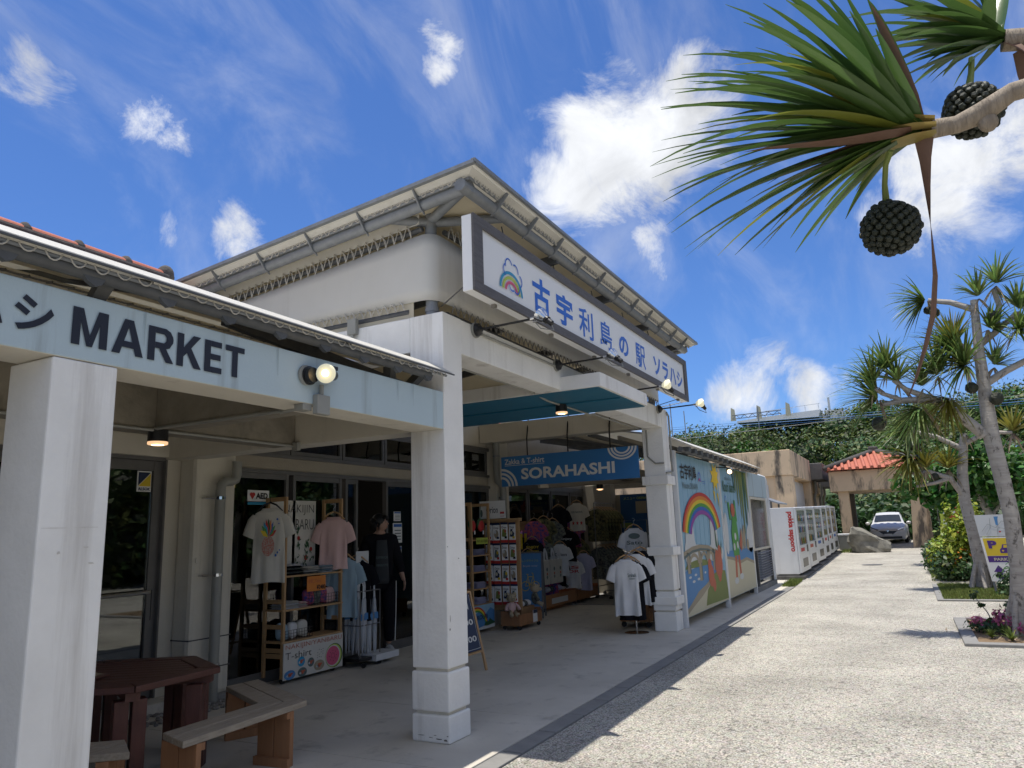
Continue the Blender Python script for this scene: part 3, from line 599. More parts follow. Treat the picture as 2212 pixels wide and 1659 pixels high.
MB().lathe((5.42, 6.592, 1.42), (0, -1, 0), [(0, .03), (.006, .03)], 16).build('wall_cap', 'cream', shop)

# tiled roofs of the shop
def tile_roof(par, x0, x1, y0, z0, y1, z1, ridge=True, st=.27, name='roof_slope', rib_m='tile'):
    MB().extr([(x0, y0, z0), (x1, y0, z0), (x1, y1, z1), (x0, y1, z1)], (0, 0, -.1)).build(name, 'mortar', par)
    b = MB(); x = x0 + .1
    while x < x1: b.tube([(x, y0 - .03, z0 + .03), (x, y1, z1 + .03)], .065, 6); x += st
    tag(b.build('cover_tiles', rib_m, par), kind='stuff')
tile_roof(shop, -4, 5.75, 6.3, 4.02, 7.9, 4.78); tile_roof(shop, -4, 5.75, 9.5, 4.02, 7.9, 4.78)
tile_roof(shop, 12.5, 20, 7.7, 3.90, 10.5, 4.9)
r = MB(); r.prism([(-4, 7.75), (5.78, 7.75), (5.78, 8.06), (-4, 8.06)], 4.70, 4.90); ridge = r.build('roof_ridge', 'mortar', shop, bevel=.04)
x = -3.4
while x < 5.6:
    n = 10; b = MB(); ln = .50
    vs = []
    for k, rr in ((0, .090), (1, .082)):
        for i in range(n + 1):
            a = PI * i / n; vs.append((x + k * ln, 7.90 + math.cos(a) * rr, 4.885 + math.sin(a) * rr))
    b.add(vs, [(i, i + 1, n + 2 + i, n + 1 + i) for i in range(n)] + [tuple(range(n, -1, -1)), tuple(range(n + 1, 2 * n + 2))])
    b.build('ridge_tile', 'tile', ridge, smooth=False)
    MB().ball((x + ln + .04, 7.90, 4.90), (.07, .10, .105), 10, 6).build('mortar_joint', 'mortar', ridge, smooth=True); x += .58
MB().ball((5.80, 7.90, 4.92), (.10, .12, .13), 14, 10).build('ridge_finial', 'mortar', ridge, smooth=True)

# worn paint: chips at the foot of the portal column, hairline crack and smudges on the first column
M['drip'] = mat('faded_drip_stain', (.34, .42, .45), .8); M['chip'] = mat('bare_chipped_plaster', (.16, .145, .125), .95); M['smudge'] = mat('grey_smudge', (.50, .47, .43), .9, (.62, .60, .56), 20, .9)
r = random.Random(44)
cols_ = [o_ for o_ in COL.objects if o_.name.startswith('column')]
def chips(o0, uu, vv, spots, m_, par, nm):
    for cx_, cy_, sx_, sy_ in spots:
        n = 9; P_ = [(cx_ + sx_ * math.cos(2 * PI * k / n) * r.uniform(.5, 1.2), cy_ + sy_ * math.sin(2 * PI * k / n) * r.uniform(.5, 1.2)) for k in range(n)]; flat([P_], o0, uu, vv, m_, par, .0015, nm)
chips((5.165, 3.70, 0), (0, -.35, 0), (0, 0, .2), [(.25, .26, .10, .02), (.5, .20, .07, .018), (.72, .17, .10, .022), (.90, .14, .07, .05), (.62, .30, .05, .012), (.95, .30, .03, .02)], 'chip', cols_[1], 'paint_chip')
chips((5.171, 3.352, .6), (.3, 0, 0), (0, 0, 1.0), [(.10, .25, .035, .010), (.12, .33, .012, .03), (.6, .8, .05, .004), (.05, .9, .02, .006)], 'chip', cols_[1], 'paint_chip')
chips((1.925, 3.356, 1.4), (.31, 0, 0), (0, 0, .4), [(.25, .72, .22, .004), (.72, .725, .22, .004)], 'smudge', cols_[0], 'hairline_crack')
chips((1.925, 3.356, 1.4), (.31, 0, 0), (0, 0, .4), [(.70, .50, .05, .012), (.30, .45, .03, .02), (.80, .32, .06, .01)], 'smudge', cols_[0], 'smudge')
for x in (2.36, 3.28, 4.52, 4.72): flat([[(.3, 0), (.6, 0), (1, 1), (0, 1)]], (x, 3.352, 2.60), (.007, 0, 0), (0, 0, .18), 'drip', bm_, .003, 'drip_stain')

dc = MB().lathe((27.6, 1.25, zg(27.6) - .02), (0, 0, 1), [(0, .32), (.006, .32), (.008, .28)], 24).build('drain_cover', 'galv_dark'); tag(dc, 'round dark metal drain cover in the middle of the pale path', 'drain cover')

# ================================================================== TENSILE CANOPIES
def rope_wave(b, p, q, n, drop, r=.0055):   # scallops of cord looped round a rod
    p, q = Vector(p), Vector(q)
    for i in range(n):
        a = p.lerp(q, (i + .12) / n); c = p.lerp(q, (i + .80) / n); jd = drop * random.uniform(.8, 1.15)
        b.tube([a.lerp(c, k / 6) + Vector((0, 0, -jd * math.sin(PI * k / 6) ** .7 if 0 < k < 6 else 0)) for k in range(7)], r, 5)
def zigzag(b, p, q, n, h, out, r=.007):
    p, q, h, out = Vector(p), Vector(q), Vector(h), Vector(out)
    for i in range(n):
        a = p.lerp(q, i / n); m = p.lerp(q, (i + .5) / n); c = p.lerp(q, (i + 1) / n)
        b.tube([a + out, a + h * .5 + out * 1.6, m + h + out], r, 4); b.tube([a + out * .6, a.lerp(m, .4) + h * .55 + out, m + h + out * .6], r, 4)
        b.tube([m + h + out, m.lerp(c, .5) + h * .4 + out * 1.3, c + out], r, 4)
can = thing('portal_canopy', 'high tensile membrane canopy roof on galvanised pipes over the portal', 'canopy', (5.32, 3.55, 3.5))
EX0, EX1, EY0, EY1 = 4.87, 12.22, 2.83, 9.0
def ez(y): return 4.625 - .098 * (y - EY0)
b = MB(); b.extr([(EX0, EY0, ez(EY0)), (EX1, EY0, ez(EY0)), (EX1, EY1, ez(EY1)), (EX0, EY1, ez(EY1))], (0, 0, -.018)); b.build('roof_membrane', 'membrane', can)
# under-lining, edge strip
b = MB(); i = .16; b.extr([(EX0 + i, EY0 + i, ez(EY0 + i) - .055), (EX1 - i, EY0 + i, ez(EY0 + i) - .055), (EX1 - i, EY1, ez(EY1) - .055), (EX0 + i, EY1, ez(EY1) - .055)], (0, 0, -.01)); b.build('ceiling_membrane', 'membrane_under', can)
MB().bar((EX0 - .02, EY0 - .01, ez(EY0) + .006), (EX1 + .02, EY0 - .01, ez(EY0) - .006), .04, .032).build('edge_strip', 'galv', can)
MB().bar((EX0 - .01, EY0 - .02, ez(EY0) - .006), (EX0 - .01, EY1, ez(EY1) - .006), .04, .032).build('edge_strip', 'galv', can)
MB().bar((EX1 + .01, EY0 - .02, ez(EY0) + .006), (EX1 + .01, EY1, ez(EY1) + .006), .05, .05).build('edge_strip', 'galv', can)
# perimeter pipes and edge rods
pd = .17; dz = -.115
smooth_by(MB().tube([(EX0 + .06, EY0 + pd, ez(EY0 + pd) + dz), (EX1 - .15, EY0 + pd, ez(EY0 + pd) + dz)], .055, 16).build('perimeter_pipe', 'galv', can))
smooth_by(MB().tube([(EX0 + pd, EY0 + .12, ez(EY0) + dz), (EX0 + pd, EY1, ez(EY1) + dz)], .055, 16).build('perimeter_pipe', 'galv', can))
smooth_by(MB().tube([(EX1 - pd, EY0 + .12, ez(EY0) + dz), (EX1 - pd, EY1, ez(EY1) + dz)], .055, 16).build('perimeter_pipe', 'galv', can))
for xx in (EX0 + .12, EX1 - .15): pass
smooth_by(MB().tube([(EX0 + .10, EY0 + .10, ez(EY0) - .075), (EX1 - .1, EY0 + .10, ez(EY0) - .075)], .014, 8).build('edge_rod', 'galv', can))
smooth_by(MB().tube([(EX0 + .10, EY0 + .10, ez(EY0) - .078), (EX0 + .10, EY1, ez(EY1) - .078)], .014, 8).build('edge_rod', 'galv', can))
b = MB(); b.extr([(EX0 + .03, EY0 + .03, ez(EY0) - .02), (EX1, EY0 + .03, ez(EY0) - .02), (EX1, EY0 + .09, ez(EY0) - .05), (EX0 + .08, EY0 + .09, ez(EY0) - .05)], (0, 0, -.006)); b.build('edge_flap', 'membrane', can)
b = MB(); b.extr([(EX0 + .03, EY0 + .03, ez(EY0) - .02), (EX0 + .08, EY0 + .09, ez(EY0) - .05), (EX0 + .08, EY1, ez(EY1) - .05), (EX0 + .03, EY1, ez(EY1) - .02)], (0, 0, -.006)); b.build('edge_flap', 'membrane', can)
b = MB(); rope_wave(b, (EX0 + .15, EY0 + .085, ez(EY0) - .05), (EX1 - .1, EY0 + .085, ez(EY0) - .05), 78, .045); tag(b.build('lacing', 'rope', can), kind='stuff')
b = MB(); rope_wave(b, (EX0 + .085, EY0 + .15, ez(EY0) - .053), (EX0 + .085, 8.6, ez(8.6) - .053), 62, .045); tag(b.build('lacing', 'rope', can), kind='stuff')
# plates from the pipes out to the edge
def plate(c, out, t):   # c on the pipe axis
    c, out, t = Vector(c), Vector(out), Vector(t)
    pts = [c - out * .02 + Vector((0, 0, -.075)), c + out * .05 + Vector((0, 0, -.045)), c + out * (pd + .0) + Vector((0, 0, .095)), c + out * (pd - .02) + Vector((0, 0, .125)), c + out * (pd - .07) + Vector((0, 0, .075)), c + out * .02 + Vector((0, 0, .045))]
    MB().extr([p - t * .006 for p in pts], t * .012).build('bracket_plate', 'galv', can)
x = EX0 + .62
while x < EX1 - .2: plate((x, EY0 + pd, ez(EY0 + pd) + dz), (0, -1, 0), (1, 0, 0)); x += .62
y = EY0 + .62
while y < 8.6: plate((EX0 + pd, y, ez(y) + dz), (-1, 0, 0), (0, -1, 0)); y += .62
# cross pipes under the lining, corner post and rear posts
for x in (6.9, 8.5, 10.1, 11.6): MB().bar((x, EY0 + pd, ez(3.1) - .14), (x, 8.5, ez(8.5) - .14), .05, .10).build('rafter', 'galv_dark', can)
pc = smooth_by(MB().tube([(5.32, 3.56, 3.50), (5.32, 3.56, 4.50)], .055, 16).build('corner_post', 'galv', can)); 
MB().lathe((5.32, 3.56, 3.56), (0, 0, 1), [(0, .062), (.04, .062)], 16).build('post_clamp', 'galv', pc)
smooth_by(MB().tube([(5.32, 3.56, 4.44), (5.06, 3.02, 4.52)], .045, 14).build('strut', 'galv', can)); smooth_by(MB().tube([(5.32, 3.56, 4.42), (5.05, 3.9, 4.44)], .045, 14).build('strut', 'galv', can))
smooth_by(MB().tube([(5.32, 3.56, 4.42), (5.75, 3.02, 4.50)], .045, 14).build('strut', 'galv', can))
smooth_by(MB().tube([(11.85, 3.56, 3.50), (11.85, 3.56, 4.4)], .055, 14).build('corner_post', 'galv', can))
# wall membrane with rounded corner
def wallpts(k):
    P = []
    for y in np.linspace(8.3, 3.62, 14): P.append((5.225, y))
    for i in range(1, 8):
        a = PI + (PI / 2) * i / 8; P.append((5.365 + .14 * math.cos(a), 3.62 + .14 * math.sin(a)))
    for x in np.linspace(5.365, 12.0, 16): P.append((x, 3.48))
    return P
WP = wallpts(0)
b = MB(); n = len(WP); nz = 5
vs = []
for j in range(nz + 1):
    for (x, y) in WP:
        z1 = ez(max(y, 3.55)) - .27; vs.append((x, y, 3.655 + (z1 - 3.655) * j / nz))
b.add(vs, [(j * n + i, j * n + i + 1, (j + 1) * n + i + 1, (j + 1) * n + i) for j in range(nz) for i in range(n - 1)])
b.build('wall_membrane', 'membrane', can, smooth=True, thick=.006)
# grommet strip and lacing along the wall membrane, pipes behind
for z, nm in ((3.575, 'lower'),):
    smooth_by(MB().tube([(5.25, 3.75, z), (5.25, 8.2, z)], .028, 8).build('tension_pipe', 'galv_dark', can)); smooth_by(MB().tube([(5.5, 3.52, z), (11.8, 3.52, z)], .028, 8).build('tension_pipe', 'galv_dark', can))
smooth_by(MB().tube([(5.245, 3.60, ez(3.60) - .21), (5.245, 8.2, ez(8.2) - .21)], .026, 8).build('tension_pipe', 'galv_dark', can)); smooth_by(MB().tube([(5.45, 3.50, 4.36), (11.8, 3.50, 4.36)], .026, 8).build('tension_pipe', 'galv_dark', can))
b = MB(); zigzag(b, (5.212, 3.78, 3.585), (5.212, 7.9, 3.585), 44, (0, 0, .085), (-.010, 0, 0), r=.0045); tag(b.build('lacing', 'rope', can), kind='stuff')
b = MB(); zigzag(b, (5.5, 3.467, 3.58), (11.9, 3.467, 3.58), 62, (0, 0, .085), (0, -.010, 0), r=.005); tag(b.build('lacing', 'rope_dark', can), kind='stuff')
b = MB(); zigzag(b, (5.215, 3.70, ez(3.70) - .285), (5.215, 7.9, ez(7.9) - .285), 44, (0, 0, .135), (-.012, 0, 0), r=.0045); tag(b.build('lacing', 'rope', can), kind='stuff')
b = MB(); zigzag(b, (5.45, 3.465, 4.285), (11.9, 3.465, 4.285), 60, (0, 0, .13), (0, -.012, 0), r=.0045); tag(b.build('lacing', 'rope', can), kind='stuff')
b = MB(); b.extr([(5.222, 3.62, ez(3.62) - .165), (5.222, 8.2, ez(8.2) - .165), (5.222, 8.2, ez(8.2) - .06), (5.222, 3.62, ez(3.62) - .06)], (-.006, 0, 0)); b.build('upper_strip', 'membrane', can)
MB().box(5.235, 5.24, 3.70, 8.2, 3.49, 3.66).build('gap_liner', 'membrane_under', can)

# market canopy: low membrane roof above the MARKET beam
mc = thing('market_canopy', 'low tensile awning roof with cord lacing above the pale blue MARKET beam', 'canopy', (2, 3.5, 2.79))
AX0, AX1, AY, AZ = -3.0, 5.12, 3.23, 2.925
b = MB(); pr = [(AY, AZ), (AY + .115, AZ + .070), (AY + 2.0, AZ + .50), (AY + 3.9, AZ + 1.15)]
for (y0, z0), (y1, z1) in zip(pr, pr[1:]): b.extr([(AX0, y0, z0), (AX1, y0, z0), (AX1 - (y1 - AY) * .0, y1, z1), (AX0, y1, z1)], (0, 0, -.012))
b.build('roof_membrane', 'white_metal' if 0 else 'membrane', mc)
MB().bar((AX0, AY - .005, AZ - .012), (AX1 + .02, AY - .005, AZ - .016), .010, .010).build('edge_strip', 'galv_dark', mc)
smooth_by(MB().tube([(AX0, AY + .03, AZ - .030), (AX1 - .05, AY + .03, AZ - .030)], .010, 10).build('edge_rod', 'galv', mc))
smooth_by(MB().tube([(AX0, AY + .075, AZ - .045), (AX1 - .25, AY + .075, AZ - .045)], .038, 16).build('eave_pipe', 'galv_dark', mc))
b = MB(); rope_wave(b, (1.2, AY + .02, AZ - .02), (AX1 - .05, AY + .02, AZ - .012), 34, .032, r=.0042); tag(b.build('lacing', 'rope', mc), kind='stuff')
x = 1.62
while x < 5.0:
    pts = [(x - .06, AY + .045, AZ - .05), (x + .08, AY + .045, AZ - .05), (x + .05, AY + .045, AZ - .10), (x + .02, AY + .045, AZ - .112), (x - .02, AY + .045, AZ - .092)]
    MB().extr(pts, (0, .03, 0)).build('bracket_plate', 'galv_dark', mc); x += .40
for x in (2.10, -.6):
    MB().extr([(x, 3.40, 2.787), (x + .07, 3.40, 2.787), (x + .10, 3.36, 2.88), (x + .02, 3.36, 2.88)], (0, .06, 0)).build('support_post', 'galv_dark', mc)
MB().bar((3.2, 3.75, 3.02), (5.05, 3.72, 2.86), .05, .09).build('rafter', 'galv_dark', mc); MB().bar((4.55, 3.45, 2.79), (4.55, 3.45, 2.90), .07, .07).build('support_post', 'galv_dark', mc)
MB().bar((4.86, 3.50, 2.79), (5.06, 3.50, 2.95), .10, .05).build('support_post', 'galv_dark', mc)
for x in (.8, 2.4, 4.0): MB().bar((x, 3.4, 2.93), (x, 7.0, 3.98), .05, .08).build('rafter', 'galv_dark', mc)
# lining with a laced seam
b = MB(); b.extr([(AX0, AY + .22, AZ + .02), (5.1, AY + .22, AZ + .02), (5.1, AY + .85, AZ + .19), (AX0, AY + .85, AZ + .19)], (0, 0, -.006)); b.build('lining', 'membrane_under', mc)
b = MB(); b.extr([(AX0, AY + .95, AZ + .19), (5.1, AY + .95, AZ + .19), (5.1, AY + 3.7, AZ + .98), (AX0, AY + 3.7, AZ + .98)], (0, 0, -.006)); b.build('lining', 'membrane_under', mc)
b = MB(); zigzag(b, (1.3, AY + .84, AZ + .145), (5.0, AY + .84, AZ + .145), 30, (0, .11, .035), (0, 0, -.012), r=.006); tag(b.build('lacing', 'rope_dark', mc), kind='stuff')

# awning over the mural passage
aw = thing('passage_awning', 'sagging white awning with dark corrugated underside above the painted mural panels', 'awning', (15, 3.3, 2.8))
b = MB(); ax0, ax1, ay, az = 12.05, 18.9, 3.06, 2.915
b.extr([(ax0, ay, az), (ax1, ay, az), (ax1, ay + .4, az + .20), (ax0, ay + .4, az + .20)], (0, 0, -.01)); b.extr([(ax0, ay + .4, az + .20), (ax1, ay + .4, az + .20), (ax1, 7.2, az + .9), (ax0, 7.2, az + .9)], (0, 0, -.01)); b.build('roof_membrane', 'membrane', aw)
smooth_by(MB().tube([(ax0, ay + .14, az - .07), (ax1 - .15, ay + .14, az - .07)], .045, 12).build('eave_pipe', 'galv_dark', aw))
x = ax0 + .15
while x < ax1 - .2:
    MB().box(x, x + .16, ay + .03, ay + .22, az - .10, az - .025).build('bracket_plate', 'galv_dark', aw); x += .42
for y in np.arange(3.7, 7.0, .55):
    z = az + .08 + (y - 3.3) * .2; MB().bar((ax0, y, z - .06), (18.3, y, z - .06), .04, .07).build('purlin', 'galv_dark' if int(y * 2) % 2 else 'cream_dark', aw)
for x in (13.3, 14.9, 16.5): MB().bar((x, 3.4, az - .08), (x, 7.1, az + .66), .06, .08).build('rafter', 'galv_dark', aw)

# ================================================================== LAMPS
def arm_lamp(X, label, lit, yaw=0.0, cable=False):
    t = thing('arm_spotlight', label, 'spotlight', (X, 3.353, 3.45), 'spotlights on black arms')
    MB().lathe((X, 3.353, 3.45), (0, -1, 0), [(0, .072), (.022, .072)], 20).build('mount_ring', 'pvc', t)
    MB().lathe((X, 3.331, 3.45), (0, -1, 0), [(0, .062), (.03, .058), (.045, .035), (.06, .02)], 20).build('mount_cap', 'black', t, smooth=False)
    smooth_by(MB().tube([(X, 3.29, 3.45), (X, 2.76, 3.46)], .011, 8).build('arm', 'black', t))
    MB().lathe((X, 2.77, 3.46), (0, -1, 0), [(0, .016), (.05, .016), (.06, .01)], 10).build('joint', 'chrome', t)
    d = Vector((.12, .75, .65)).normalized() if not lit else Vector((-.55, .25, .45)).normalized()
    c = Vector((X + .01, 2.66, 3.47))
    smooth_by(MB().lathe(c - d * .02, d, [(-.055, .024), (-.03, .034), (0, .05), (.03, .064), (.055, .070), (.058, .066)], 20).build('reflector', 'chrome' if not lit else 'lens_cream', t), .9)
    smooth_by(MB().lathe(c - d * .055, -d, [(-.005, .036), (.02, .036), (.022, .028), (.075, .026), (.085, .016)], 16).build('lamp_body', 'black', t))
    MB().box(X - .006, X + .006, 2.63, 2.75, 3.425, 3.435).build('yoke', 'chrome', t)
    MB().tube([c - d * .12, c - d * .15 + Vector((.01, 0, -.05)), c + Vector((.02, .03, -.10)), c + Vector((0, .08, -.03))], .005, 6).build('cable', 'black' if cable else 'pvc', t)
    return t
arm_lamp(5.717, 'bare spotlight on the arm nearest the column, in front of the first sign character', False)
arm_lamp(7.526, 'spotlight on the arm beside the corner of the entry slab', False)
arm_lamp(9.62, 'cream faced spotlight in front of the last sign character', True, cable=True)
arm_lamp(11.46, 'cream faced spotlight on the farthest arm, seen against blue sky', True, cable=True)
t = thing('beam_spotlight', 'lit round glass spotlight fixed to the pale blue MARKET beam', 'spotlight', (3.60, 3.353, 2.55))
MB().tube([(3.66, 3.335, 2.50), (3.66, 3.335, 2.60)], .015, 8).build('stem', 'pvc', t)
MB().lathe((3.545, 3.352, 2.645), (0, -1, 0), [(0, .062), (.025, .062), (.026, .055), (.055, .05)], 20).build('mount_cap', ['black'], t)
MB().lathe((3.525, 3.353, 2.645), (0, -1, 0), [(0, .066), (.014, .066)], 20).build('mount_ring', 'pvc', t)
dd = Vector((-.82, -.42, -.12)).normalized(); c = Vector((3.60, 3.24, 2.655))
smooth_by(MB().lathe(c, dd, [(-.07, .03), (-.03, .045), (.0, .062), (.012, .066)], 22).build('reflector', 'chrome', t), .9)
MB().lathe(c + dd * .012, dd, [(0, .064), (.012, .060), (.016, .045)], 22).build('lens', 'lens_cream', t, smooth=True); MB().ball(c + dd * .03, (.024, .024, .024), 12, 8).build('bulb', 'warm_lamp', t, smooth=True)
smooth_by(MB().lathe(c - dd * .06, -dd, [(0, .03), (.03, .036), (.11, .036), (.13, .03)], 16).build('lamp_body', 'black', t)); MB().box(3.66, 3.70, 3.23, 3.25, 2.69, 2.715).build('clip', 'black', t)
def downlight(x, y, z, label, m='warm_lamp', r=.075):
    t = thing('downlight', label, 'ceiling lamp', (x, y, z), 'round black downlights')
    smooth_by(MB().lathe((x, y, z), (0, 0, -1), [(0, r * .98), (.09, r), (.092, r)], 24).build('housing', 'black', t), .7)
    smooth_by(MB().lathe((x, y, z - .092), (0, 0, -1), [(0, r * .99), (.018, r * .99), (.022, r * .9)], 24).build('diffuser_ring', 'soft_lamp', t), .7)
    MB().lathe((x, y, z - .1145), (0, 0, -1), [(0, r * .6), (.002, r * .6)], 20).build('lens', m, t); return t
downlight(3.74, 5.06, 2.47, 'round black downlight under the concrete beams behind the MARKET column')
downlight(8.42, 3.70, 3.15, 'round black downlight under the deep blue entry slab')
downlight(15.3, 5.9, 2.55, 'small black downlight glimpsed below the SORAHASHI board')
t = thing('mural_spotlight', 'lit spotlight above the joint of the two mural panels', 'spotlight', (14.4, 3.33, 2.72))
MB().tube([(15.2, 3.33, 2.74), (15.2, 3.12, 2.72), (15.2, 3.05, 2.66)], .012, 6).build('arm', 'black', t); MB().lathe((15.2, 3.05, 2.66), (-.7, .2, -.6), [(-.06, .03), (0, .04), (.03, .075)], 16).build('shade', 'galv', t, smooth=True)
MB().ball((15.17, 3.06, 2.63), .045, 12, 8).build('bulb', 'warm_lamp', t, smooth=True)

# ================================================================== SIGNS
sg = thing('hanging_sign', 'long white lightbox sign in grey timber frame with blue Japanese lettering and rainbow logo', 'sign', (8.5, 3.0, 3.58))
SX0, SX1, SZ0, SZ1, SY = 5.04, 11.88, 3.585, 4.262, 2.95
MB().box(SX0, SX1, SY + .012, SY + .11, SZ0, SZ1).build('sign_box', 'white', sg, bevel=.004)
fw = .085
for nm, q in (('frame_rail', (SX0 - .004, SX1 + .004, SZ1 - fw, SZ1 + .004)), ('frame_rail', (SX0 - .004, SX1 + .004, SZ0 - .004, SZ0 + fw)), ('frame_stile', (SX0 - .004, SX0 + .15, SZ0 + fw + .001, SZ1 - fw - .001)), ('frame_stile', (SX1 - .15, SX1 + .004, SZ0 + fw + .001, SZ1 - fw - .001))):
    MB().box(q[0], q[1], SY - .012, SY + .012, q[2], q[3]).build(nm, 'frame_wood', sg, bevel=.003)
def st(s, x0, x1, z0, z1, **k): return text(s, (x0, SY + .012, z0), (x1 - x0, 0, 0), (0, 0, z1 - z0), 'blue_ink', sg, **k)
zc = 3.885
for ch, xc, w, h in (('古', 6.38, .40, .36), ('宇', 6.95, .42, .34), ('利', 7.55, .42, .34), ('島', 8.18, .40, .34), ('の', 8.82, .36, .26), ('駅', 9.50, .42, .33), ('ソ', 10.26, .34, .27), ('ラ', 10.68, .30, .27), ('ハ', 11.08, .34, .25), ('シ', 11.47, .32, .26)):
    st(ch, xc - w / 2, xc + w / 2, zc - h / 2, zc + h / 2, bold=.014 if ch in '駅島利' else .034)
lo, lu, lv = (5.50, SY + .012, 3.715), (.46, 0, 0), (0, 0, .35)
cl = []
for cx_, cy_, r_, a0, a1 in ((.42, .80, .16, 20, 200), (.68, .74, .15, -10, 120), (.84, .52, .14, -60, 80), (.30, .64, .14, 110, 250), (.70, .30, .15, -130, 20), (.50, .27, .12, 180, 320)): cl += arc(cx_, cy_, r_, r_ * 1.3, a0, a1, .03, 12, .04)
tag(flat(cl, lo, lu, lv, 'blue_ink', sg, .003, 'cloud_mark'), kind='stuff')
for k, m_ in enumerate(('c_cyan', 'c_lime', 'c_pink')): flat(arc(.50, .10, .50 - k * .11, .55 - k * .13, 0, 180, .07, 22, .08), lo, lu, lv, m_, sg, .004 + k * .001, 'rainbow_band')
for x in (5.75, 6.9, 8.0, 9.1, 10.2, 11.2):
    h = MB().tube([(x, 3.02, SZ1 - .01), (x, 3.05, 4.42)], .006, 6).build('hanging_rod', 'black', sg); MB().box(x - .02, x + .02, 3.02, 3.06, 4.30, 4.335).build('turnbuckle', 'rope_dark', h)
MB().tube([(5.38, 3.50, 3.62), (5.10, 3.07, 3.66)], .006, 6).build('stay_rod', 'galv_dark', sg); MB().tube([(11.85, 3.45, 3.58), (11.7, 3.07, 3.62)], .006, 6).build('stay_rod', 'galv_dark', sg)
for x in (5.5, 6.7, 7.9, 9.1, 10.4, 11.5): MB().box(x - .02, x + .02, 3.0, 3.04, SZ0 - .03, SZ0).build('lug', 'rope_dark', sg)

sb = thing('shop_board', 'blue SORAHASHI board with white arcs hanging across the covered walk', 'sign', (11.65, 5.05, 2.39))
bx = 11.60; MB().box(bx, bx + .03, 3.775, 6.325, 2.39, 2.915).build('board', 'sign_blue', sb, bevel=.002)
o, u, v = Vector((bx - .001, 6.325, 2.39)), Vector((0, -2.55, 0)), Vector((0, 0, .525))
def bt(s, x0, x1, y0, y1, **k): return text(s, o + u * x0 + v * y0, u * (x1 - x0), v * (y1 - y0), 'sign_white', sb, **k)
bt('SORAHASHI', .155, .838, .20, .575, bold=.03); bt('Zakka & T-shirt', .028, .335, .73, .91, bold=.012)
flat([[(.028, .685), (.335, .685), (.335, .70), (.028, .70)]], o, u, v, 'sign_white', sb)
for k in range(3): flat(arc(.0, .0, .125 - k * .028, .60 - k * .135, 0, 90, .016, 16, .075), o, u, v, 'sign_white', sb, .003, 'arc_mark'); flat(arc(.895, 1.0, .10 - k * .022, .40 - k * .09, 180, 360, .013, 22, .052), o, u, v, 'sign_white', sb, .003, 'arc_mark')
for y in (5.80, 5.02, 4.25): MB().tube([(bx + .015, y, 2.91), (bx + .03, y + .01, 3.0), (bx + .01, y, 3.22), (bx + .1, y, 3.56)], .013, 6).build('strap', 'black', sb)

# box with cable on the portal side beam
t = thing('cable_box', 'small white electrical box on the upper side beam', 'electrical box', (5.165, 4.35, 3.45))
MB().box(5.12, 5.166, 4.27, 4.37, 3.43, 3.58).build('housing', 'pvc', t, bevel=.006); MB().tube([(5.14, 4.32, 3.43), (5.14, 4.32, 3.36)], .018, 8).build('gland', 'pvc', t); MB().tube([(5.14, 4.32, 3.36), (5.14, 4.33, 3.22)], .005, 6).build('cable', 'black', t)

# ================================================================== MURAL PANELS, WINDOW UNIT
MY = 3.325
def mural(x0, x1, label):
    t = thing('painted_hoarding', label, 'mural', ((x0 + x1) / 2, MY, 0))
    b = MB(); n = int((x1 - x0) / .1); # corrugated sheet
    MB().box(x0, x1, MY, MY + .03, .14, 2.80).build('sheet', 'c_sky', t)
    x = x0 + .28
    while x < x1 - .1: MB().box(x, x + .012, MY - .004, MY, .15, 2.795).build('sheet_rib', 'c_sky', t); x += .32
    for px in (x0 - .10, x1 + .005): MB().box(px, px + .09, MY - .015, MY + .06, 0, 2.84).build('post', 'white_metal', t, bevel=.004)
    return t, (x0, MY - .006, .15), (x1 - x0, 0, 0), (0, 0, 2.64)
t, o, u, v = mural(12.20, 15.25, 'painted panel with rainbow, sea and arched bridge')
F = lambda polys, m_, lift=.002, nm='painted_shape': flat_each([[(x, y * .76 if y < .62 else y) for x, y in P_] for P_ in polys], o, u, v, m_, t, lift, nm)
F([[(0, 0), (1, 0), (1, .10), (.78, .26), (.50, .215), (.26, .17), (.10, .10), (0, .06)]], 'c_sand', .004)
F([[(0, .06), (.10, .10), (.26, .17), (.45, .21), (.60, .26), (.75, .30), (.75, .27), (.55, .20), (.33, .12), (.12, .06), (0, .02)]], 'c_tan', .005)
F([[(0, .02), (.75, .24), (.75, .40), (.4, .375), (0, .355)]], 'c_sea', .003)
F([disc(.30, .37, .28, .06, 14, 0, 180)], 'c_olive', .0035)
F([disc(.16, .50, .13, .14), disc(.30, .47, .12, .09), disc(.74, .54, .10, .16), disc(.70, .47, .16, .08), disc(.84, .45, .12, .08)], 'c_cloud', .003)
br = [(0, .375), (0, .50), (.15, .535), (.35, .55), (.55, .535), (.75, .49), (.85, .46), (.85, .42), (.75, .37)]
F([[(0, .455), (0, .51), (.18, .545), (.36, .555), (.56, .54), (.84, .468), (.84, .43), (.56, .485), (.36, .50), (.18, .49)]], 'c_tan', .006)
F([[(0, .475), (.18, .515), (.36, .525), (.56, .51), (.84, .445), (.84, .435), (.56, .495), (.36, .505), (.18, .495), (0, .452)]], 'c_slate', .007)
for xa, w_, y0 in ((.06, .05, .33), (.31, .05, .25), (.52, .04, .28), (.66, .03, .31), (.74, .02, .33)): F([[(xa, y0), (xa + w_, y0), (xa + w_, .50), (xa, .50)]], 'c_tan', .006); F([[(xa + w_, y0), (xa + w_ + .022, y0), (xa + w_ + .022, .49), (xa + w_, .49)]], 'c_slate', .0065)
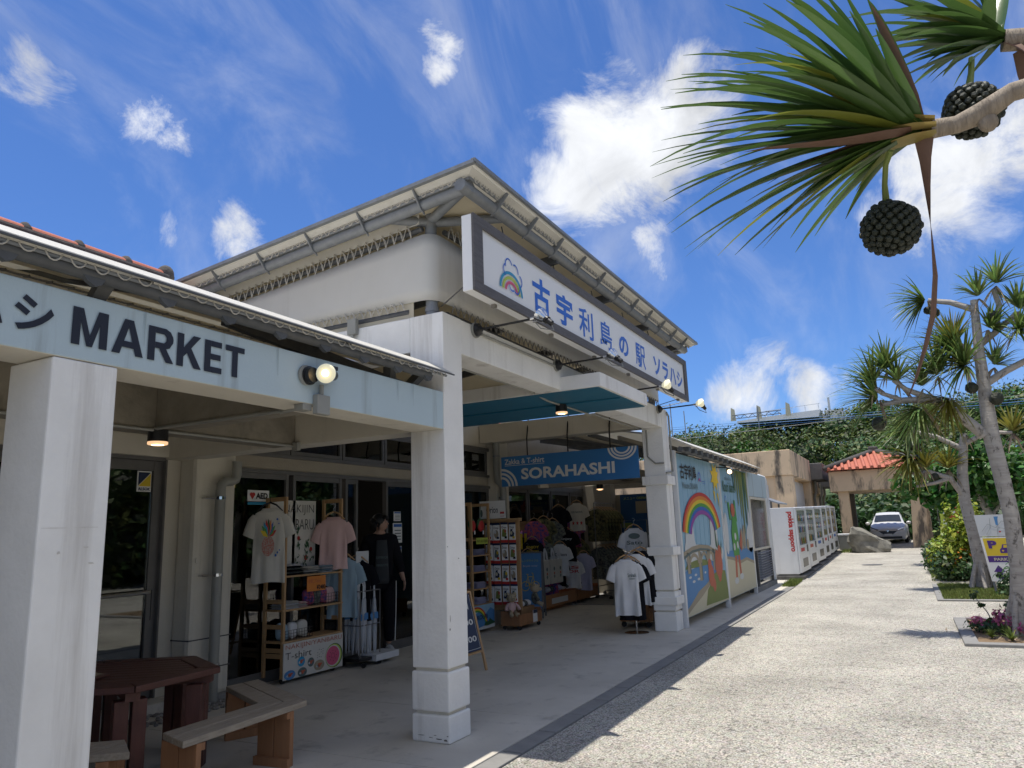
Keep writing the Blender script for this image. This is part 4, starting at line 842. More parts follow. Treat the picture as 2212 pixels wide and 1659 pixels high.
for xa, xb in ((.11, .31), (.36, .52), (.56, .66)): F(arc((xa + xb) / 2, .40, (xb - xa) / 2 + .01, .09, 0, 180, .03, 12, .03), 'c_tan', .0065)
bands = ['c_red', 'c_orange', 'c_yellow', 'c_green', 'c_blue', 'c_purple']
for k, m_ in enumerate(bands): flat(arc(.48, .47, .47 - .030 * k, .30 - .024 * k, 12, 172, .036, 30, .028), o, u, v, m_, t, .0036 + .0005 * k, 'rainbow_band')
F([disc(.10, .30, .028, .01), disc(.22, .31, .028, .01), disc(.17, .26, .03, .011), disc(.28, .27, .03, .011), disc(.44, .31, .02, .01)], 'c_cloud', .0045)
F([[(.40, .03), (.47, .16), (.55, .20), (.66, .28), (.80, .30), (.96, .28), (1, .10), (1, .015)]], 'c_olive', .007)
F([disc(.80, .35, .10, .12), disc(.84, .43, .05, .10), disc(.76, .40, .05, .09), disc(.80, .27, .05, .08)], 'c_coral', .009)
F([disc(.58, .27, .07, .10), disc(.56, .36, .045, .06), disc(.64, .18, .04, .06)], 'c_coral', .0085)
F([[(.80, .48), (.83, .60), (.85, .48)], [(.86, .46), (.92, .58), (.90, .44)], [(.76, .52), (.75, .62), (.80, .50)]], 'c_dkgreen', .008)
sun_ = [(.90 + .13 * (1 if i % 2 else .55) * math.cos(i * PI / 8), .90 + .11 * (1 if i % 2 else .55) * math.sin(i * PI / 8)) for i in range(16)]
F([[(min(1, x), min(1, y)) for x, y in sun_]], 'c_yellow', .004); F([[(.82, .80), (.86, .70), (.87, .79)], [(.92, .78), (.97, .66), (.96, .78)]], 'c_yellow', .004)
P3 = lambda x, y: (o[0] + u[0] * x, o[1] - .004, o[2] + v[2] * y)
text('古宇利島', P3(.055, .845), (u[0] * .36, 0, 0), (0, 0, v[2] * .10), 'ink', t, bold=.02); text('Welcome OKINAWA', P3(.08, .785), (u[0] * .35, 0, 0), (0, 0, v[2] * .042), 'c_slate', t, bold=.01)
F(arc(.49, .88, .035, .032, 0, 360, .008, 18, .008), 'blue_ink', .004); F(arc(.49, .845, .03, .025, 0, 180, .01, 12, .01), 'c_pink', .005); F([[(.54, .85), (.64, .85), (.64, .853), (.54, .853)], [(.56, .835), (.64, .835), (.64, .838), (.56, .838)]], 'blue_ink', .004)
t, o, u, v = mural(15.42, 18.30, 'painted panel with palm fronds, beach and green dancing figure')
F = lambda polys, m_, lift=.002, nm='painted_shape': flat_each(polys, o, u, v, m_, t, lift, nm)
F([[(0, 0), (1, 0), (1, .20), (.7, .245), (.45, .23), (.2, .27), (0, .29)]], 'c_sand', .004); F([[(0, .29), (.2, .27), (.45, .23), (.7, .245), (1, .20), (1, .225), (.7, .27), (.45, .255), (.2, .295), (0, .31)]], 'c_tan', .005)
F([[(0, .29), (1, .19), (1, .34), (0, .345)]], 'c_sea', .003)
F([disc(.92, .42, .14, .12), disc(1 - .06, .55, .05, .13), disc(.06, .48, .06, .16)], 'c_cloud', .003)
F([disc(.58, .42, .05, .09), disc(.68, .44, .05, .10), disc(.80, .37, .05, .05)], 'c_tan', .0045)
for a, b_, c_, w_, m_ in ((.42, .84, .46, .05, 'c_dkgreen'), (.52, .83, .50, .05, 'c_olive'), (.60, .72, .57, .06, 'c_olive'), (.68, .62, .66, .08, 'c_olive'), (.76, .48, .74, .09, 'c_olive'), (.86, .56, .84, .10, 'c_dkgreen'), (.93, .66, .95, .10, 'c_olive')):
    F([[(a - w_ / 2, .995), (c_ - .005, b_), (c_ + .02, b_ - .03), (a + w_ / 2, .995)]], m_, .004 + .0002 * a)
# a plain figure: stalk-like body, arms up
F([[(.24, .30), (.44, .30), (.46, .45), (.42, .60), (.30, .62), (.22, .48)]], 'c_green', .006); F([disc(.33, .66, .07, .055)], 'c_coral', .007)
F([[(.20, .58), (.26, .58), (.22, .72), (.17, .72)], [(.40, .58), (.46, .56), (.43, .74), (.39, .74)]], 'c_green', .0065)
F([[(.24, .12), (.30, .12), (.34, .30), (.27, .30)], [(.40, .14), (.46, .14), (.44, .30), (.37, .30)]], 'c_coral', .0065); F([disc(.26, .11, .07, .025), disc(.45, .13, .07, .025)], 'c_cloud', .007)
F([disc(.34, .45, .035, .03), disc(.28, .37, .03, .03), disc(.40, .38, .03, .03)], 'c_cloud', .0075); F([[(.47, .38), (.56, .50), (.58, .40), (.52, .32)]], 'c_coral', .006)
text('Kouri island', P3(.06, .80), (u[0] * .40, 0, 0), (0, 0, v[2] * .085), 'c_dkgreen', t, bold=.02); text('OKINAWA', P3(.14, .895), (u[0] * .24, 0, 0), (0, 0, v[2] * .022), 'c_slate', t)
F(arc(.12, .74, .03, .03, 0, 360, .006, 14, .006), 'blue_ink', .004); F(arc(.12, .71, .025, .02, 0, 180, .01, 10, .01), 'c_lime', .004)

M['haze_cloth'] = mat('hazy_grey_curtain', (.34, .31, .34), .8, (.17, .15, .17), 3.5, 1.0)  # window's grey haze painted into the curtain colour
t = thing('kiosk_window', 'pale blue wall bay with hazy display window above a slatted grille', 'window', (19.8, 3.36, 0))
MB().box(18.42, 21.15, 3.34, 3.6, 2.25, 2.83).build('wall', 'blue_paint', t); MB().box(20.85, 21.15, 3.34, 3.6, 0, 2.249).build('wall', 'white_metal', t); MB().box(18.42, 18.55, 3.34, 3.6, 0, 2.249).build('wall', 'white_metal', t)
f = MB(); f.box(18.56, 18.64, 3.33, 3.40, .95, 2.24); f.box(20.76, 20.84, 3.33, 3.40, .95, 2.24); f.box(18.64, 20.76, 3.33, 3.40, 2.18, 2.24); f.box(18.64, 20.76, 3.33, 3.4, .95, 1.0)
f = f.build('window_frame', 'cream', t); MB().box(18.641, 20.759, 3.36, 3.366, 1.001, 2.179).build('pane', 'glass_clear', f)
MB().box(18.6, 20.8, 3.45, 3.47, .9, 2.2).build('curtain', 'haze_cloth', t); MB().box(18.6, 20.8, 3.58, 3.6, 0, .9).build('back_board', 'c_slate', t)
for k in range(11): MB().obox((19.75, 3.33, .28 + k * .06), (1.05, 0, 0), (0, .03, .0), (0, .012, .012)).build('slat', 'alu', t)
MB().box(18.7, 18.76, 3.30, 3.36, .1, .95).build('grille_post', 'alu', t); MB().box(20.74, 20.80, 3.30, 3.36, .1, .95).build('grille_post', 'alu', t)
smooth_by(MB().tube([(21.19, 3.36, 0), (21.19, 3.36, 2.72), (21.17, 3.38, 2.80), (21.05, 3.5, 2.86)], .06, 12).build('drainpipe', 'white_metal', t))
MB().box(18.4, 21.25, 3.3, 3.6, 0, .12).build('plinth', 'kerb', t)
MB().box(15.3, 21.2, 3.62, 8, 0, .02).build('floor_strip', 'kerb', shop)

# ================================================================== DOUBLE-SIDED GOODS
def shirt(name, label, m_, cat='t-shirt', group=None, w=.50, h=.68, hanger='wood', prints=None, fold=1.0, seed=0):
    """hanging T-shirt facing -Y, origin at the hook; thin body with folds, tapered sleeves"""
    w *= .86
    t = thing(name, label, cat, (0, 0, 0), group); r = random.Random(seed)
    b = MB(); n = 44; rings = [(-.155, .085, .016), (-.175, w * .26, .028), (-.205, w * .42, .034), (-.26, w * .475, .038), (-.33, w * .485, .040), (-.42, w * .475, .040), (-.52, w * .47, .042), (-.62, w * .475, .043), (-.72, w * .48, .045), (-.15 - h, w * .50, .048)]; rings = [q for q in rings if q[0] > -.15 - h + .02 or q is rings[-1]]
    ph = r.uniform(0, 6)
    for z, hw, hd in rings:
        for k in range(n):
            a = 2 * PI * k / n; x = hw * math.copysign(abs(math.cos(a)) ** .75, math.cos(a)); y = hd * math.copysign(abs(math.sin(a)) ** .6, math.sin(a))
            ff = fold * max(0, (-z - .22)) * (.050 * math.sin(x * 30 + ph + z * 3) + .030 * math.sin(x * 61 + ph * 2 - z * 5)) + .010 * mnoise.noise(Vector((x * 9, z * 9, ph))); b.v.append((x, y + ff, z + .008 * math.sin(x * 20 + ph) * (z < -.7)))
    b.f = [(i * n + k, i * n + (k + 1) % n, (i + 1) * n + (k + 1) % n, (i + 1) * n + k) for i in range(len(rings) - 1) for k in range(n)]; b.m = [0] * len(b.f)
    for sgn in (-1, 1):
        S = [((sgn * w * .34, 0, -.245), .070, .030), ((sgn * w * .46, 0, -.30), .074, .032), ((sgn * w * .55, 0, -.39), .073, .030), ((sgn * w * .61, 0, -.475), .074, .028)]
        ax = Vector((sgn * .36, 0, -.80)).normalized(); wd = Vector((-ax.z, 0, ax.x)) * 1.0; base = len(b.v); q = 14
        for c, a1, a2 in S:
            for k in range(q):
                a = 2 * PI * k / q; b.v.append(tuple(Vector(c) + wd * a1 * math.cos(a) + Vector((0, 1, 0)) * a2 * math.sin(a)))
        fs = [(base + i * q + k, base + i * q + (k + 1) % q, base + (i + 1) * q + (k + 1) % q, base + (i + 1) * q + k) for i in range(3) for k in range(q)]; b.f += fs; b.m += [0] * len(fs)
    b.build('body', m_, t, smooth=True)
    c = MB(); c.lathe((0, 0, -.16), (0, 0, 1), [(0, .088), (.010, .080)], 20); c = MB(); nn = 20
    vs = []
    for rr, zz in ((.092, -.158), (.078, -.150)):
        for k in range(nn): a = 2 * PI * k / nn; vs.append((rr * math.cos(a), rr * .42 * math.sin(a) - (.012 if math.sin(a) < 0 else 0), zz - (.035 if math.sin(a) < 0 else 0) * abs(math.sin(a))))
    c.add(vs, [(k, (k + 1) % nn, nn + (k + 1) % nn, nn + k) for k in range(nn)]); c.build('collar', m_, t)
    if hanger:
        hm = 'wood' if hanger == 'wood' else 'black'; g = MB()
        for sgn in (-1, 1): g.tube([(0, 0, -.085), (sgn * .07, 0, -.115), (sgn * w * .38, 0, -.185)], [.019, .018, .012], 8, flat=.6)
        g = g.build('hanger', hm, t, smooth=True); MB().tube([(0, 0, -.08), (0, 0, -.04), (.018, 0, -.02), (.02, 0, .0), (0, 0, .018), (-.018, 0, .006)], .003, 6).build('hook', 'chrome' if hanger == 'wood' else 'black', g)
    if prints: prints(t)
    return t
def put(t, x, y, z, rz): t.location = (x, y, z); t.rotation_euler = (0, 0, rz); return t
def pinea(t):
    o_, u_, v_ = (-.115, -.062, -.70), (.23, 0, 0), (0, 0, .44)
    cols = ['c_red', 'c_green', 'c_blue', 'c_orange', 'c_dkgreen', 'c_red', 'c_cyan', 'c_green', 'c_yellow']
    for k in range(9):
        a = math.radians(20 + k * 17.5); ex, ey = .5 + .42 * math.cos(a), .52 + .46 * math.sin(a); nx, ny = -math.sin(a) * .09, math.cos(a) * .07
        flat([[(.5, .50), (.5 + (ex - .5) * .5 + nx, .5 + (ey - .5) * .5 + ny), (ex, ey), (.5 + (ex - .5) * .5 - nx, .5 + (ey - .5) * .5 - ny)]], o_, u_, v_, cols[k], t, .003 + .0004 * k, 'printed_leaf')
    flat([disc(.5, .27, .30, .26)], o_, u_, v_, 'pine_print', t, .004, 'printed_fruit')
    flat([disc(.92, .95, .05, .03), disc(1.0, .84, .03, .02), disc(.96, .10, .04, .03), disc(1.06, .16, .03, .02), disc(.88, .03, .05, .035)], o_, u_, v_, 'c_blue', t, .003, 'printed_dot')
M['pine_print'] = mat('speckled_print', (.45, .10, .08), .8, (.42, .40, .34), 60, .3)
ws_ = shirt('hanging_shirt', 'cream T-shirt with multicoloured pineapple print on a black hanger', 'cloth_cream', w=.44, h=.84, hanger='black', prints=pinea, fold=.6, seed=1); put(ws_, 6.36, 6.55, 2.12, -.95)
p_ = shirt('hanging_shirt', 'pale pink T-shirt on a wooden hanger inside the display rack', 'cloth_pink', w=.42, h=.66, seed=2); put(p_, 7.42, 6.52, 2.02, -1.0)
p_ = shirt('hanging_shirt', 'pale blue T-shirt hanging below the pink one', 'cloth_blue', w=.46, h=.74, seed=3); put(p_, 7.58, 6.50, 1.50, -1.0)
p_ = shirt('hanging_shirt', 'plain black T-shirt hanging behind the pale blue one', 'cloth_black', w=.46, h=.76, seed=4); put(p_, 7.80, 6.46, 1.46, -1.0)

# ladder frame shelf with poster
def ladder(par, x, y0, y1, z1, rungs):
    for y in (y0, y1): MB().box(x - .015, x + .015, y - .022, y + .022, .06, z1).build('upright', 'wood', par, bevel=.003)
    for z in rungs: MB().box(x - .011, x + .011, min(y0, y1) + .023, max(y0, y1) - .023, z - .025, z + .025).build('rung', 'wood', par, bevel=.003)
ra = thing('display_rack', 'tall pine ladder rack with NAKIJIN YANBARU poster and watermelon panel', 'display rack', (7.0, 6.6, 0))
ladder(ra, 6.53, 6.47, 6.76, 2.10, (2.075, .90, .62, .36, .30)); ladder(ra, 7.50, 6.47, 6.76, 2.10, (2.075, 1.62, .62))
for z in (1.19, .81, .46):
    for k in range(4): MB().box(6.50, 7.53, 6.45 + k * .08, 6.525 + k * .08, z - .02, z).build('shelf_board', 'wood', ra, bevel=.002)
po = MB().box(6.52, 7.36, 6.77, 6.775, 1.15, 2.08).build('poster', 'paper_white', ra)
text('NAKIJIN', (6.80, 6.769, 1.90), (.52, 0, 0), (0, 0, .13), 'ink', po, bold=-.012); text('YANBARU', (6.72, 6.769, 1.72), (.60, 0, 0), (0, 0, .13), 'ink', po, bold=-.012)
lp = []; r = random.Random(5)
for k in range(120):
    sx_ = r.choice([.30, .62, .80, .95, .15]); hh = {.30: .40, .62: .62, .80: .45, .95: .6, .15: .35}[sx_]; y_ = r.uniform(0, hh); x_ = sx_ + r.gauss(0, .05) * (1.2 - y_ / hh); a = r.uniform(.3, 2.8); l_ = .06
    lp.append([(x_, y_), (x_ + l_ * math.cos(a) * .6 - .012, y_ + l_ * math.sin(a) * .6 + .01), (x_ + l_ * math.cos(a), y_ + l_ * math.sin(a)), (x_ + l_ * math.cos(a) * .5 + .014, y_ + l_ * math.sin(a) * .4)])
flat([p for p in lp if all(0 < x < 1 for x, y in p)], (6.52, 6.769, 1.15), (.84, 0, 0), (0, 0, .93), 'c_dkgreen', po, .002, 'printed_leaves')
flat([disc(.64, .50, .03, .03), disc(.80, .24, .04, .035), disc(.34, .20, .035, .03), disc(.5, .10, .04, .03), disc(.9, .35, .03, .03)], (6.52, 6.769, 1.15), (.84, 0, 0), (0, 0, .93), 'c_red', po, .003, 'printed_flower')
pn = MB().box(6.515, 7.515, 6.435, 6.445, .045, .44).build('front_panel', 'paper_white', ra); fo, fu, fv = (6.515, 6.434, .045), (1.0, 0, 0), (0, 0, .395)
text('NAKIJIN/YANBARU', (6.54, 6.433, .355), (.95, 0, 0), (0, 0, .068), 'c_coral', pn, bold=-.01); text('T-shirt', (6.54, 6.433, .26), (.42, 0, 0), (0, 0, .075), 'ink', pn, bold=-.01)
flat([disc(.84, .38, .155, .355, 26)], fo, fu, fv, 'c_dkgreen', pn, .002); flat([disc(.83, .38, .145, .335, 26)], fo, fu, fv, 'c_lime', pn, .003); flat([disc(.82, .38, .130, .31, 26)], fo, fu, fv, 'c_cloud', pn, .004); flat([disc(.815, .38, .118, .28, 26)], fo, fu, fv, 'c_pink', pn, .005)
flat([disc(.815 + .08 * math.cos(a) * q, .38 + .19 * math.sin(a) * q, .006, .016, 6) for q in (.4, .8) for a in np.arange(0, 6.2, .8)], fo, fu, fv, 'ink', pn, .006)
flat([disc(.55 + .03 * (k % 4), .42 + .07 * (k // 3) + .02 * (k % 2), .008, .010, 6) for k in range(12)], fo, fu, fv, 'ink', pn, .003)
for cx_, cy_, rx, ry, c1 in ((.10, .12, .09, .13, 'c_sea'), (.30, .12, .075, .13, 'c_slate'), (.28, .42, .06, .14, 'c_cyan'), (.44, .34, .055, .13, 'c_slate'), (.58, .20, .09, .15, 'c_tan')):
    flat([disc(cx_, cy_, rx, ry)], fo, fu, fv, c1, pn, .002); flat([disc(cx_, cy_, rx * .35, ry * .4), disc(cx_ + .03, cy_ + .03, rx * .2, ry * .2)], fo, fu, fv, 'c_coral', pn, .003); flat([disc(cx_ - .03, cy_ - .02, rx * .25, ry * .25)], fo, fu, fv, 'c_cloud', pn, .003)
for x in (6.58, 7.42): MB().lathe((x, 6.5, .035), (0, 1, 0), [(0, .035), (.025, .035)], 14).build('caster', 'black', ra)
pc_ = MB().box(6.86, 7.18, 6.425, 6.43, .985, 1.16).build('price_card', 'c_orange', ra); text('今帰仁 T-shirt', (6.87, 6.424, 1.08), (.22, 0, 0), (0, 0, .05), 'c_coral', pc_); text('¥2480', (7.02, 6.424, 1.0), (.15, 0, 0), (0, 0, .055), 'ink', pc_, bold=.02)

def folded(label, m_, w=.26, d=.22, h=.022, seed=0, group='folded shirts on the pine rack'):
    r = random.Random(seed); b = MB(); n = 8
    def f(u_, v_):
        e = min(u_, 1 - u_, v_, 1 - v_) * 8; return ((u_ - .5) * w, (v_ - .5) * d, h * min(1, e + .15) * (.75 + .35 * mnoise.noise(Vector((u_ * 3, v_ * 3, seed)))))
    b.grid(f, n, n); b.add([(-w / 2, -d / 2, 0), (w / 2, -d / 2, 0), (w / 2, d / 2, 0), (-w / 2, d / 2, 0)], [(3, 2, 1, 0)])
    o_ = b.build('folded_shirt', m_, smooth=True, base=(0, 0, 0)); tag(o_, label, 'folded shirt', group); return o_
def stack(x, y, z, ms, lab, grp, w=.28, d=.24, dz=.021, seed=0):
    for k, m_ in enumerate(ms):
        o_ = folded(lab.format('topmost' if k == len(ms) - 1 else ('bottom', 'second lowest', 'third lowest', 'fourth lowest', 'fifth lowest')[k]), m_, w, d, dz * 1.15, seed + k, grp); o_.location = (x + random.uniform(-.012, .012), y, z + k * dz); o_.rotation_euler = (0, 0, random.uniform(-.08, .08))
stack(6.72, 6.60, 1.191, ['cloth_black', 'cloth_navy', 'cloth_black', 'cloth_navy', 'cloth_black', 'cloth_white'], '{} shirt of the dark pile at the near end of the upper shelf', 'dark pile on the upper shelf')
stack(7.02, 6.60, 1.191, ['cloth_navy', 'cloth_white', 'cloth_cream', 'cloth_cream'], '{} shirt of the cream pile mid upper shelf', 'cream pile on the upper shelf')
stack(7.32, 6.60, 1.191, ['cloth_white', 'cloth_blue', 'cloth_white', 'cloth_blue'], '{} shirt of the pale blue pile at the far end of the upper shelf', 'pale blue pile on the upper shelf')
stack(6.68, 6.60, .811, ['cloth_white', 'cloth_cream', 'cloth_white', 'cloth_cream'], '{} shirt of the white pile on the middle shelf', 'white pile on the middle shelf')
stack(6.88, 6.60, .811, ['cloth_pink', 'cloth_cream', 'cloth_pink'], '{} shirt of the pink pile beside the wire basket', 'pink pile on the middle shelf', w=.16)
def basket(x0, x1, y0, y1, z0, h, lab, packs):
    t = thing('wire_basket', lab, 'wire basket', ((x0 + x1) / 2, (y0 + y1) / 2, z0)); b = MB()
    for z in np.linspace(z0 + .004, z0 + h, 4):
        for p, q in (((x0, y0), (x1, y0)), ((x1, y0), (x1, y1)), ((x1, y1), (x0, y1)), ((x0, y1), (x0, y0))): b.bar((*p, z), (*q, z), .004, .004)
    for x in np.linspace(x0, x1, 11): b.bar((x, y0, z0), (x, y0, z0 + h), .003, .003); b.bar((x, y1, z0), (x, y1, z0 + h), .003, .003)
    for y in np.linspace(y0, y1, 6): b.bar((x0, y, z0), (x0, y, z0 + h), .003, .003); b.bar((x1, y, z0), (x1, y, z0 + h), .003, .003); b.bar((x0, y, z0 + .003), (x1, y, z0 + .003), .003, .003)
    b.build('wire_mesh', 'black', t)
    for k, (m_, lb) in enumerate(packs):
        cx_ = x0 + .06 + (x1 - x0 - .12) * (k + .0) / max(1, len(packs) - 1); c = MB(); c.ball((0, 0, 0), (.085, .05, .10), 14, 10); c.v = [tuple(math.copysign(abs(a_ / q_) ** .55 * q_, a_) for a_, q_ in zip(p_, (.075, .035, .09))) for p_ in c.v]
        c.v = [(x * (1 + .2 * mnoise.noise(Vector((x * 9, y * 9, z * 9 + k)))), y, z * (1 + .25 * mnoise.noise(Vector((x * 11 + k, y * 7, z * 8))))) for x, y, z in c.v]
        o_ = c.build('packed_shirt', m_, smooth=True, base=(0, 0, 0)); tag(o_, lb, 'packed shirt', 'bagged shirts in wire baskets'); o_.location = (cx_, (y0 + y1) / 2, z0 + .095); o_.rotation_euler = (random.uniform(-.3, .1), random.uniform(-.25, .25), random.uniform(-.3, .3))
basket(6.98, 7.47, 6.46, 6.70, .815, .12, 'black wire basket of bright bagged shirts on the middle shelf', [('cloth_multi', 'bright blue bagged shirt at the near end of the middle basket'), ('cloth_navy', 'dark bagged shirt second in the middle basket'), ('cloth_multi', 'red and blue bagged shirt third in the middle basket'), ('cloth_pink', 'pink bagged shirt at the far end of the middle basket')])
basket(6.56, 7.0, 6.46, 6.70, .465, .11, 'black wire basket of blue and white bags on the lowest shelf', [('cloth_blue', 'blue patterned bag at the near end of the lowest basket'), ('cloth_white', 'white bag in the middle of the lowest basket'), ('cloth_cream', 'cream patterned bag at the far end of the lowest basket')])

# ================================================================== UMBRELLAS, PERSON, BOARDS
us = thing('umbrella_rack', 'wheeled black and grey umbrella rack beside the ladder rack', 'umbrella rack', (7.95, 6.42, 0))
MB().box(7.62, 8.10, 6.25, 6.58, .07, .11).build('base_tray', 'black', us, bevel=.004); MB().box(7.86, 8.34, 6.18, 6.46, .05, .13).build('base_box', 'white_metal', us, bevel=.004)
for x, y in ((7.66, 6.22), (7.72, 6.60), (8.0, 6.24), (8.08, 6.58)): MB().lathe((x, y, .032), (1, .4, 0), [(-.014, .032), (.014, .032)], 14).build('caster', 'black', us)
f = MB()
for x, y in ((7.66, 6.28), (8.06, 6.28), (7.66, 6.56), (8.06, 6.56)): f.tube([(x, y, .11), (x, y, .92)], .008, 6)
for z in (.92, .5): f.tube([(7.66, 6.28, z), (8.06, 6.28, z), (8.06, 6.56, z), (7.66, 6.56, z), (7.66, 6.28, z)], .007, 6)
f.build('frame', 'alu', us); MB().box(7.72, 7.98, 6.40, 6.41, 1.05, 1.42).build('header_card', 'c_cloud', us, bevel=.01); MB().tube([(7.85, 6.41, .92), (7.85, 6.41, 1.1)], .006, 6).build('card_post', 'alu', us)
um = thing('umbrella', 'clear furled umbrella at the front row of the wheeled rack', 'umbrella', (0, 0, 0), 'clear umbrellas in the wheeled rack')
smooth_by(MB().tube([(0, 0, .0), (0, 0, .06), (0, 0, .40), (0, 0, .66), (0, 0, .70)], [.006, .014, .030, .020, .008], 8, flat=.8).build('canopy', 'clear', um))
smooth_by(MB().tube([(0, 0, .66), (0, 0, .84), (0, .012, .875), (0, .035, .885), (0, .055, .865), (0, .06, .83)], .010, 6).build('handle', 'white_metal', um)); MB().tube([(0, 0, 0), (0, 0, .7)], .004, 5).build('shaft', 'alu', um)
MB().box(-.03, .03, -.036, -.034, .42, .50).build('tag', 'c_sea', um)
k = 0
for ix in range(7):
    for iy in range(3):
        x = 7.69 + ix * .058 + random.uniform(-.01, .01); y = 6.32 + iy * .10 + random.uniform(-.012, .012); z = .13 + random.uniform(-.01, .03); lab = 'clear furled umbrella, %s in the %s row of the wheeled rack' % (('nearest the shelf', 'second', 'third', 'middle', 'fifth', 'sixth', 'nearest the doorway')[ix], ('front', 'middle', 'rear')[iy])
        if k == 0: um.location = (x, y, z); um['label'] = lab; um['group'] = 'front row of clear umbrellas'
        else:
            c = dup(um, (x, y, z), random.uniform(-.5, .5), lab, ('front', 'middle', 'rear')[iy] + ' row of clear umbrellas'); c.rotation_euler = (random.uniform(-.04, .04), random.uniform(-.05, .05), random.uniform(-.5, .5))
        k += 1

def skin_body(name, verts, edges, radii, m_, parent, root=0, sub=2, loc=None):
    me = bpy.data.meshes.new(name); me.from_pydata(verts, edges, []); o_ = bpy.data.objects.new(name, me); COL.objects.link(o_)
    s = o_.modifiers.new('skin', 'SKIN'); d = me.skin_vertices[0].data if me.skin_vertices else None
    if d is None:
        bmx = bmesh.new(); bmx.from_mesh(me); bmx.verts.layers.skin.verify(); bmx.to_mesh(me); bmx.free(); d = me.skin_vertices[0].data
    for i, rr in enumerate(radii): d[i].radius = (rr, rr) if isinstance(rr, (int, float)) else rr; d[i].use_root = (i == root)
    s.use_smooth_shade = True; ss = o_.modifiers.new('sub', 'SUBSURF'); ss.levels = sub; ss.render_levels = sub
    dg = bpy.context.evaluated_depsgraph_get(); bpy.context.view_layer.update(); new = bpy.data.meshes.new_from_object(o_.evaluated_get(bpy.context.evaluated_depsgraph_get()))
    bpy.data.objects.remove(o_); new.name = name; new.materials.clear(); new.materials.append(M[m_]); new.polygons.foreach_set('use_smooth', [True] * len(new.polygons))
    new.polygons.foreach_set('material_index', [0] * len(new.polygons))
    o2 = bpy.data.objects.new(name, new); COL.objects.link(o2); o2.parent = parent; ORG[o2.name] = ORG[parent.name]; return o2
pe = thing('person', 'black haired person in open black hoodie and striped trousers looking aside in the doorway', 'person', (0, 0, 0))
# figure faces -Y in its own frame, head turned to its left (+X)
V = [(0, 0, .98), (0, 0, 1.12), (0, -.005, 1.28), (0, .01, 1.43), (0, .0, 1.53), (.0, -.01, 1.62),
     (.17, .01, 1.43), (.235, .02, 1.17), (.28, -.08, .97), (-.17, .01, 1.43), (-.235, .03, 1.17), (-.24, -.02, .93),
     (.095, 0, .92), (.11, -.01, .52), (.12, .03, .10), (-.095, 0, .92), (-.12, -.02, .52), (-.15, .02, .10), (.295, -.13, .90), (-.24, -.05, .86)]
E_ = [(0, 1), (1, 2), (2, 3), (3, 4), (4, 5), (3, 6), (6, 7), (7, 8), (3, 9), (9, 10), (10, 11), (0, 12), (12, 13), (13, 14), (0, 15), (15, 16), (16, 17), (8, 18), (11, 19)]
R_ = [(.155, .115), (.14, .105), (.165, .115), (.13, .09), .052, .05, .068, .05, .034, .068, .05, .034, .088, .062, .040, .088, .062, .040, .024, .024]
skin_body('body', V, E_, R_, 'skin', pe)
V = [(0, .0, .86), (0, 0, 1.0), (0, 0.0, 1.15), (0, .0, 1.30), (0, .012, 1.43), (.165, .01, 1.43), (.24, .02, 1.18), (.28, -.075, .985), (-.165, .01, 1.43), (-.24, .03, 1.18), (-.245, -.015, .95)]
V.append((0, .045, 1.52)); E_ = [(0, 1), (1, 2), (2, 3), (3, 4), (4, 5), (5, 6), (6, 7), (4, 8), (8, 9), (9, 10), (4, 11)]
skin_body('hoodie', V, E_, [(.19, .14), (.19, .145), (.18, .135), (.20, .14), (.19, .125), .098, .075, .052, .098, .075, .052, (.085, .055)], 'cloth_black', pe)
V = [(0, 0, .95), (.10, 0, .88), (.115, -.01, .52), (.125, .03, .12), (-.10, 0, .88), (-.125, -.02, .52), (-.155, .02, .12)]
skin_body('trousers', V, [(0, 1), (1, 2), (2, 3), (0, 4), (4, 5), (5, 6)], [(.155, .12), .115, .088, .07, .115, .088, .07], 'cloth_black', pe)
# T-shirt panel seen between the open hoodie, printed
sh = MB().grid(lambda a, b_: ((a - .5) * .17, -.150 - .012 * math.sin(a * PI) + .02 * (b_ > .85), .90 + b_ * .52), 6, 8).build('t_shirt_front', 'cloth_tee', pe, smooth=True) if 'cloth_tee' in M else None
M['cloth_tee'] = mat('charcoal_cotton', (.035, .04, .045), .9)
sh = MB().grid(lambda a, b_: ((a - .5) * (.20 - .06 * b_), -.147 - .014 * math.sin(a * PI) + .05 * max(0, b_ - .6), .88 + b_ * .56), 6, 8).build('t_shirt_front', 'cloth_tee', pe, smooth=True, thick=.004)
text('EXPERIOR', (-.075, -.168, 1.20), (.15, 0, 0), (0, 0, .03), 'c_slate', sh); text('MMXITTE', (-.075, -.168, 1.10), (.15, 0, 0), (0, 0, .03), 'c_slate', sh)
hr = Matrix.Rotation(1.15, 3, 'Z')
hd = MB(); hc = Vector((.0, -.015, 1.66)); hd.ball(hc, (.073, .092, .112), 20, 16, rot=hr)
def hp(x, y, z): return hc + hr @ Vector((x, y, z))
def bump(vv):
    q = hr.inverted() @ (Vector(vv) - hc)
    if q.z < -.02: q.x *= 1 - .9 * (-q.z - .02); q.y = q.y - .010 if q.y < 0 else q.y * .85
    return tuple(hc + hr @ q)
hd.v = [bump(p) for p in hd.v]; hd.extr([hp(0, -.112, -.018), hp(.013, -.088, -.022), hp(0, -.086, .025), hp(-.013, -.088, -.022)], (0, 0, .001)); hd = hd.build('head', 'skin', pe, smooth=True)
MB().ball(hp(0, -.098, -.010), (.010, .018, .016), 8, 6, rot=hr).build('nose', 'skin', hd, smooth=True)
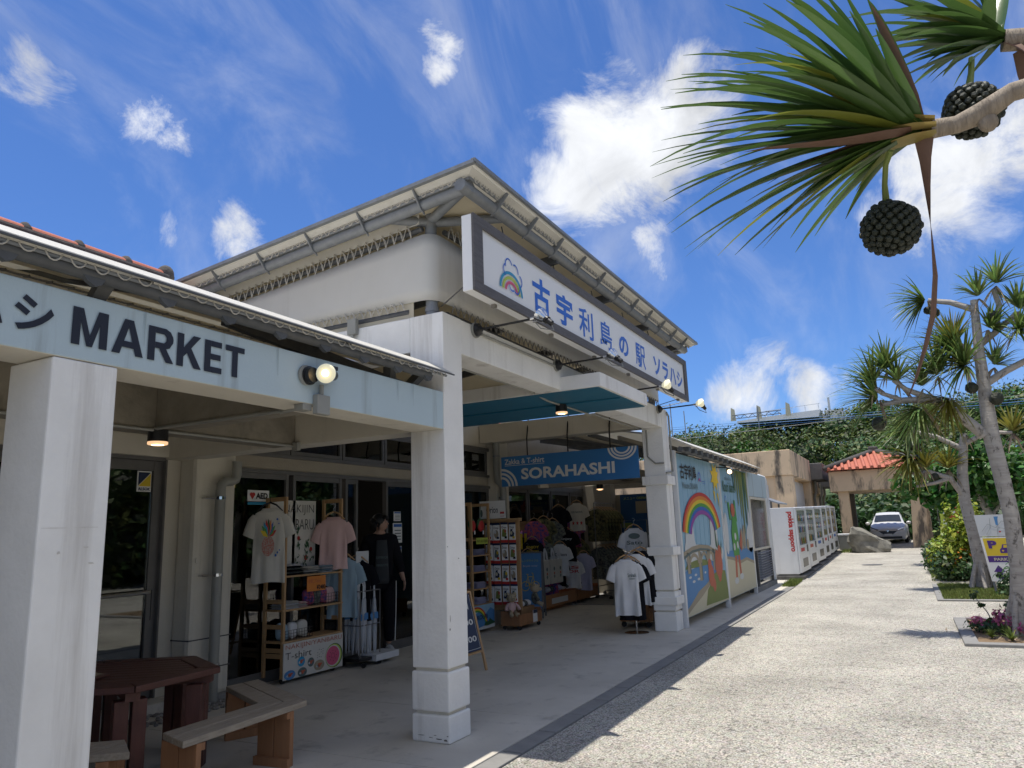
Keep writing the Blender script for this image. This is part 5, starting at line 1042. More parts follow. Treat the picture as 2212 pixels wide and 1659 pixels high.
for s in (-1, 1):
    MB().ball(hp(s * .075, .005, -.005), (.010, .018, .028), 8, 6, rot=hr).build('ear', 'skin', hd, smooth=True); MB().ball(hp(s * .028, -.082, .012), (.010, .006, .005), 8, 6, rot=hr).build('eye', 'ink', hd, smooth=True)
MB().ball(hp(0, -.088, -.052), (.022, .008, .006), 8, 6, rot=hr).build('mouth', 'c_coral', hd, smooth=True)
ha = MB(); r = random.Random(9)
ha.ball(hp(0, .018, .028), (.090, .100, .105), 18, 12, rot=hr)
for k in range(60):
    a = r.uniform(-.3, PI + .3); p = hp(.085 * math.cos(a), .02 + .09 * math.sin(a), .02 + r.uniform(-.02, .05)); q = p + Vector((0, 0, -.11)) + (p - hc) * .15; ha.tube([p, p.lerp(q, .5) + (p - hc) * .15, q], [.014, .010, .002], 4)
for k in range(22):
    x = r.uniform(-.06, .06); p = hp(x, -.055, .095); q = hp(x * 1.2, -.098, .035 + r.uniform(-.01, .02)); ha.tube([p, hp(x * 1.1, -.095, .075), q], [.014, .010, .002], 4)
ha.build('hair', 'hair', pe, smooth=True)
for s, (x, y, z) in ((1, (.298, -.15, .875)), (-1, (-.24, -.06, .845))):
    hb = MB(); hb.ball((x, y, z), (.018, .034, .042), 10, 8)
    for k in range(4): yy = y - .026 + k * .017; hb.tube([(x, yy, z - .025), (x - .004 * s, yy - .004, z - .062 - (.008 if k in (1, 2) else 0)), (x - .016 * s, yy - .006, z - .088 - (.006 if k in (1, 2) else 0))], [.0085, .008, .006], 6)
    hb.tube([(x, y - .026, z + .005), (x - .006 * s, y - .052, z - .025), (x - .012 * s, y - .058, z - .05)], [.010, .009, .006], 6); hb.build('hand', 'skin', pe, smooth=True)
for s, x in ((1, .125), (-1, -.158)):
    sh_ = MB(); sh_.tube([(x, .085, .045), (x, .03, .055), (x + s * .01, -.07, .042), (x + s * .02, -.155, .03)], [.042, .048, .044, .030], 10, flat=.8); sh_.box(x - .045, x + .05, -.17, .11, 0, .018); sh_.build('shoe', 'white_metal' if 0 else 'c_cloud', pe, smooth=False)
    pts = [(x + s * .075, 0.02, .14), (x + s * .085, 0, .52), (s * .215, 0, .90)]; MB().tube(pts, .006, 5).build('side_stripe', 'white', pe)
place(pe, (8.63, 6.72, .012), -.75); pe.scale = (1.07, 1.07, 1.07)

def aboard(name, label, loc, rz, w, h, frame, face, draws, leg=.25, fw=.035, sub=.06):
    t = thing(name, label, 'a-frame sign', (0, 0, 0)); tl = .30
    for sg_ in (-1, 1):
        y0 = sg_ * tl * .75; f = MB(); lean = lambda z: y0 * (1 - z / h)
        for x in (-w / 2, w / 2): f.bar((x, lean(0), 0), (x, lean(h) + sg_ * .01, h), fw, .022)
        f.bar((-w / 2, lean(h) + sg_ * .01, h), (w / 2, lean(h) + sg_ * .01, h), fw, .022); f.bar((-w / 2, lean(leg), leg), (w / 2, lean(leg), leg), fw, .022); f.build('frame', frame, t)
        if sg_ < 0:
            P0 = Vector((-w / 2 + fw / 2, lean(leg) - .004, leg + fw / 2)); U = Vector((w - fw, 0, 0)); Vv = Vector((0, lean(h - fw / 2) - lean(leg + fw / 2), h - leg - fw)); nn = U.cross(Vv).normalized()
            bd = MB(); bd.extr([P0, P0 + U, P0 + U + Vv, P0 + Vv], -nn * .01); bd = bd.build('board', face, t); draws(bd, P0 + nn * .002, U, Vv)
    place(t, loc, rz); return t
def d1(bd, o_, u_, v_):
    flat([[(0.04, 0.03), (.96, .03), (.96, .036), (.04, .036)], [(.95, .03), (.96, .03), (.96, .97), (.95, .97)], [(.04, .03), (.05, .03), (.05, .97), (.04, .97)]], o_, u_, v_, 'sign_white', bd)
    text('10:00', o_ + u_ * .12 + v_ * .45, u_ * .76, v_ * .10, 'sign_white', bd, bold=.02); text('18:00', o_ + u_ * .12 + v_ * .16, u_ * .76, v_ * .10, 'sign_white', bd, bold=.02); text('OPEN', o_ + u_ * .18 + v_ * .72, u_ * .64, v_ * .12, 'sign_white', bd, bold=.02)
aboard('pavement_sign', 'navy A-frame board with white hours, half hidden behind the central column', (7.72, 4.875, 0), 0, .56, .90, 'wood', 'navy', d1, leg=.22)
def d2(bd, o_, u_, v_):
    for cx_ in (.28, .72): flat(arc(cx_, .40, .20, .088, 0, 360, .028, 26, .012), o_, u_, v_, 'c_yellow', bd)
    B_ = MB(); nn = u_.cross(v_).normalized(); q = lambda x, y: o_ + u_ * x + v_ * y + nn * .004
    for a, c in (((.28, .40), (.40, .57)), ((.40, .57), (.64, .57)), ((.64, .57), (.48, .41)), ((.48, .41), (.40, .57)), ((.48, .41), (.28, .40)), ((.72, .40), (.62, .63)), ((.62, .63), (.56, .64)), ((.40, .57), (.38, .61)), ((.33, .615), (.43, .615))): B_.bar(q(*a), q(*c), .010, .002, up=nn)
    B_.build('bicycle_mark', 'c_yellow', bd); text('レンタサイクル', o_ + u_ * .12 + v_ * .84, u_ * .76, v_ * .05, 'c_lime', bd); text('Bicycle rental', o_ + u_ * .18 + v_ * .74, u_ * .64, v_ * .045, 'c_cloud', bd); text('1時間 500円', o_ + u_ * .12 + v_ * .17, u_ * .72, v_ * .05, 'c_sea', bd)
aboard('bicycle_sign', 'blue bicycle rental A-frame sign with yellow bicycle', (13.0, 6.52, 0), -1.25, .46, 1.20, 'alu', 'c_sea', d2, leg=.16)

# ================================================================== SECOND PINE RACK AND SOCK STAND
rb = thing('display_rack', 'pine rack of lilac shirts with rainbow island picture panel at its foot', 'display rack', (10.95, 6.5, 0))
ladder(rb, 10.62, 6.40, 6.78, 2.10, (2.075, 1.5)); ladder(rb, 11.20, 6.40, 6.78, 2.10, (2.075, 1.5, 1.24, .97, .70, .45))
for z in (1.49, 1.24, .97, .70, .45): MB().box(10.60, 11.23, 6.38, 6.72, z - .018, z).build('shelf_board', 'wood', rb, bevel=.002)
pb = MB().box(10.58, 11.24, 6.352, 6.362, .06, .44).build('picture_panel', 'c_sea', rb); o_, u_, v_ = (10.58, 6.351, .06), (.66, 0, 0), (0, 0, .38)
flat([[(0, .62), (.3, .8), (.55, .62), (.8, .85), (1, .70), (1, 1), (0, 1)]], o_, u_, v_, 'c_sky', pb); flat([[(0, 0), (1, 0), (1, .18), (.5, .14), (0, .05)]], o_, u_, v_, 'c_cloud', pb, .003)
for k, m_ in enumerate(('c_red', 'c_yellow', 'c_green')): flat(arc(.10, .1, .55 - k * .04, .86 - k * .07, 0, 150, .04, 18, .07), o_, u_, v_, m_, pb, .003)
flat([[(.45, .14), (.55, .30), (.68, .28), (.75, .42), (.85, .30), (1, .22), (1, .16), (.7, .12)]], o_, u_, v_, 'c_dkgreen', pb, .004); text('KOURI', (10.66, 6.347, .22), (.34, 0, 0), (0, 0, .07), 'navy', pb, bold=.02)
pc_ = MB().box(10.72, 11.10, 6.36, 6.364, 1.42, 1.52).build('price_card', 'c_lime', rb); text('PHT shirt ¥2800', (10.74, 6.358, 1.44), (.34, 0, 0), (0, 0, .05), 'ink', pc_)
for z, nm in ((1.241, 'top'), (.971, 'second'), (.701, 'third'), (.451, 'lowest')):
    stack(10.98, 6.55, z, ['cloth_lilac'] * 4, '{} lilac shirt of the pile on the %s shelf of the island picture rack' % nm, 'lilac pile on the %s shelf' % nm, w=.36, d=.26, dz=.024, seed=40)
for x, y, lb in ((10.70, 6.42, 'red and green watermelon pouch nearer the column'), (10.98, 6.42, 'red and green watermelon pouch hanging beside its price tag')):
    t = thing('hanging_pouch', lb, 'pouch', (x, y, 1.60)); MB().ball((x, y, 1.72), (.09, .04, .10), 12, 8).build('bag_front', 'c_red', t, smooth=True); MB().ball((x, y + .012, 1.745), (.10, .04, .10), 12, 8).build('bag_back', 'c_dkgreen', t, smooth=True); MB().tube([(x, y, 1.84), (x, y, 2.05)], .004, 5).build('strap', 'c_dkgreen', t); MB().box(x - .015, x + .02, y - .045, y - .043, 1.58, 1.64).build('tag', 'white', t)
ss = thing('sock_stand', 'wooden stand hung with Orion sock packets under a white header', 'display stand', (11.4, 6.2, 0))
MB().box(11.42, 11.46, 5.92, 6.62, .30, 1.80).build('back_board', 'wood', ss, bevel=.004); MB().box(11.38, 11.50, 5.90, 6.66, 1.78, 1.83).build('top_rail', 'wood', ss, bevel=.004)
hb = MB().box(11.33, 11.34, 6.13, 6.64, 1.84, 2.14).build('header_board', 'white', ss); ho, hu, hv = Vector((11.329, 6.64, 1.84)), Vector((0, -.51, 0)), Vector((0, 0, .30))
text('Orion', ho + hu * .26 + hv * .30, hu * .46, hv * .38, 'navy_ink', hb, bold=.01); flat([[(.80, .24), (.96, .24), (.96, .36), (.80, .36)], [(.80, .10), (.96, .10), (.96, .12), (.80, .12)]], ho, hu, hv, 'c_red', hb); flat([disc(.07, .30, .05, .22)], ho, hu, hv, 'c_slate', hb)
def packet(m1, m2, m3, variant):
    sp = thing('sock_packet', 'x', 'sock packet', (0, 0, 0), 'sock packets')
    MB().box(-.016, 0, -.062, .062, -.29, -.02).build('packet', 'white', sp, bevel=.006); MB().box(-.018, -.002, -.064, .064, -.02, .012).build('header_strip', 'navy', sp); MB().box(-.018, -.002, -.064, .064, -.325, -.28).build('footer_strip', 'c_red', sp)
    q = ((-.0165, .062, -.29), (0, -.124, 0), (0, 0, .27)); r = random.Random(variant)
    flat([[(.15, .25), (.75, .20), (.85, .45), (.55, .60), (.60, .72), (.25, .70)] if variant != 1 else disc(.5, .42, .34, .26)], *q, m1, sp, .002, 'picture'); flat([disc(r.uniform(.3, .7), r.uniform(.3, .6), .16, .11)], *q, m2, sp, .003, 'picture'); flat([[(.55, .12), (.92, .12), (.92, .26), (.55, .26)]], *q, m3, sp, .003, 'picture')
    text('Orion', (-.019, .045, -.09), (0, -.09, 0), (0, 0, .04), 'navy_ink', sp, bold=.01); return sp
PK = [packet('c_slate', 'c_yellow', 'c_red', 0), packet('c_tan', 'c_cloud', 'navy', 1), packet('c_olive', 'c_coral', 'ink', 2), packet('navy', 'c_sand', 'c_yellow', 3)]; used = set()
for rz_, zz in enumerate((1.745, 1.405, 1.065, .725)):
    for cy_ in range(4):
        for dpt in range(1 if cy_ else 3):
            rn = ('top', 'second', 'third', 'bottom')[rz_]; cn = ('far left', 'second', 'third', 'rightmost')[cy_]
            lb = 'Orion sock packet, %s place in the %s row%s' % (cn, rn, ('', ', one behind the front packet', ', two behind the front packet')[dpt]); loc = (11.335 + dpt * .03, 6.47 - cy_ * .155, zz + random.uniform(-.008, .008)); v = (rz_ * 3 + cy_ * 5 + dpt) % 4
            if v not in used: PK[v].location = loc; PK[v]['label'] = lb; used.add(v)
            else: dup(PK[v], loc, random.uniform(-.12, .12), lb)
def plush(label, loc, rz, shirt_m, scale=1.0, body='plush'):
    t = thing('plush_toy', label, 'soft toy', (0, 0, 0)); MB().ball((0, 0, .13), (.055, .05, .085), 14, 10).build('body', shirt_m, t, smooth=True)
    h = MB().ball((0, -.005, .255), (.066, .068, .058), 14, 10).build('head', body, t, smooth=True); MB().ball((0, -.068, .243), (.030, .032, .024), 10, 8).build('muzzle', body, h, smooth=True); MB().ball((0, -.098, .248), .007, 6, 5).build('nose', 'ink', h)
    for s in (-1, 1):
        MB().ball((s * .048, .005, .308), (.019, .010, .020), 8, 6).build('ear', body, h, smooth=True); MB().ball((s * .024, -.064, .272), .006, 6, 5).build('eye', 'ink', h)
        MB().tube([(s * .045, 0, .18), (s * .085, -.02, .14), (s * .095, -.04, .10)], [.022, .020, .024], 8).build('arm', shirt_m, t, smooth=True); MB().tube([(s * .028, -.02, .08), (s * .04, -.075, .05), (s * .045, -.10, .04)], [.028, .026, .030], 8).build('leg', body, t, smooth=True)
    t.location = loc; t.rotation_euler = (0, 0, rz); t.scale = (scale,) * 3; return t
def cart(name, label, x0, x1, y0, y1, z0, z1, mm='card', cat='goods box', tilt=0):
    t = thing(name, label, cat, ((x0 + x1) / 2, (y0 + y1) / 2, 0)); w_ = .012
    MB().box(x0, x1, y0, y1, z0, z0 + w_).build('base_board', mm, t)
    for nm, q in (('side_board', (x0, x1, y0, y0 + w_)), ('side_board', (x0, x1, y1 - w_, y1)), ('end_board', (x0, x0 + w_, y0 + w_, y1 - w_)), ('end_board', (x1 - w_, x1, y0 + w_, y1 - w_))): MB().box(q[0], q[1], q[2], q[3], z0 + w_, z1 if nm == 'side_board' and q[2] == y0 else z1 + .05).build(nm, mm, t, bevel=.002)
    for x in (x0 + .06, x1 - .06):
        for y in (y0 + .04, y1 - .04): MB().lathe((x, y, z0 / 2), (1, .3, 0), [(-.014, z0 / 2), (.014, z0 / 2)], 12).build('caster', 'rubber', t)
    return t
c1 = cart('goods_box', 'wheeled brown box holding two plush bears below the sock packets', 11.22, 12.05, 5.86, 6.22, .07, .25, 'wood_leg')
MB().box(11.45, 11.95, 5.95, 6.18, .085, .34).build('inner_carton', 'card', c1); MB().box(11.70, 11.86, 5.852, 5.857, .08, .28).build('price_label', 'white', c1); flat([[(0, .72), (1, .72), (1, 1), (0, 1)]], (11.70, 5.851, .08), (.16, 0, 0), (0, 0, .20), 'navy', c1)
plush('sitting plush bear in pink shirt at the near end of the wheeled box', (11.25, 6.02, .20), -.7, 'cloth_pink', 1.25); plush('plush bear in striped shirt leaning out at the far end of the wheeled box', (12.05, 5.98, .28), .6, 'cloth_navy', 1.3)
for k, (x, m_) in enumerate(((11.5, 'cloth_navy'), (11.62, 'cloth_white'), (11.74, 'cloth_navy'), (11.86, 'cloth_white'))):
    o2 = MB().ball((0, 0, 0), (.075, .08, .055), 10, 7).build('packed_shirt', m_, smooth=True, base=(0, 0, 0)); tag(o2, ('dark', 'white', 'navy', 'rightmost white')[k] + ' bagged shirt piled on the carton below the sock packets', 'packed shirt', 'bagged shirts by the sock stand'); o2.location = (x, 6.05, .385)

# ================================================================== PASSAGE GOODS
c2 = cart('goods_box', 'long wheeled wooden trolley of tote bags and bagged shirts under the tank tops', 13.72, 15.40, 6.62, 7.0, .08, .32, 'wood_leg'); MB().box(14.1, 14.9, 6.612, 6.617, .13, .24).build('brand_label', 'c_cloud', c2)
c3 = cart('goods_box', 'farther wheeled wooden trolley with plush bears sitting on its edge', 15.5, 16.75, 6.62, 7.0, .08, .30, 'wood_leg')
plush('plush bear in navy vest on the edge of the farther trolley', (15.45, 6.66, .30), -.4, 'cloth_navy', 1.25); plush('brown plush bear in floral shirt on the farther trolley', (15.95, 6.70, .34), .5, 'cloth_aloha', 1.2); plush('pale plush toy in cap perched highest at the far trolley end', (16.3, 6.74, .42), .8, 'cloth_navy', 1.35)
for k in range(8):
    o2 = MB().ball((0, 0, 0), (.085, .09, .06), 10, 7).build('packed_shirt', ('cloth_navy', 'cloth_lilac', 'cloth_white', 'cloth_navy')[k % 4], smooth=True, base=(0, 0, 0)); tag(o2, 'bagged shirt %s in the long wooden trolley' % ('nearest the bicycle sign', 'second from the bicycle sign', 'third from the bicycle sign', 'just left of the middle', 'just right of the middle', 'third from the far end', 'second from the far end', 'at the far end')[k], 'packed shirt', 'bagged shirts in the long trolley'); o2.location = (13.85 + k * .20, 6.80, .40)
gr_ = thing('grid_stand', 'wooden framed wire grid hung with dark printed T-shirts and yellow tenugui', 'display stand', (14.2, 7.05, 0))
MB().box(13.30, 13.36, 7.0, 7.06, 0, 1.70).build('upright', 'wood', gr_); MB().box(14.95, 15.0, 7.0, 7.06, 0, 1.70).build('upright', 'wood', gr_); MB().box(13.36, 14.95, 7.0, 7.05, 1.62, 1.80).build('header_board', 'card', gr_)
b = MB()
for x in np.linspace(13.38, 14.93, 22): b.bar((x, 7.03, .4), (x, 7.03, 1.62), .005, .005)
for z in np.linspace(.4, 1.6, 16): b.bar((13.37, 7.03, z), (14.94, 7.03, z), .005, .005)
b.build('wire_grid', 'alu', gr_)
def tprint(words, m_, m2=None, z=-.40):
    def f(t):
        for k, w_ in enumerate(words): text(w_, (-.13, -.066, z - k * .085), (.26, 0, 0), (0, 0, .065), m_, t, bold=.02)
        if m2: flat([disc(.5, .5, .4, .3)], (-.12, -.064, z + .06), (.24, 0, 0), (0, 0, .16), m2, t, .002)
    return f
sh = lambda lb, m_, x, y, z, rz, **k: put(shirt('hanging_shirt', lb, m_, **k), x, y, z, rz)
sh('black T-shirt with yellow ENJOY OKINAWA lettering behind the bicycle sign', 'cloth_black', 13.78, 6.86, 1.58, -.9, prints=tprint(['ENJOY', 'OKINAWA', 'ISLAND'], 'c_yellow', z=-.34), seed=11, w=.42)
sh('black T-shirt with pastel dotted print next to the yellow lettered one', 'cloth_navy', 14.20, 6.88, 1.56, -.8, prints=tprint([], 'c_coral', 'c_coral', -.38), seed=12)
sh('white tank top slanting to the right above the tote bags', 'cloth_white', 14.62, 6.62, 1.46, -1.0, prints=tprint(['Orion'], 'navy_ink', z=-.40), seed=13, w=.42, h=.66)
sh('dark T-shirt with white script lettering high on the rack', 'cloth_black', 15.2, 6.72, 1.75, -1.1, prints=tprint(['Enjoy'], 'c_cloud', z=-.38), seed=14)
sh('cream sweatshirt with OKINAWA lettering and red stars', 'cloth_cream', 15.6, 6.60, 2.34, -1.2, w=.42, h=.62, prints=lambda t: (text('OKINAWA', (-.13, -.066, -.38), (.26, 0, 0), (0, 0, .05), 'c_slate', t, bold=.02), flat([[(cx_ + .12 * (1 if i % 2 else .42) * math.cos(i * PI / 5 + PI / 2), .5 + .45 * (1 if i % 2 else .42) * math.sin(i * PI / 5 - PI / 2)) for i in range(10)] for cx_ in (.2, .5, .8)], (-.15, -.070, -.66), (.30, 0, 0), (0, 0, .12), 'c_red', t)), seed=15)
sh('white and red lettered T-shirt low on the dark rack', 'cloth_white', 15.3, 6.64, 1.12, -1.0, w=.40, h=.62, prints=tprint(["'S", 'OR'], 'c_red', z=-.36), seed=16)
sh('white towel-like shirt with orange corner beside the aloha shirts', 'cloth_lilac', 15.75, 6.56, 1.22, -1.1, w=.40, h=.8, seed=17)
for k, (x, z, m_, lb) in enumerate(((13.9, 1.95, 'cloth_multi', 'bright printed shirt high above the yellow lettered one'), (14.35, 2.0, 'cloth_aloha', 'floral shirt high on the wire grid near the tank top'), (14.8, 1.95, 'cloth_navy', 'patterned navy shirt high on the wire grid'), (15.15, 2.25, 'cloth_black', 'black shirt hung highest left of the cream sweatshirt'), (15.9, 2.0, 'cloth_multi', 'red and blue printed shirt right of the cream sweatshirt'), (16.2, 1.5, 'cloth_aloha', 'floral shirt at the near end of the clothes rail'), (14.9, 1.2, 'cloth_black', 'black shirt low between the tank top and the red lettered shirt'), (14.5, .98, 'cloth_multi', 'bright printed shirt hanging just above the long trolley'), (13.55, 1.35, 'cloth_navy', 'navy patterned shirt at the near end of the wire grid'))):
    sh(lb, m_, x, 6.85, z, -.95 + .1 * (k % 3), seed=60 + k, w=.46, h=.64, fold=1.3)
for k in range(3): MB().box(13.50 + k * .20, 13.58 + k * .20, 6.97, 6.99, 1.25, 1.56).build('yellow_towel', 'c_yellow', gr_)
MB().box(14.10, 14.30, 6.97, 6.99, 1.2, 1.56).build('teal_towel', 'c_green', gr_)
al = thing('clothes_rail', 'tall rail crowded with dark floral shirts beside the tan pier', 'clothes rail', (16.9, 6.5, 0))
b = MB(); b.tube([(16.4, 6.5, .12), (16.4, 6.5, 2.2), (17.7, 6.5, 2.2), (17.7, 6.5, .12)], .014, 8); b.tube([(16.4, 6.2, .10), (16.4, 6.85, .10)], .014, 6); b.tube([(17.7, 6.2, .10), (17.7, 6.85, .10)], .014, 6); b.tube([(16.4, 6.5, .3), (17.7, 6.5, .3)], .010, 6); b.build('rail_frame', 'alu', al)
for x in (16.4, 17.7):
    for y in (6.2, 6.85): MB().lathe((x, y, .045), (1, 0, 0), [(-.012, .045), (.012, .045)], 12).build('caster', 'rubber', al)
for k in range(6):
    nm = ('nearest', 'second', 'third', 'fourth', 'fifth', 'farthest')[k]
    sh('dark floral shirt, %s on the upper rail' % nm, 'cloth_aloha', 16.48 + k * .20, 6.50, 2.20, -PI / 2 + random.uniform(-.12, .12), seed=20 + k, w=.56, h=.74, group='floral shirts on the upper rail')
for k in range(5):
    nm = ('nearest', 'second', 'third', 'fourth', 'farthest')[k]
    sh('dark patterned shirt, %s on the lower rail' % nm, 'cloth_navy', 16.55 + k * .22, 6.46, 1.32, -PI / 2 + random.uniform(-.12, .12), seed=30 + k, w=.54, h=.72, group='patterned shirts on the lower rail')
for k, x in enumerate((13.85, 14.20, 14.50)):
    t = thing('tote_bag', ('leftmost', 'middle', 'right hand')[k] + ' of three cream tote bags hanging over the long trolley', 'tote bag', (x, 6.60, .53), 'cream tote bags'); MB().box(x - .15, x + .14, 6.58, 6.62, .53, 1.02).build('bag', 'cloth_cream', t, bevel=.015)
    for dy in (0, .02): MB().tube([(x - .08, 6.58 + dy, 1.0), (x - .06, 6.59 + dy, 1.16), (x - .01, 6.60 + dy, 1.24), (x + .04, 6.59 + dy, 1.16), (x + .06, 6.58 + dy, 1.0)], .010, 5).build('handle', 'cloth_white', t)
    flat([disc(.5, .62, .16, .10), [(.34, .25), (.5, .12), (.66, .25), (.5, .34)]], (x - .12, 6.577, .58), (.24, 0, 0), (0, 0, .40), 'c_slate', t); flat([disc(.5, .40, .13, .07)], (x - .12, 6.577, .58), (.24, 0, 0), (0, 0, .40), 'c_coral', t, .003)
# blue information boards at the end of the passage
nb = thing('notice_board', 'dark blue notice board with food pictures at the end of the passage', 'notice board', (18.26, 5.9, 1.0)); MB().box(18.24, 18.29, 4.6, 6.5, 1.50, 2.44).build('board', 'navy_board2', nb) if 'navy_board2' in M else None
M['navy_board2'] = mat('blue_poster', (.012, .07, .19), .5); MB().box(18.24, 18.29, 4.6, 6.5, 1.48, 2.43).build('board', 'navy_board2', nb)
MB().box(18.24, 18.29, 4.6, 6.5, .3, 1.475).build('lower_board', 'c_slate', nb)
for y, z, w_, h, m_ in ((5.95, 1.95, .28, .30, 'c_tan'), (5.55, 2.1, .26, .22, 'c_coral'), (6.35, 1.6, .26, .12, 'c_olive'), (6.3, 1.15, .22, .30, 'c_tan'), (5.9, 1.1, .26, .26, 'c_sand'), (5.45, 1.7, .2, .3, 'c_tan')): MB().box(18.23, 18.238, y - w_ / 2, y + w_ / 2, z, z + h).build('picture', m_, nb)
text('メニュー OKINAWA', (18.229, 6.40, 2.30), (0, -.75, 0), (0, 0, .07), 'c_lime', nb); MB().lathe((18.235, 5.62, 2.34), (-1, 0, 0), [(0, .12), (.01, .12)], 18).build('round_badge', 'c_red', nb)

# T-shirt stand by the far column
ts = thing('shirt_stand', 'chrome garment stand on a round base beside the far portal column', 'garment stand', (11.42, 3.93, 0))
smooth_by(MB().lathe((11.42, 3.93, 0), (0, 0, 1), [(0, .19), (.008, .19), (.014, .02)], 28).build('base', 'chrome', ts), .5); smooth_by(MB().tube([(11.42, 3.93, .01), (11.42, 3.93, 1.24)], .011, 10).build('post', 'chrome', ts)); smooth_by(MB().tube([(11.42, 3.93, 1.20), (11.24, 4.0, 1.25), (11.22, 4.0, 1.27)], .009, 8).build('arm', 'chrome', ts)); smooth_by(MB().tube([(11.42, 3.93, 1.10), (11.75, 3.80, 1.28)], .009, 8).build('arm', 'chrome', ts))
def pr(t): text('Sorahashi', (.02, -.068, -.42), (.13, 0, 0), (0, 0, .06), 'c_slate', t, bold=.02); flat([disc(.5, .5, .4, .12)], (.02, -.068, -.47), (.13, 0, 0), (0, 0, .05), 'c_slate', t)
sh('white T-shirt with small dark chest logo, front one on the chrome stand', 'cloth_white', 11.22, 3.98, 1.27, -1.15, w=.47, h=.84, prints=pr, seed=41, fold=1.3)
sh('black T-shirt directly behind the front white one on the chrome stand', 'cloth_black', 11.32, 3.94, 1.25, -1.15, w=.48, h=.90, seed=42)
sh('white T-shirt third in line on the chrome stand', 'cloth_white', 11.44, 3.90, 1.34, -1.15, w=.50, h=.78, seed=43)
sh('black T-shirt at the back of the chrome stand', 'cloth_black', 11.58, 3.84, 1.38, -1.15, w=.51, h=.78, seed=44)
rt = thing('garment_rail', 'garment rail half hidden behind the far portal column', 'garment stand', (12.3, 4.15, 0)); b = MB(); b.tube([(12.2, 4.3, .08), (12.2, 4.3, 1.72), (12.2, 3.9, 1.72), (12.2, 3.9, .08)], .012, 6); b.build('rail_frame', 'alu', rt)
sh('white T-shirt with grey print on the rail behind the far column', 'cloth_white', 12.15, 4.12, 1.74, -1.25, w=.44, h=.66, prints=tprint(['Sato'], 'c_slate', 'c_slate', -.42), seed=45)
c4 = cart('goods_box', 'low wheeled wooden box behind the chrome garment stand', 12.0, 12.7, 3.9, 4.4, .09, .30, 'wood_leg')

# cartons inside the glazed bay
for k in range(6):
    for j in range(2):
        x = 6.05 + j * .48; t = MB().box(x, x + .46, 7.05, 7.45, .06 + k * .20, .055 + (k + 1) * .20).build('cardboard_box', 'card_dark', bevel=.006)
        tag(t, '%s carton of the %s stack behind the AED glass' % (('lowest', 'second', 'third', 'fourth', 'fifth', 'topmost')[k], ('left', 'right')[j]), 'carton', 'cartons stacked behind the glass')
t = MB().ball((6.35, 7.25, 1.33), (.28, .2, .14), 14, 10).build('cloth_bundle', 'cloth_lilac2', smooth=True) if 'cloth_lilac2' in M else None
# pendant lamps and tubes inside the shop
for k, (x, y, z) in enumerate(((6.75, 7.9, 2.16), (7.42, 8.3, 2.38), (8.55, 8.1, 2.42), (9.45, 8.0, 2.05), (4.7, 8.2, 1.85))):
    t = thing('pendant_lamp', 'small glowing pendant bulb inside the shop, ' + ('beside the AED sticker', 'above the pine rack', 'over the doorway', 'behind the sliding pane', 'behind the left doors')[k], 'pendant lamp', (x, y, z)); MB().ball((x, y, z), .035, 12, 8).build('bulb', 'warm_lamp', t, smooth=True); MB().tube([(x, y, z + .03), (x, y, 3.14)], .004, 5).build('cord', 'black', t)
for k, (x, y, l_) in enumerate(((7.3, 8.6, .35), (8.9, 9.2, .5), (10.3, 9.5, .9), (11.2, 8.2, .5))):
    t = thing('tube_light', 'white ceiling tube inside the shop, ' + ('nearest the pine rack', 'over the doorway', 'behind the central column', 'near the second rack')[k], 'ceiling light', (x, y, 3.0)); MB().box(x - l_, x + l_, y - .02, y + .02, 2.97, 3.0).build('tube', 'tube_lamp', t); MB().box(x - l_ - .03, x + l_ + .03, y - .04, y + .04, 3.0, 3.05).build('fitting', 'white', t)

# ================================================================== HEXAGONAL TABLE AND BENCHES
HX, HY, HR, HZ = 3.685, 5.29, .74, .69
def hexp(k, r_, off=64): a = math.radians(off + 60 * k); return (HX + r_ * math.cos(a), HY + r_ * math.sin(a))
tb = thing('hexagonal_table', 'dark brown stained hexagonal picnic table behind the first column', 'table', (HX, HY, 0))
OFF = 4.0
for k in range(6):
    a, c = hexp(k, HR, OFF), hexp(k + 1, HR, OFF); a2, c2_ = hexp(k, HR - .16, OFF), hexp(k + 1, HR - .16, OFF)
    sh_ = lambda p, q, e=.004: (p[0] + (q[0] - p[0]) / math.dist(p, q) * e, p[1] + (q[1] - p[1]) / math.dist(p, q) * e)
    MB().prism([sh_(a, c), sh_(c, a), sh_(c2_, a2), sh_(a2, c2_)], HZ - .045, HZ).build('rim_board', 'brown_wood', tb, bevel=.006)
ax = Vector((math.cos(math.radians(OFF + 30)), math.sin(math.radians(OFF + 30)))); pxv = Vector((-ax.y, ax.x)); RI = (HR - .165) * math.cos(PI / 6)
w_ = RI * 2 / 9
def clip(d):
    d = abs(d); R0_ = HR - .168; ap = R0_ * .866; return R0_ - d / math.sqrt(3) if d <= ap else 0
for k in range(9):
    d0, d1_ = -RI + k * w_ + .005, -RI + (k + 1) * w_ - .005; C0 = Vector((HX, HY)); P = []
    for d, s in ((d0, -1), (d0, 1), (d1_, 1), (d1_, -1)):
        q = C0 + ax * d + pxv * s * max(.02, clip(d) * 1.0 - .004); P.append((q.x, q.y))
    MB().prism(P, HZ - .040, HZ - .004).build('tabletop_plank', 'brown_wood', tb, bevel=.003)
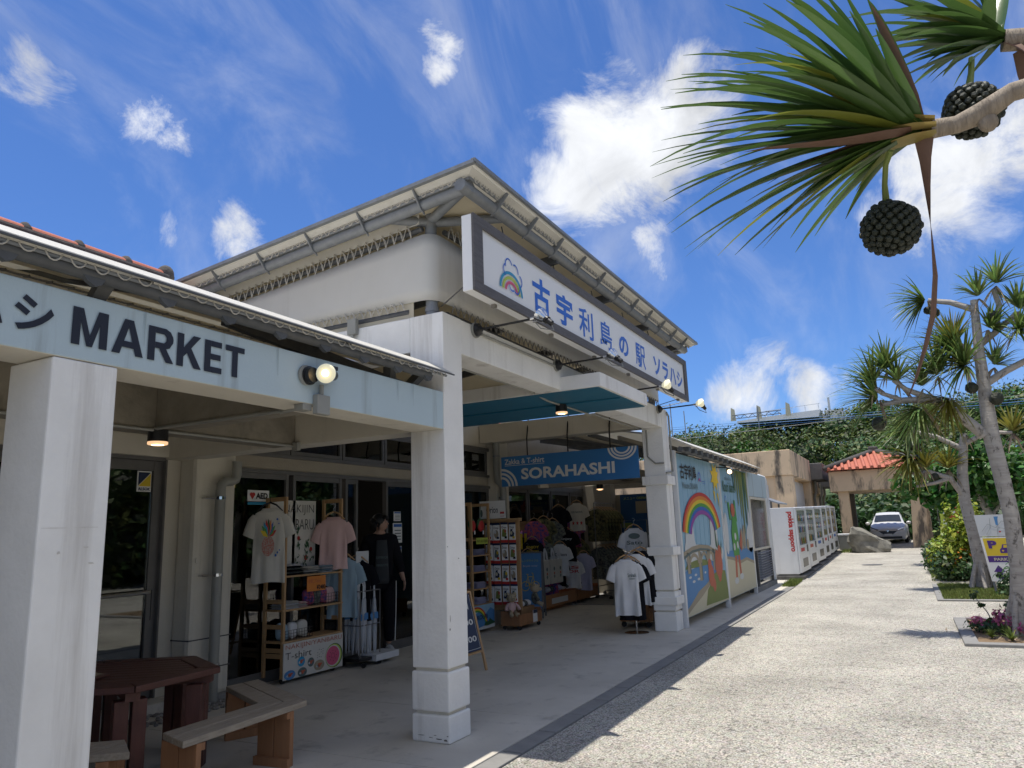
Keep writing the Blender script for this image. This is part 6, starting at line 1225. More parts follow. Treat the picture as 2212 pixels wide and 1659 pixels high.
for k in range(6):
    x, y = hexp(k, HR - .16, OFF); x2, y2 = HX, HY; d = Vector((x - HX, y - HY)).normalized(); n_ = Vector((-d.y, d.x))
    for s in (-1, 1): MB().obox((x + n_.x * s * .055, y + n_.y * s * .055, (HZ - .1) / 2), (d.x * .055, d.y * .055, 0), (n_.x * .045, n_.y * .045, 0), (0, 0, (HZ - .10) / 2), 0).build('leg', 'brown_leg', tb, bevel=.006) if s > 0 or 1 else None
    MB().bar((HX, HY, HZ - .075), (x + d.x * .1, y + d.y * .1, HZ - .075), .09, .055).build('support_rail', 'brown_leg', tb)
bk = thing('menu_holder', 'reddish wooden booklet lying on the dark table', 'booklet', (3.42, 5.25, HZ)); MB().obox((3.42, 5.22, HZ + .008), (.11, .04, 0), (-.03, .08, 0), (0, 0, .005)).build('cover', 'c_coral2' if 'c_coral2' in M else 'brown_leg', bk, bevel=.002); MB().obox((3.43, 5.25, HZ + .022), (.10, .05, 0), (-.04, .07, .02), (0, 0, .003)).build('page', 'c_tan', bk)
def bench(a0, a1, label, ztop=.42):
    t = thing('corner_bench', label, 'bench', (HX, HY, 0)); ro, rm, ri = 1.375, 1.20, 1.02
    fr0, fr1 = .06, .0
    for (k0, k1, cut0, cut1) in ((a0, a0 + 60, .16, 0), (a0 + 60, a0 + 120, 0, .16)):
        for r0, r1 in ((ro, rm + .004), (rm - .004, ri)):
            P = []
            for r_, aa, oth, cut in ((r0, k0, k1, cut0), (r0, k1, k0, cut1), (r1, k1, k0, cut1), (r1, k0, k1, cut0)):
                p = Vector((HX + r_ * math.cos(math.radians(aa)), HY + r_ * math.sin(math.radians(aa)))); q = Vector((HX + r_ * math.cos(math.radians(oth)), HY + r_ * math.sin(math.radians(oth)))); p = p.lerp(q, cut if cut else .002); P.append((p.x, p.y))
            MB().prism(P, ztop - .045, ztop - random.uniform(0, .003)).build('seat_plank', 'grey_wood', t, bevel=.007)
    for aa, oth, cut in ((a0, a0 + 60, .22), (a0 + 60, a0, .06), (a0 + 60, a0 + 120, .06), (a0 + 120, a0 + 60, .22)):
        rc = (ro + ri) / 2; p = Vector((rc * math.cos(math.radians(aa)), rc * math.sin(math.radians(aa)))); q = Vector((rc * math.cos(math.radians(oth)), rc * math.sin(math.radians(oth)))); c = p.lerp(q, cut); d = (q - p).normalized(); n_ = Vector((-d.y, d.x)); c += Vector((HX, HY))
        if cut < .1 and oth > aa: continue
        for s in (-1, 1): MB().obox((c.x + n_.x * s * .078, c.y + n_.y * s * .078, (ztop - .045) / 2), (d.x * .02, d.y * .02, 0), (n_.x * .073, n_.y * .073, 0), (0, 0, (ztop - .047) / 2)).build('leg_board', 'wood_leg', t, bevel=.003)
        MB().obox((c.x + d.x * .035, c.y + d.y * .035, .03), (d.x * .016, d.y * .016, 0), (n_.x * .16, n_.y * .16, 0), (0, 0, .03)).build('foot_batten', 'wood_leg', t, bevel=.003); MB().obox((c.x + d.x * .035, c.y + d.y * .035, ztop - .07), (d.x * .016, d.y * .016, 0), (n_.x * .15, n_.y * .15, 0), (0, 0, .022)).build('seat_batten', 'wood_leg', t)
    return t
bench(244, 0, 'angled two part wooden bench with silvered seat planks in front of the dark table')
bench(128, 0, 'wooden bench whose end just shows beside the first column')

# ================================================================== VENDING MACHINES
def vending(x0, x1, label, kind):
    z0 = zg(x0) + .10; H = 1.86; y0, y1 = 2.83, 3.55; t = thing('vending_machine', label, 'vending machine', ((x0 + x1) / 2, 3.2, zg(x0)), 'vending machines in a row')
    MB().box(x0, x1, y0 + .06, y1, z0, z0 + H).build('cabinet', 'white_metal', t, bevel=.01)
    f = MB(); w = x1 - x0; f.box(x0 + .01, x1 - .01, y0, y0 + .055, z0 + .03, z0 + .55); f.box(x0 + .01, x0 + .09 * w, y0, y0 + .055, z0 + .55, z0 + H - .01); f.box(x1 - .09 * w, x1 - .01, y0, y0 + .055, z0 + .55, z0 + H - .01); f.box(x0 + .09 * w, x1 - .09 * w, y0, y0 + .055, z0 + H - .08, z0 + H - .01); f.box(x0 + .09 * w, x1 - .09 * w, y0, y0 + .055, z0 + .55, z0 + .78)
    f.build('door', 'white_metal', t, bevel=.004); MB().box(x0 + .09 * w, x1 - .09 * w, y0 + .005, y0 + .012, z0 + .78, z0 + H - .08).build('display_window', 'glass_clear', t)
    cols = ['c_green', 'c_red', 'c_yellow', 'c_blue', 'c_lime', 'c_coral', 'c_cloud', 'c_dkgreen']
    for row in range(3):
        zr = z0 + .80 + row * .33; MB().box(x0 + .09 * w, x1 - .09 * w, y0 + .02, y0 + .058, zr - .01, zr).build('shelf', 'white', t); n = 8
        for k in range(n): xx = x0 + .09 * w + (k + .5) * (.82 * w) / n; MB().lathe((xx, y0 + .038, zr + .001), (0, 0, 1), [(0, .016), (.14, .016), (.17, .008), (.20, .008)], 8).build('bottle', cols[(k * 3 + row * 2 + kind) % 8], t)
    MB().box(x0 + .25 * w, x1 - .25 * w, y0 - .006, y0 + .0, z0 + .16, z0 + .40).build('dispenser_flap', 'black', t); MB().box(x1 - .24 * w, x1 - .12 * w, y0 - .012, y0, z0 + .56, z0 + .76).build('coin_panel', 'black', t); MB().box(x0 + .14 * w, x0 + .5 * w, y0 - .004, y0, z0 + .60, z0 + .70).build('label_strip', ('c_red', 'c_coral', 'c_blue')[kind % 3], t)
    for xx in (x0 + .1, x1 - .1): MB().box(xx - .06, xx + .06, y0 + .1, y1 - .1, zg(x0) - .02, z0).build('foot', 'alu', t)
    return t
vx = [(22.65, 24.9), (24.98, 27.2), (27.3, 29.7), (29.8, 31.6), (31.7, 33.4), (33.5, 35.8)]
for k, (a, b_) in enumerate(vx): v_ = vending(a, b_, ('white vending machine with red pokka sapporo lettering on its end', 'second vending machine from the lettered one', 'third vending machine in the white row', 'fourth vending machine in the white row', 'fifth vending machine in the white row', 'farthest vending machine, next to the grey bin')[k], k) if k else vending(a, b_, 'white vending machine with red pokka sapporo lettering on its end', 0)
v0 = [o for o in COL.objects if o.name == 'vending_machine'][0]
z0 = zg(22.65) + .10
text('pokka sapporo', (22.648, 3.10, z0 + 1.74), (0, 0, -1.12), (0, -.19, 0), 'c_red', v0, bold=.04)
bs_ = MB()
for k, (a, b_) in enumerate(vx):
    pl = MB().box(a - .05, b_ + .02, 2.74, 3.7, zg(a) - .1, zg(a) + .055).build('plinth_block', 'dark_conc', None, bevel=.01); tag(pl, 'blackened concrete plinth under the %s vending machine' % ('lettered', 'second', 'third', 'fourth', 'fifth', 'farthest')[k], 'concrete plinth', 'plinths under the vending machines')
pn_ = thing('solar_panel', 'tilted grey panel on top of the vending row', 'panel', (24.2, 3.6, 2.2)); MB().obox((24.4, 3.75, 2.30), (1.0, 0, .0), (0, .35, .14), (0, 0, .02)).build('panel', 'galv', pn_); MB().box(23.6, 23.65, 3.6, 3.65, 1.9, 2.25).build('post', 'alu', pn_); MB().box(25.1, 25.15, 3.6, 3.65, 1.9, 2.25).build('post', 'alu', pn_)
t = thing('rubbish_bin', 'grey plastic bin beyond the last vending machine', 'bin', (36.6, 2.55, zg(36.6))); z = zg(36.6); MB().prism([(36.2, 2.35), (37.0, 2.35), (37.0, 2.85), (36.2, 2.85)], z, z + .62).build('body', 'pvc', t, bevel=.03); MB().prism([(36.15, 2.3), (37.05, 2.3), (37.05, 2.9), (36.15, 2.9)], z + .62, z + .70).build('lid', 'white_metal', t, bevel=.02)

# ================================================================== TAN CONCRETE BUILDING AND GATE
tbld = thing('tan_building', 'flat roofed tan concrete building with black rain stains behind the vending machines', 'building', (35, 6, 0))
MB().box(31.7, 46, 4.3, 12, -.2, 3.62).build('wall', 'gold_conc', tbld, bevel=.02); MB().box(31.55, 38.4, 3.92, 12.2, 3.45, 4.48).build('parapet', 'gold_conc', tbld, bevel=.02)
MB().box(31.6, 32.4, 3.95, 4.6, -.1, 3.45).build('pier', 'gold_conc', tbld, bevel=.02); MB().box(38.0, 38.5, 3.95, 4.4, 0, 3.45).build('pier', 'gold_conc', tbld, bevel=.02)
MB().box(32.5, 37.9, 4.27, 4.30, .2, 3.35).build('shutter', 'shutter', tbld); MB().box(31.66, 31.70, 4.9, 8.9, .2, 3.1).build('shutter', 'shutter', tbld)
MB().box(38.5, 41.3, 3.4, 4.6, 3.55, 4.35).build('roof_box', 'dark_conc', tbld, bevel=.03); MB().box(42.2, 44.2, 3.2, 4.4, 3.3, 4.15).build('roof_box', 'dark_conc', tbld, bevel=.03)
MB().box(38.6, 46, 4.0, 4.3, 3.0, 3.62).build('fascia', 'gold_conc', tbld); MB().box(40, 41.2, 4.26, 4.30, .4, 2.9).build('door', 'shutter', tbld, bevel=.01); MB().box(40.3, 40.9, 4.24, 4.26, 2.2, 2.6).build('window', 'car_glass', tbld)
for x in (39.2, 41.8, 42.1, 43.6): smooth_by(MB().tube([(x, 3.85, 3.5), (x, 3.85, 3.0), (x + .05, 3.95, 2.7), (x + .05, 3.95, zg(x))], .06, 8).build('drainpipe', 'pvc', tbld))
gt = thing('roofed_gate', 'tan concrete gateway under a small red tiled pyramid roof', 'gate', (39, 1.2, zg(39)))
gx0, gx1, gy0, gy1 = 37.5, 42.0, -.95, 2.75
g0 = zg(37.5) - .1
MB().box(gx0 - .2, gx1, gy0 - .1, gy1 + .3, 2.88, 3.82).build('lintel', 'gold_conc', gt, bevel=.03)
for x, m_ in ((gx0, 'gold_conc'), (gx1 - .6, 'dark_conc')):
    MB().box(x, x + .5, gy1 - .45, gy1 + .0, g0, 2.88).build('pier', m_, gt, bevel=.02)
MB().obox((gx0 + .3, -.42, 1.55), (.25, 0, 0), (0, .30, 0), (0, -.10, 1.40)).build('pier', 'gold_conc', gt, bevel=.02)
MB().box(gx1 - .5, gx1 - .0, gy0, gy0 + .5, g0, 2.88).build('pier', 'gold_conc', gt, bevel=.02)
rc = Vector(((gx0 + gx1) / 2, 1.12, 4.78)); E0 = [(gx0 - .5, -1.4, 3.86), (gx1 + .3, -1.4, 3.86), (gx1 + .3, 3.15, 3.86), (gx0 - .5, 3.15, 3.86)]
b = MB(); b.add([*E0, tuple(rc)], [(0, 1, 4), (1, 2, 4), (2, 3, 4), (3, 0, 4), (3, 2, 1, 0)]); b.build('roof', 'tile', gt)
for side in range(4):
    p, q = Vector(E0[side]), Vector(E0[(side + 1) % 4]); n = 15; nb_ = MB()
    for k in range(n):
        f_ = (k + .5) / n; e = p.lerp(q, f_); m_ = (p + q) / 2; s_ = 1 - abs(2 * f_ - 1); top = e.lerp(e + (rc - m_), s_ * .97); out = (m_ - Vector((rc.x, rc.y, m_.z))).normalized() * .05
        nb_.tube([e + Vector((0, 0, .035)) + out, top + Vector((0, 0, .04))], .078, 6)
    tag(nb_.build('cover_tiles', 'tile', gt), kind='stuff'); MB().tube([Vector(E0[side]) + Vector((0, 0, .08)), rc + Vector((0, 0, .05))], .13, 8).build('hip_ridge', 'mortar', gt, smooth=True)
MB().box(rc.x - .22, rc.x + .22, rc.y - .22, rc.y + .22, 4.74, 5.05).build('roof_finial', 'mortar', gt, bevel=.08)

# ================================================================== ROCK, CAR, FLAGS
def rock(name, label, c, r, seed, m_='rock', squash=None):
    b = MB(); b.ball((0, 0, 0), r, 28, 20); nv = []
    for p in b.v:
        v = Vector(p); v = Vector([r[i] * math.copysign(abs(v[i] / r[i]) ** .62, v[i]) for i in range(3)]); n = .92 + .35 * mnoise.noise(v * 1.1 + Vector((seed, 0, 0))) + .16 * mnoise.noise(v * 3.3 + Vector((0, seed, 0))) + .06 * mnoise.noise(v * 9)
        v = v * n
        if squash: v.z = min(v.z, squash(v))
        nv.append((c[0] + v.x, c[1] + v.y, c[2] + v.z))
    b.v = nv; o_ = b.build(name, m_, base=(c[0], c[1], c[2] - r[2] * .8)); tag(o_, label, 'boulder'); return o_
z = zg(35); rock('boulder', 'big grey limestone boulder with a slanting flat top beside the gate pier', (35, 1.62, z + .42), (.75, .78, .85), 3, squash=lambda v: .30 + .55 * v.y + .22 * mnoise.noise(v * 2.2))
def car(loc, label):
    t = thing('parked_car', label, 'car', (0, 0, 0)); L_, Wd = 4.05, 1.70   # faces -X
    # sections along x: (x, half width low, half width high, z bottom, z belt, z roof)
    prof = [(-2.02, .55, .50, .30, .55, .56), (-1.95, .76, .70, .20, .62, .66), (-1.70, .83, .76, .18, .68, .80), (-1.1, .85, .78, .18, .74, .96), (-.85, .85, .74, .18, .78, 1.04), (-.35, .85, .66, .18, .82, 1.36), (.1, .85, .62, .18, .84, 1.50), (.8, .85, .62, .18, .85, 1.52), (1.4, .84, .60, .20, .86, 1.42), (1.8, .80, .60, .25, .86, 1.22), (2.02, .70, .58, .35, .80, .98)]
    def sec(s):
        x, wl, wh, zb, zm, zr = s; q = []
        for y, z in ((0, zb), (wl * .9, zb), (wl, zb + .12), (wl + .01, zm - .12), (wl - .02, zm), (wh + .03, zm + (zr - zm) * .25), (wh, zm + (zr - zm) * .75), (wh * .86, zr - .01), (wh * .4, zr + .015), (0, zr + .02)): q.append((x, y, z))
        return q + [(x, -y, z) for x, y, z in reversed(q[1:-1])]
    b = MB(); S = [sec(s) for s in prof]; n = len(S[0]); b.v = [p for s in S for p in s]
    for i in range(len(S) - 1):
        for k in range(n): b.f.append((i * n + k, (i + 1) * n + k, (i + 1) * n + (k + 1) % n, i * n + (k + 1) % n)); b.m.append(0)
    b.f += [tuple(range(n)), tuple(range((len(S) - 1) * n + n - 1, (len(S) - 1) * n - 1, -1))]; b.m += [0, 0]
    smooth_by(b.build('body', 'car_paint', t), .7)
    def on(x):   # roof height near x
        for a, c in zip(prof, prof[1:]):
            if a[0] <= x <= c[0]: f_ = (x - a[0]) / (c[0] - a[0]); return [a[i] + (c[i] - a[i]) * f_ for i in range(6)]
    g = MB(); P = []
    for x, k_ in ((-.86, .98), (-.33, .97)):
        s = on(x); P.append([(x - .01, y, s[5] + .022 - .02 * (abs(y) / s[2]) ** 2) for y in np.linspace(-s[2] * .84, s[2] * .84, 9)])
    g.v = P[0] + P[1] + []; g.f = [(i, i + 1, 9 + i + 1, 9 + i) for i in range(8)]; g.m = [0] * 8; g.v = [(x - .012, y, z + .012) for x, y, z in g.v]; g.build('windscreen', 'car_glass', t)
    for s in (-1, 1):
        MB().add([(-.55, s * .755, .90), (1.45, s * .735, .95), (1.2, s * .655, 1.36), (.0, s * .665, 1.38)], [(0, 1, 2, 3) if s < 0 else (3, 2, 1, 0)]).build('side_window', 'car_glass', t)
        MB().extr([(-2.0, s * .40, .66), (-1.72, s * .77, .80), (-1.60, s * .80, .70), (-1.93, s * .60, .56)], (-.015, 0, .012)).build('headlight', 'chrome', t)
        m = MB().ball((-.72, s * .94, .98), (.07, .11, .075), 12, 8).build('wing_mirror', 'car_paint', t, smooth=True); MB().tube([(-.70, s * .80, .93), (-.72, s * .90, .96)], .02, 6).build('mirror_arm', 'black', m)
        for x in (-1.27, 1.25):
            w_ = MB().lathe((x, s * .68, .30), (0, s, 0), [(0, .27), (.02, .30), (.16, .30), (.18, .26)], 22).build('wheel', 'rubber', t, smooth=False); MB().lathe((x, s * .845, .30), (0, s, 0), [(0, .20), (.02, .19), (.022, .05)], 16).build('rim', 'alu', w_)
    MB().extr([(-2.035, -.42, .60), (-2.035, .42, .60), (-2.045, .22, .44), (-2.045, -.22, .44)], (.02, 0, 0)).build('grille', 'black', t); MB().extr([(-2.05, -.06, .63), (-2.05, .06, .63), (-2.055, 0, .53)], (-.01, 0, 0)).build('badge', 'chrome', t)
    MB().box(-2.06, -2.045, -.17, .17, .36, .46).build('number_plate', 'white', t); MB().box(-2.03, -1.98, -.60, .60, .24, .33).build('lower_grille', 'black', t)
    t.location = loc; t.rotation_euler = (0, 0, -.02); return t
car((43.6, .95, zg(41.5) + .0), 'silver hatchback facing the viewer beyond the gate')
for k, (x, y, m_, lb) in enumerate(((36.2, -1.15, 'c_lime', 'green and white feather banner beside the right gate pier'), (34.2, -1.35, 'c_red', 'red feather banner leaning beside the bushes'))):
    t = thing('feather_banner', lb, 'banner', (x, y, zg(x))); z = zg(x); MB().tube([(x, y, z), (x, y + .05, z + 1.6), (x, y - .05, z + 1.95), (x, y - .2, z + 2.0)], .012, 6).build('pole', 'alu', t)
    MB().grid(lambda a, b_: (x + .04 * math.sin(b_ * 7 + a), y - .02 - a * .42 * (1 - .35 * b_ ** 3), z + .6 + b_ * 1.35), 5, 10).build('flag', m_, t, smooth=True, thick=.004); flat([[(.2, .2), (.8, .25), (.75, .5), (.3, .45)], disc(.5, .7, .2, .1)], (x - .07, y, z + .6), (0, -.42, 0), (0, 0, 1.3), 'c_cloud', t, .004)

# ================================================================== PARKING SIGN
pk = thing('parking_sign', 'leaning yellow and purple PARKING sign board tied to the trees', 'sign', (19, -1.5, 0))
o = Vector((18.6, -1.37, .24)); v = Vector((0, .145, 1.36)); u = Vector((0, -.66, .0)); nn = u.cross(v).normalized()
bd = MB(); bd.extr([o, o + u, o + u + v * .66, o + v * .66], -nn * .02); bd = bd.build('board', 'white', pk); b2 = MB(); b2.extr([o + v * .672, o + u + v * .672, o + u * 1.0 + v, o + v], -nn * .02); b2 = b2.build('map_board', 'c_cloud', pk)
b3 = MB(); b3.bar(o - nn * .04 + u * .04 - v * .18, o - nn * .04 + u * .04 + v * .9, .04, .04, up=(1, 0, 0)); b3.build('post', 'galv', pk); b3 = MB(); b3.bar(o - nn * .04 + u * .96 - v * .18, o - nn * .04 + u * .96 + v * .9, .04, .04, up=(1, 0, 0)); b3.build('post', 'galv', pk)
flat([[(.06, .38), (.97, .38), (.97, .645), (.06, .645)]], o, u, v, 'c_yellow', bd, .002); flat([[(.06, .285), (.97, .285), (.97, .375), (.06, .375)]], o, u, v, 'c_violet' if 'c_violet' in M else 'c_purple2' if 'c_purple2' in M else 'navy_violet', bd, .002) if False else None
M['violet'] = mat('print_violet', (.07, .02, .20), .5)
flat([[(.06, .285), (.97, .285), (.97, .377), (.06, .377)]], o, u, v, 'violet', bd, .002)
text('P', o + u * .16 + v * .49, u * .24, v * .12, 'violet', bd, bold=.06, lift=.004); text('PARKING', o + u * .22 + v * .305, u * .62, v * .045, 'c_sand', bd, bold=.03, lift=.004)
flat([[(.44, .42), (.92, .42), (.92, .47), (.86, .50), (.82, .55), (.54, .55), (.50, .50), (.44, .47)]], o, u, v, 'violet', bd, .004); flat([[(.55, .50), (.80, .50), (.78, .54), (.57, .54)], disc(.52, .455, .03, .012), disc(.84, .455, .03, .012)], o, u, v, 'c_yellow', bd, .005)
flat([[(.40, .04), (.56, .04), (.56, .14), (.64, .14), (.48, .24), (.32, .14), (.40, .14)]], o - u * .20, u, v, 'violet', bd, .003)
text('Sorahashi', o + u * .50 + v * .19, u * .45, v * .035, 'ink', bd, lift=.004, bold=.01); text('No.2', o + u * .55 + v * .07, u * .40, v * .07, 'ink', bd, lift=.004)
flat([[(.52, .84), (.58, .84), (.60, .92), (.64, .97), (.52, .97)], [(.80, .90), (.90, .91), (.88, .95), (.78, .94)]], o, u, v, 'c_sea', b2, .003)
bq = MB(); q = lambda x, y: o + u * x + v * y + nn * .004
for pts in ([(.1, .75), (.3, .86), (.5, .80), (.7, .9), (.95, .85)], [(.2, .7), (.35, .8), (.4, .95)], [(.5, .7), (.55, .8), (.8, .78), (.9, .7)]): 
    for a, c in zip(pts, pts[1:]): bq.bar(q(*a), q(*c), .004, .002, up=nn)
bq.build('map_lines', 'c_slate', b2); flat([disc(.58, .74, .03, .012)], o, u, v, 'c_red', b2, .004)

# ================================================================== PANDANUS OVERHEAD
TIPS1 = [[2.398, 0.511, 3.313], [2.526, 0.612, 3.32], [2.29, 0.58, 3.071], [2.417, 0.57, 3.208], [2.675, 0.559, 3.386], [2.654, 0.418, 3.459], [2.161, 0.32, 3.1], [2.258, 0.301, 3.079], [2.073, 0.237, 3.136], [2.313, 0.217, 3.34], [2.058, 0.13, 3.14], [2.337, 0.083, 3.341], [2.478, 0.036, 3.41], [2.244, -0.021, 3.228], [2.533, -0.092, 3.369], [2.545, 0.653, 3.095], [2.183, 0.603, 2.814], [2.571, 0.708, 2.968], [2.402, 0.603, 2.812], [2.535, 0.501, 2.876], [2.459, 0.44, 2.812], [2.783, 0.416, 2.912], [2.621, 0.384, 2.786], [2.417, 0.572, 2.594], [2.71, 0.637, 2.678], [2.916, 0.556, 2.724], [2.589, 0.37, 2.586], [2.529, 0.329, 2.566], [2.638, 0.317, 2.658], [3.067, 0.288, 2.78], [3.108, 0.198, 2.782], [2.876, 0.071, 2.723], [2.836, 0.464, 3.165], [2.649, 0.464, 3.382], [2.406, 0.337, 3.094], [2.261, 0.283, 2.9], [2.429, 0.188, 3.473], [2.469, 0.132, 3.293], [2.341, 0.03, 3.206], [2.246, -0.031, 3.152], [2.411, -0.099, 3.164], [2.479, 0.496, 3.071], [2.424, 0.427, 2.861], [2.54, 0.354, 2.682], [2.676, 0.265, 2.727], [2.988, 0.141, 2.841], [2.781, 0.024, 2.775], [2.314, 0.239, 3.116], [2.356, 0.17, 3.052], [2.489, 0.38, 3.067]]
TIPS2 = [[2.807, -0.214, 3.253], [2.835, -0.163, 3.203], [3.022, -0.164, 3.381], [2.687, -0.184, 3.272], [2.867, -0.161, 3.578], [2.79, -0.268, 3.506], [3.021, -0.377, 3.643], [3.083, -0.066, 3.64], [3.027, -0.344, 3.615], [3.007, -0.46, 3.62], [2.789, -0.505, 3.475], [3.181, -0.227, 3.344], [2.943, -0.263, 3.224], [2.999, -0.087, 3.512], [2.779, -0.005, 3.49], [3.025, -0.407, 3.222], [2.762, -0.32, 3.079], [2.805, -0.121, 3.323], [3.186, -0.631, 3.718], [2.73, -0.174, 3.417], [3.029, -0.43, 3.596], [3.142, -0.268, 3.378], [3.212, -0.341, 3.362], [2.917, -0.209, 3.487]]
def blade(hub, tip, w, droop, up=Vector((0, 0, 1)), segs=9, keel=.28, curl=0.0, r=random):
    """long V-keeled strap leaf from hub to tip, drooping towards its end"""
    hub, tip = Vector(hub), Vector(tip); L_ = (tip - hub).length; b = MB(); n = segs
    mid = []
    for i in range(n + 1):
        s = i / n; p = hub.lerp(tip, s); arch = math.sin(s * PI) * droop * L_; mid.append(p + up * (arch - L_ * .07 * s ** 4))
    fs = []
    for i in range(n + 1):
        s = i / n; t = (mid[min(i + 1, n)] - mid[max(i - 1, 0)]).normalized(); sd = t.cross(up)
        sd = sd.normalized() if sd.length > .05 else Vector((1, 0, 0)); nn = sd.cross(t).normalized()
        a = curl * s; sd2 = sd * math.cos(a) + nn * math.sin(a); nn2 = nn * math.cos(a) - sd * math.sin(a)
        ww = w * (1.0 if s < .25 else (1 - (s - .25) / .75) ** .75) * (.72 + 1.1 * min(s, .25)) + .0012
        b.v += [tuple(mid[i] + sd2 * ww + nn2 * ww * keel), tuple(mid[i] - nn2 * ww * keel * .3), tuple(mid[i] - sd2 * ww + nn2 * ww * keel)]
    for i in range(n): b.f += [(3 * i, 3 * i + 1, 3 * i + 4, 3 * i + 3), (3 * i + 1, 3 * i + 2, 3 * i + 5, 3 * i + 4)]
    b.m = [0] * len(b.f); return b
def fruit(name, label, c, r_, stem=None, group=None):
    t = thing(name, label, 'fruit', tuple(c), group); c = Vector(c); b = MB(); n = 170
    MB().ball(c, r_ * .86, 18, 12).build('core', 'fruit', t, smooth=True)
    for i in range(n):
        z = 1 - 2 * (i + .5) / n; a = i * 2.39996; d = Vector((math.sqrt(1 - z * z) * math.cos(a), math.sqrt(1 - z * z) * math.sin(a), z)); u_ = d.cross(Vector((0, 0, 1)) if abs(d.z) < .9 else Vector((1, 0, 0))).normalized(); w_ = d.cross(u_)
        jr = random.uniform(.95, 1.03); base = len(b.v); m_ = 5
        for rr, q in ((.78, .13), (.97, .142), (1.03 * jr, .128), (1.075 * jr, .075)):
            for k in range(m_): aa = 2 * PI * k / m_ + .5; b.v.append(tuple(c + d * r_ * rr + (u_ * math.cos(aa) + w_ * math.sin(aa)) * r_ * q * 1.02))
        for j in range(3):
            for k in range(m_): b.f.append((base + j * m_ + k, base + j * m_ + (k + 1) % m_, base + (j + 1) * m_ + (k + 1) % m_, base + (j + 1) * m_ + k))
        b.f.append(tuple(base + 3 * m_ + k for k in range(m_)))
    b.m = [0] * len(b.f); b.build('segments', 'fruit', t)
    if stem: smooth_by(MB().tube(stem, [.010] * (len(stem) - 1) + [.013], 8).build('stem', 'c_olive', t))
    return t
fp = thing('pandanus_tree', 'overhanging pandanus branch with long sword leaves in the upper right foreground', 'tree', (2.75, -1.9, -.02))
hub = Vector((2.702, -.193, 2.89)); hub2 = Vector((3.008, -.523, 3.311))
tr = smooth_by(MB().tube([(2.85, -1.95, -.05), (2.84, -1.9, .9), (2.86, -1.75, 1.8), (2.80, -1.45, 2.45), (2.72, -1.0, 2.83), (2.66, -.62, 2.935), (2.655, -.46, 2.925), (2.67, -.37, 2.885), (2.685, -.30, 2.875), (2.695, -.235, 2.885)], [.11, .10, .09, .070, .050, .034, .030, .036, .029, .032], 16).build('trunk', 'bark_pale', fp), 1.0)
smooth_by(MB().tube([(2.86, -1.75, 1.8), (3.0, -1.4, 2.5), (3.05, -1.0, 3.05), (3.03, -.68, 3.28), hub2], [.07, .06, .05, .042, .040], 12).build('branch', 'bark_pale', fp), 1.0)
MB().ball((2.668, -.385, 2.85), (.026, .030, .034), 12, 8).build('knot', 'bark_pale', fp, smooth=True)
r = random.Random(21)
def crown(hub, tips, ax, wd, seed):
    r = random.Random(seed)
    for i, tp in enumerate(tips):
        tp = Vector(tp); d = (tp - hub); st = hub + ax * r.uniform(-.02, .05) + d.normalized() * .012
        m_ = 'leaf_a' if r.random() < .93 else 'leaf_y'
        b = blade(st, tp, wd * r.uniform(.8, 1.15), r.uniform(-.01, .08), segs=10, curl=r.uniform(-.3, .3), r=r); o_ = b.build('leaf', m_, fp, smooth=True)
ax1 = (hub - Vector((2.685, -.30, 2.875))).normalized()
crown(hub, [Vector(t) + Vector((0, 0, 0)) for t in TIPS1], ax1, .024, 5)
# more leaves filling the fan, each tip between its neighbours
ext = []
for i in range(60):
    a, c = r.sample(TIPS1, 2)
    if (Vector(a) - Vector(c)).length < .55: m_ = Vector(a).lerp(Vector(c), r.uniform(.3, .7)); ext.append(hub + (m_ - hub).normalized() * r.uniform(.5, .92))
crown(hub, ext, ax1, .021, 6)
crown(hub2, TIPS2, (hub2 - Vector((3.03, -.68, 3.28))).normalized(), .028, 7)
ext = []
for i in range(22):
    a, c = r.sample(TIPS2, 2); m_ = Vector(a).lerp(Vector(c), r.uniform(.2, .8)); ext.append(hub2 + (m_ - hub2).normalized() * r.uniform(.3, .5))
crown(hub2, ext, Vector((0, .3, 0)), .026, 8)
for tp, w_, dr, cu, m_ in (((2.40, .34, 2.87), .042, -.05, .2, 'leaf_dead'), ((2.60, .30, 2.82), .03, .03, .6, 'leaf_dead'), ((2.53, -.10, 3.34), .034, .03, .5, 'leaf_dead'), ((2.62, .02, 3.05), .03, .06, .8, 'leaf_dead'), ((2.50, .18, 3.28), .024, .0, 1.2, 'leaf_y'), ((2.35, .50, 2.98), .024, .03, .3, 'leaf_y')):
    blade(hub, tp, w_, dr, curl=cu).build('leaf', m_, fp, smooth=True)
M['leaf_sheath'] = mat('pale_leaf_sheath', (.40, .27, .10), .5, (.28, .26, .07), 7, .9, island=.2, sss=.15)
# sheathing leaf bases at the neck
for k in range(9):
    a = k * 2.4; n_ = Vector((math.cos(a) * .8, 0, math.sin(a))).normalized(); p = hub - ax1 * .05 + n_ * .028; blade(p, hub + ax1 * .26 + n_ * .075, .034, .02, curl=.3).build('sheath', 'leaf_sheath', fp, smooth=True)
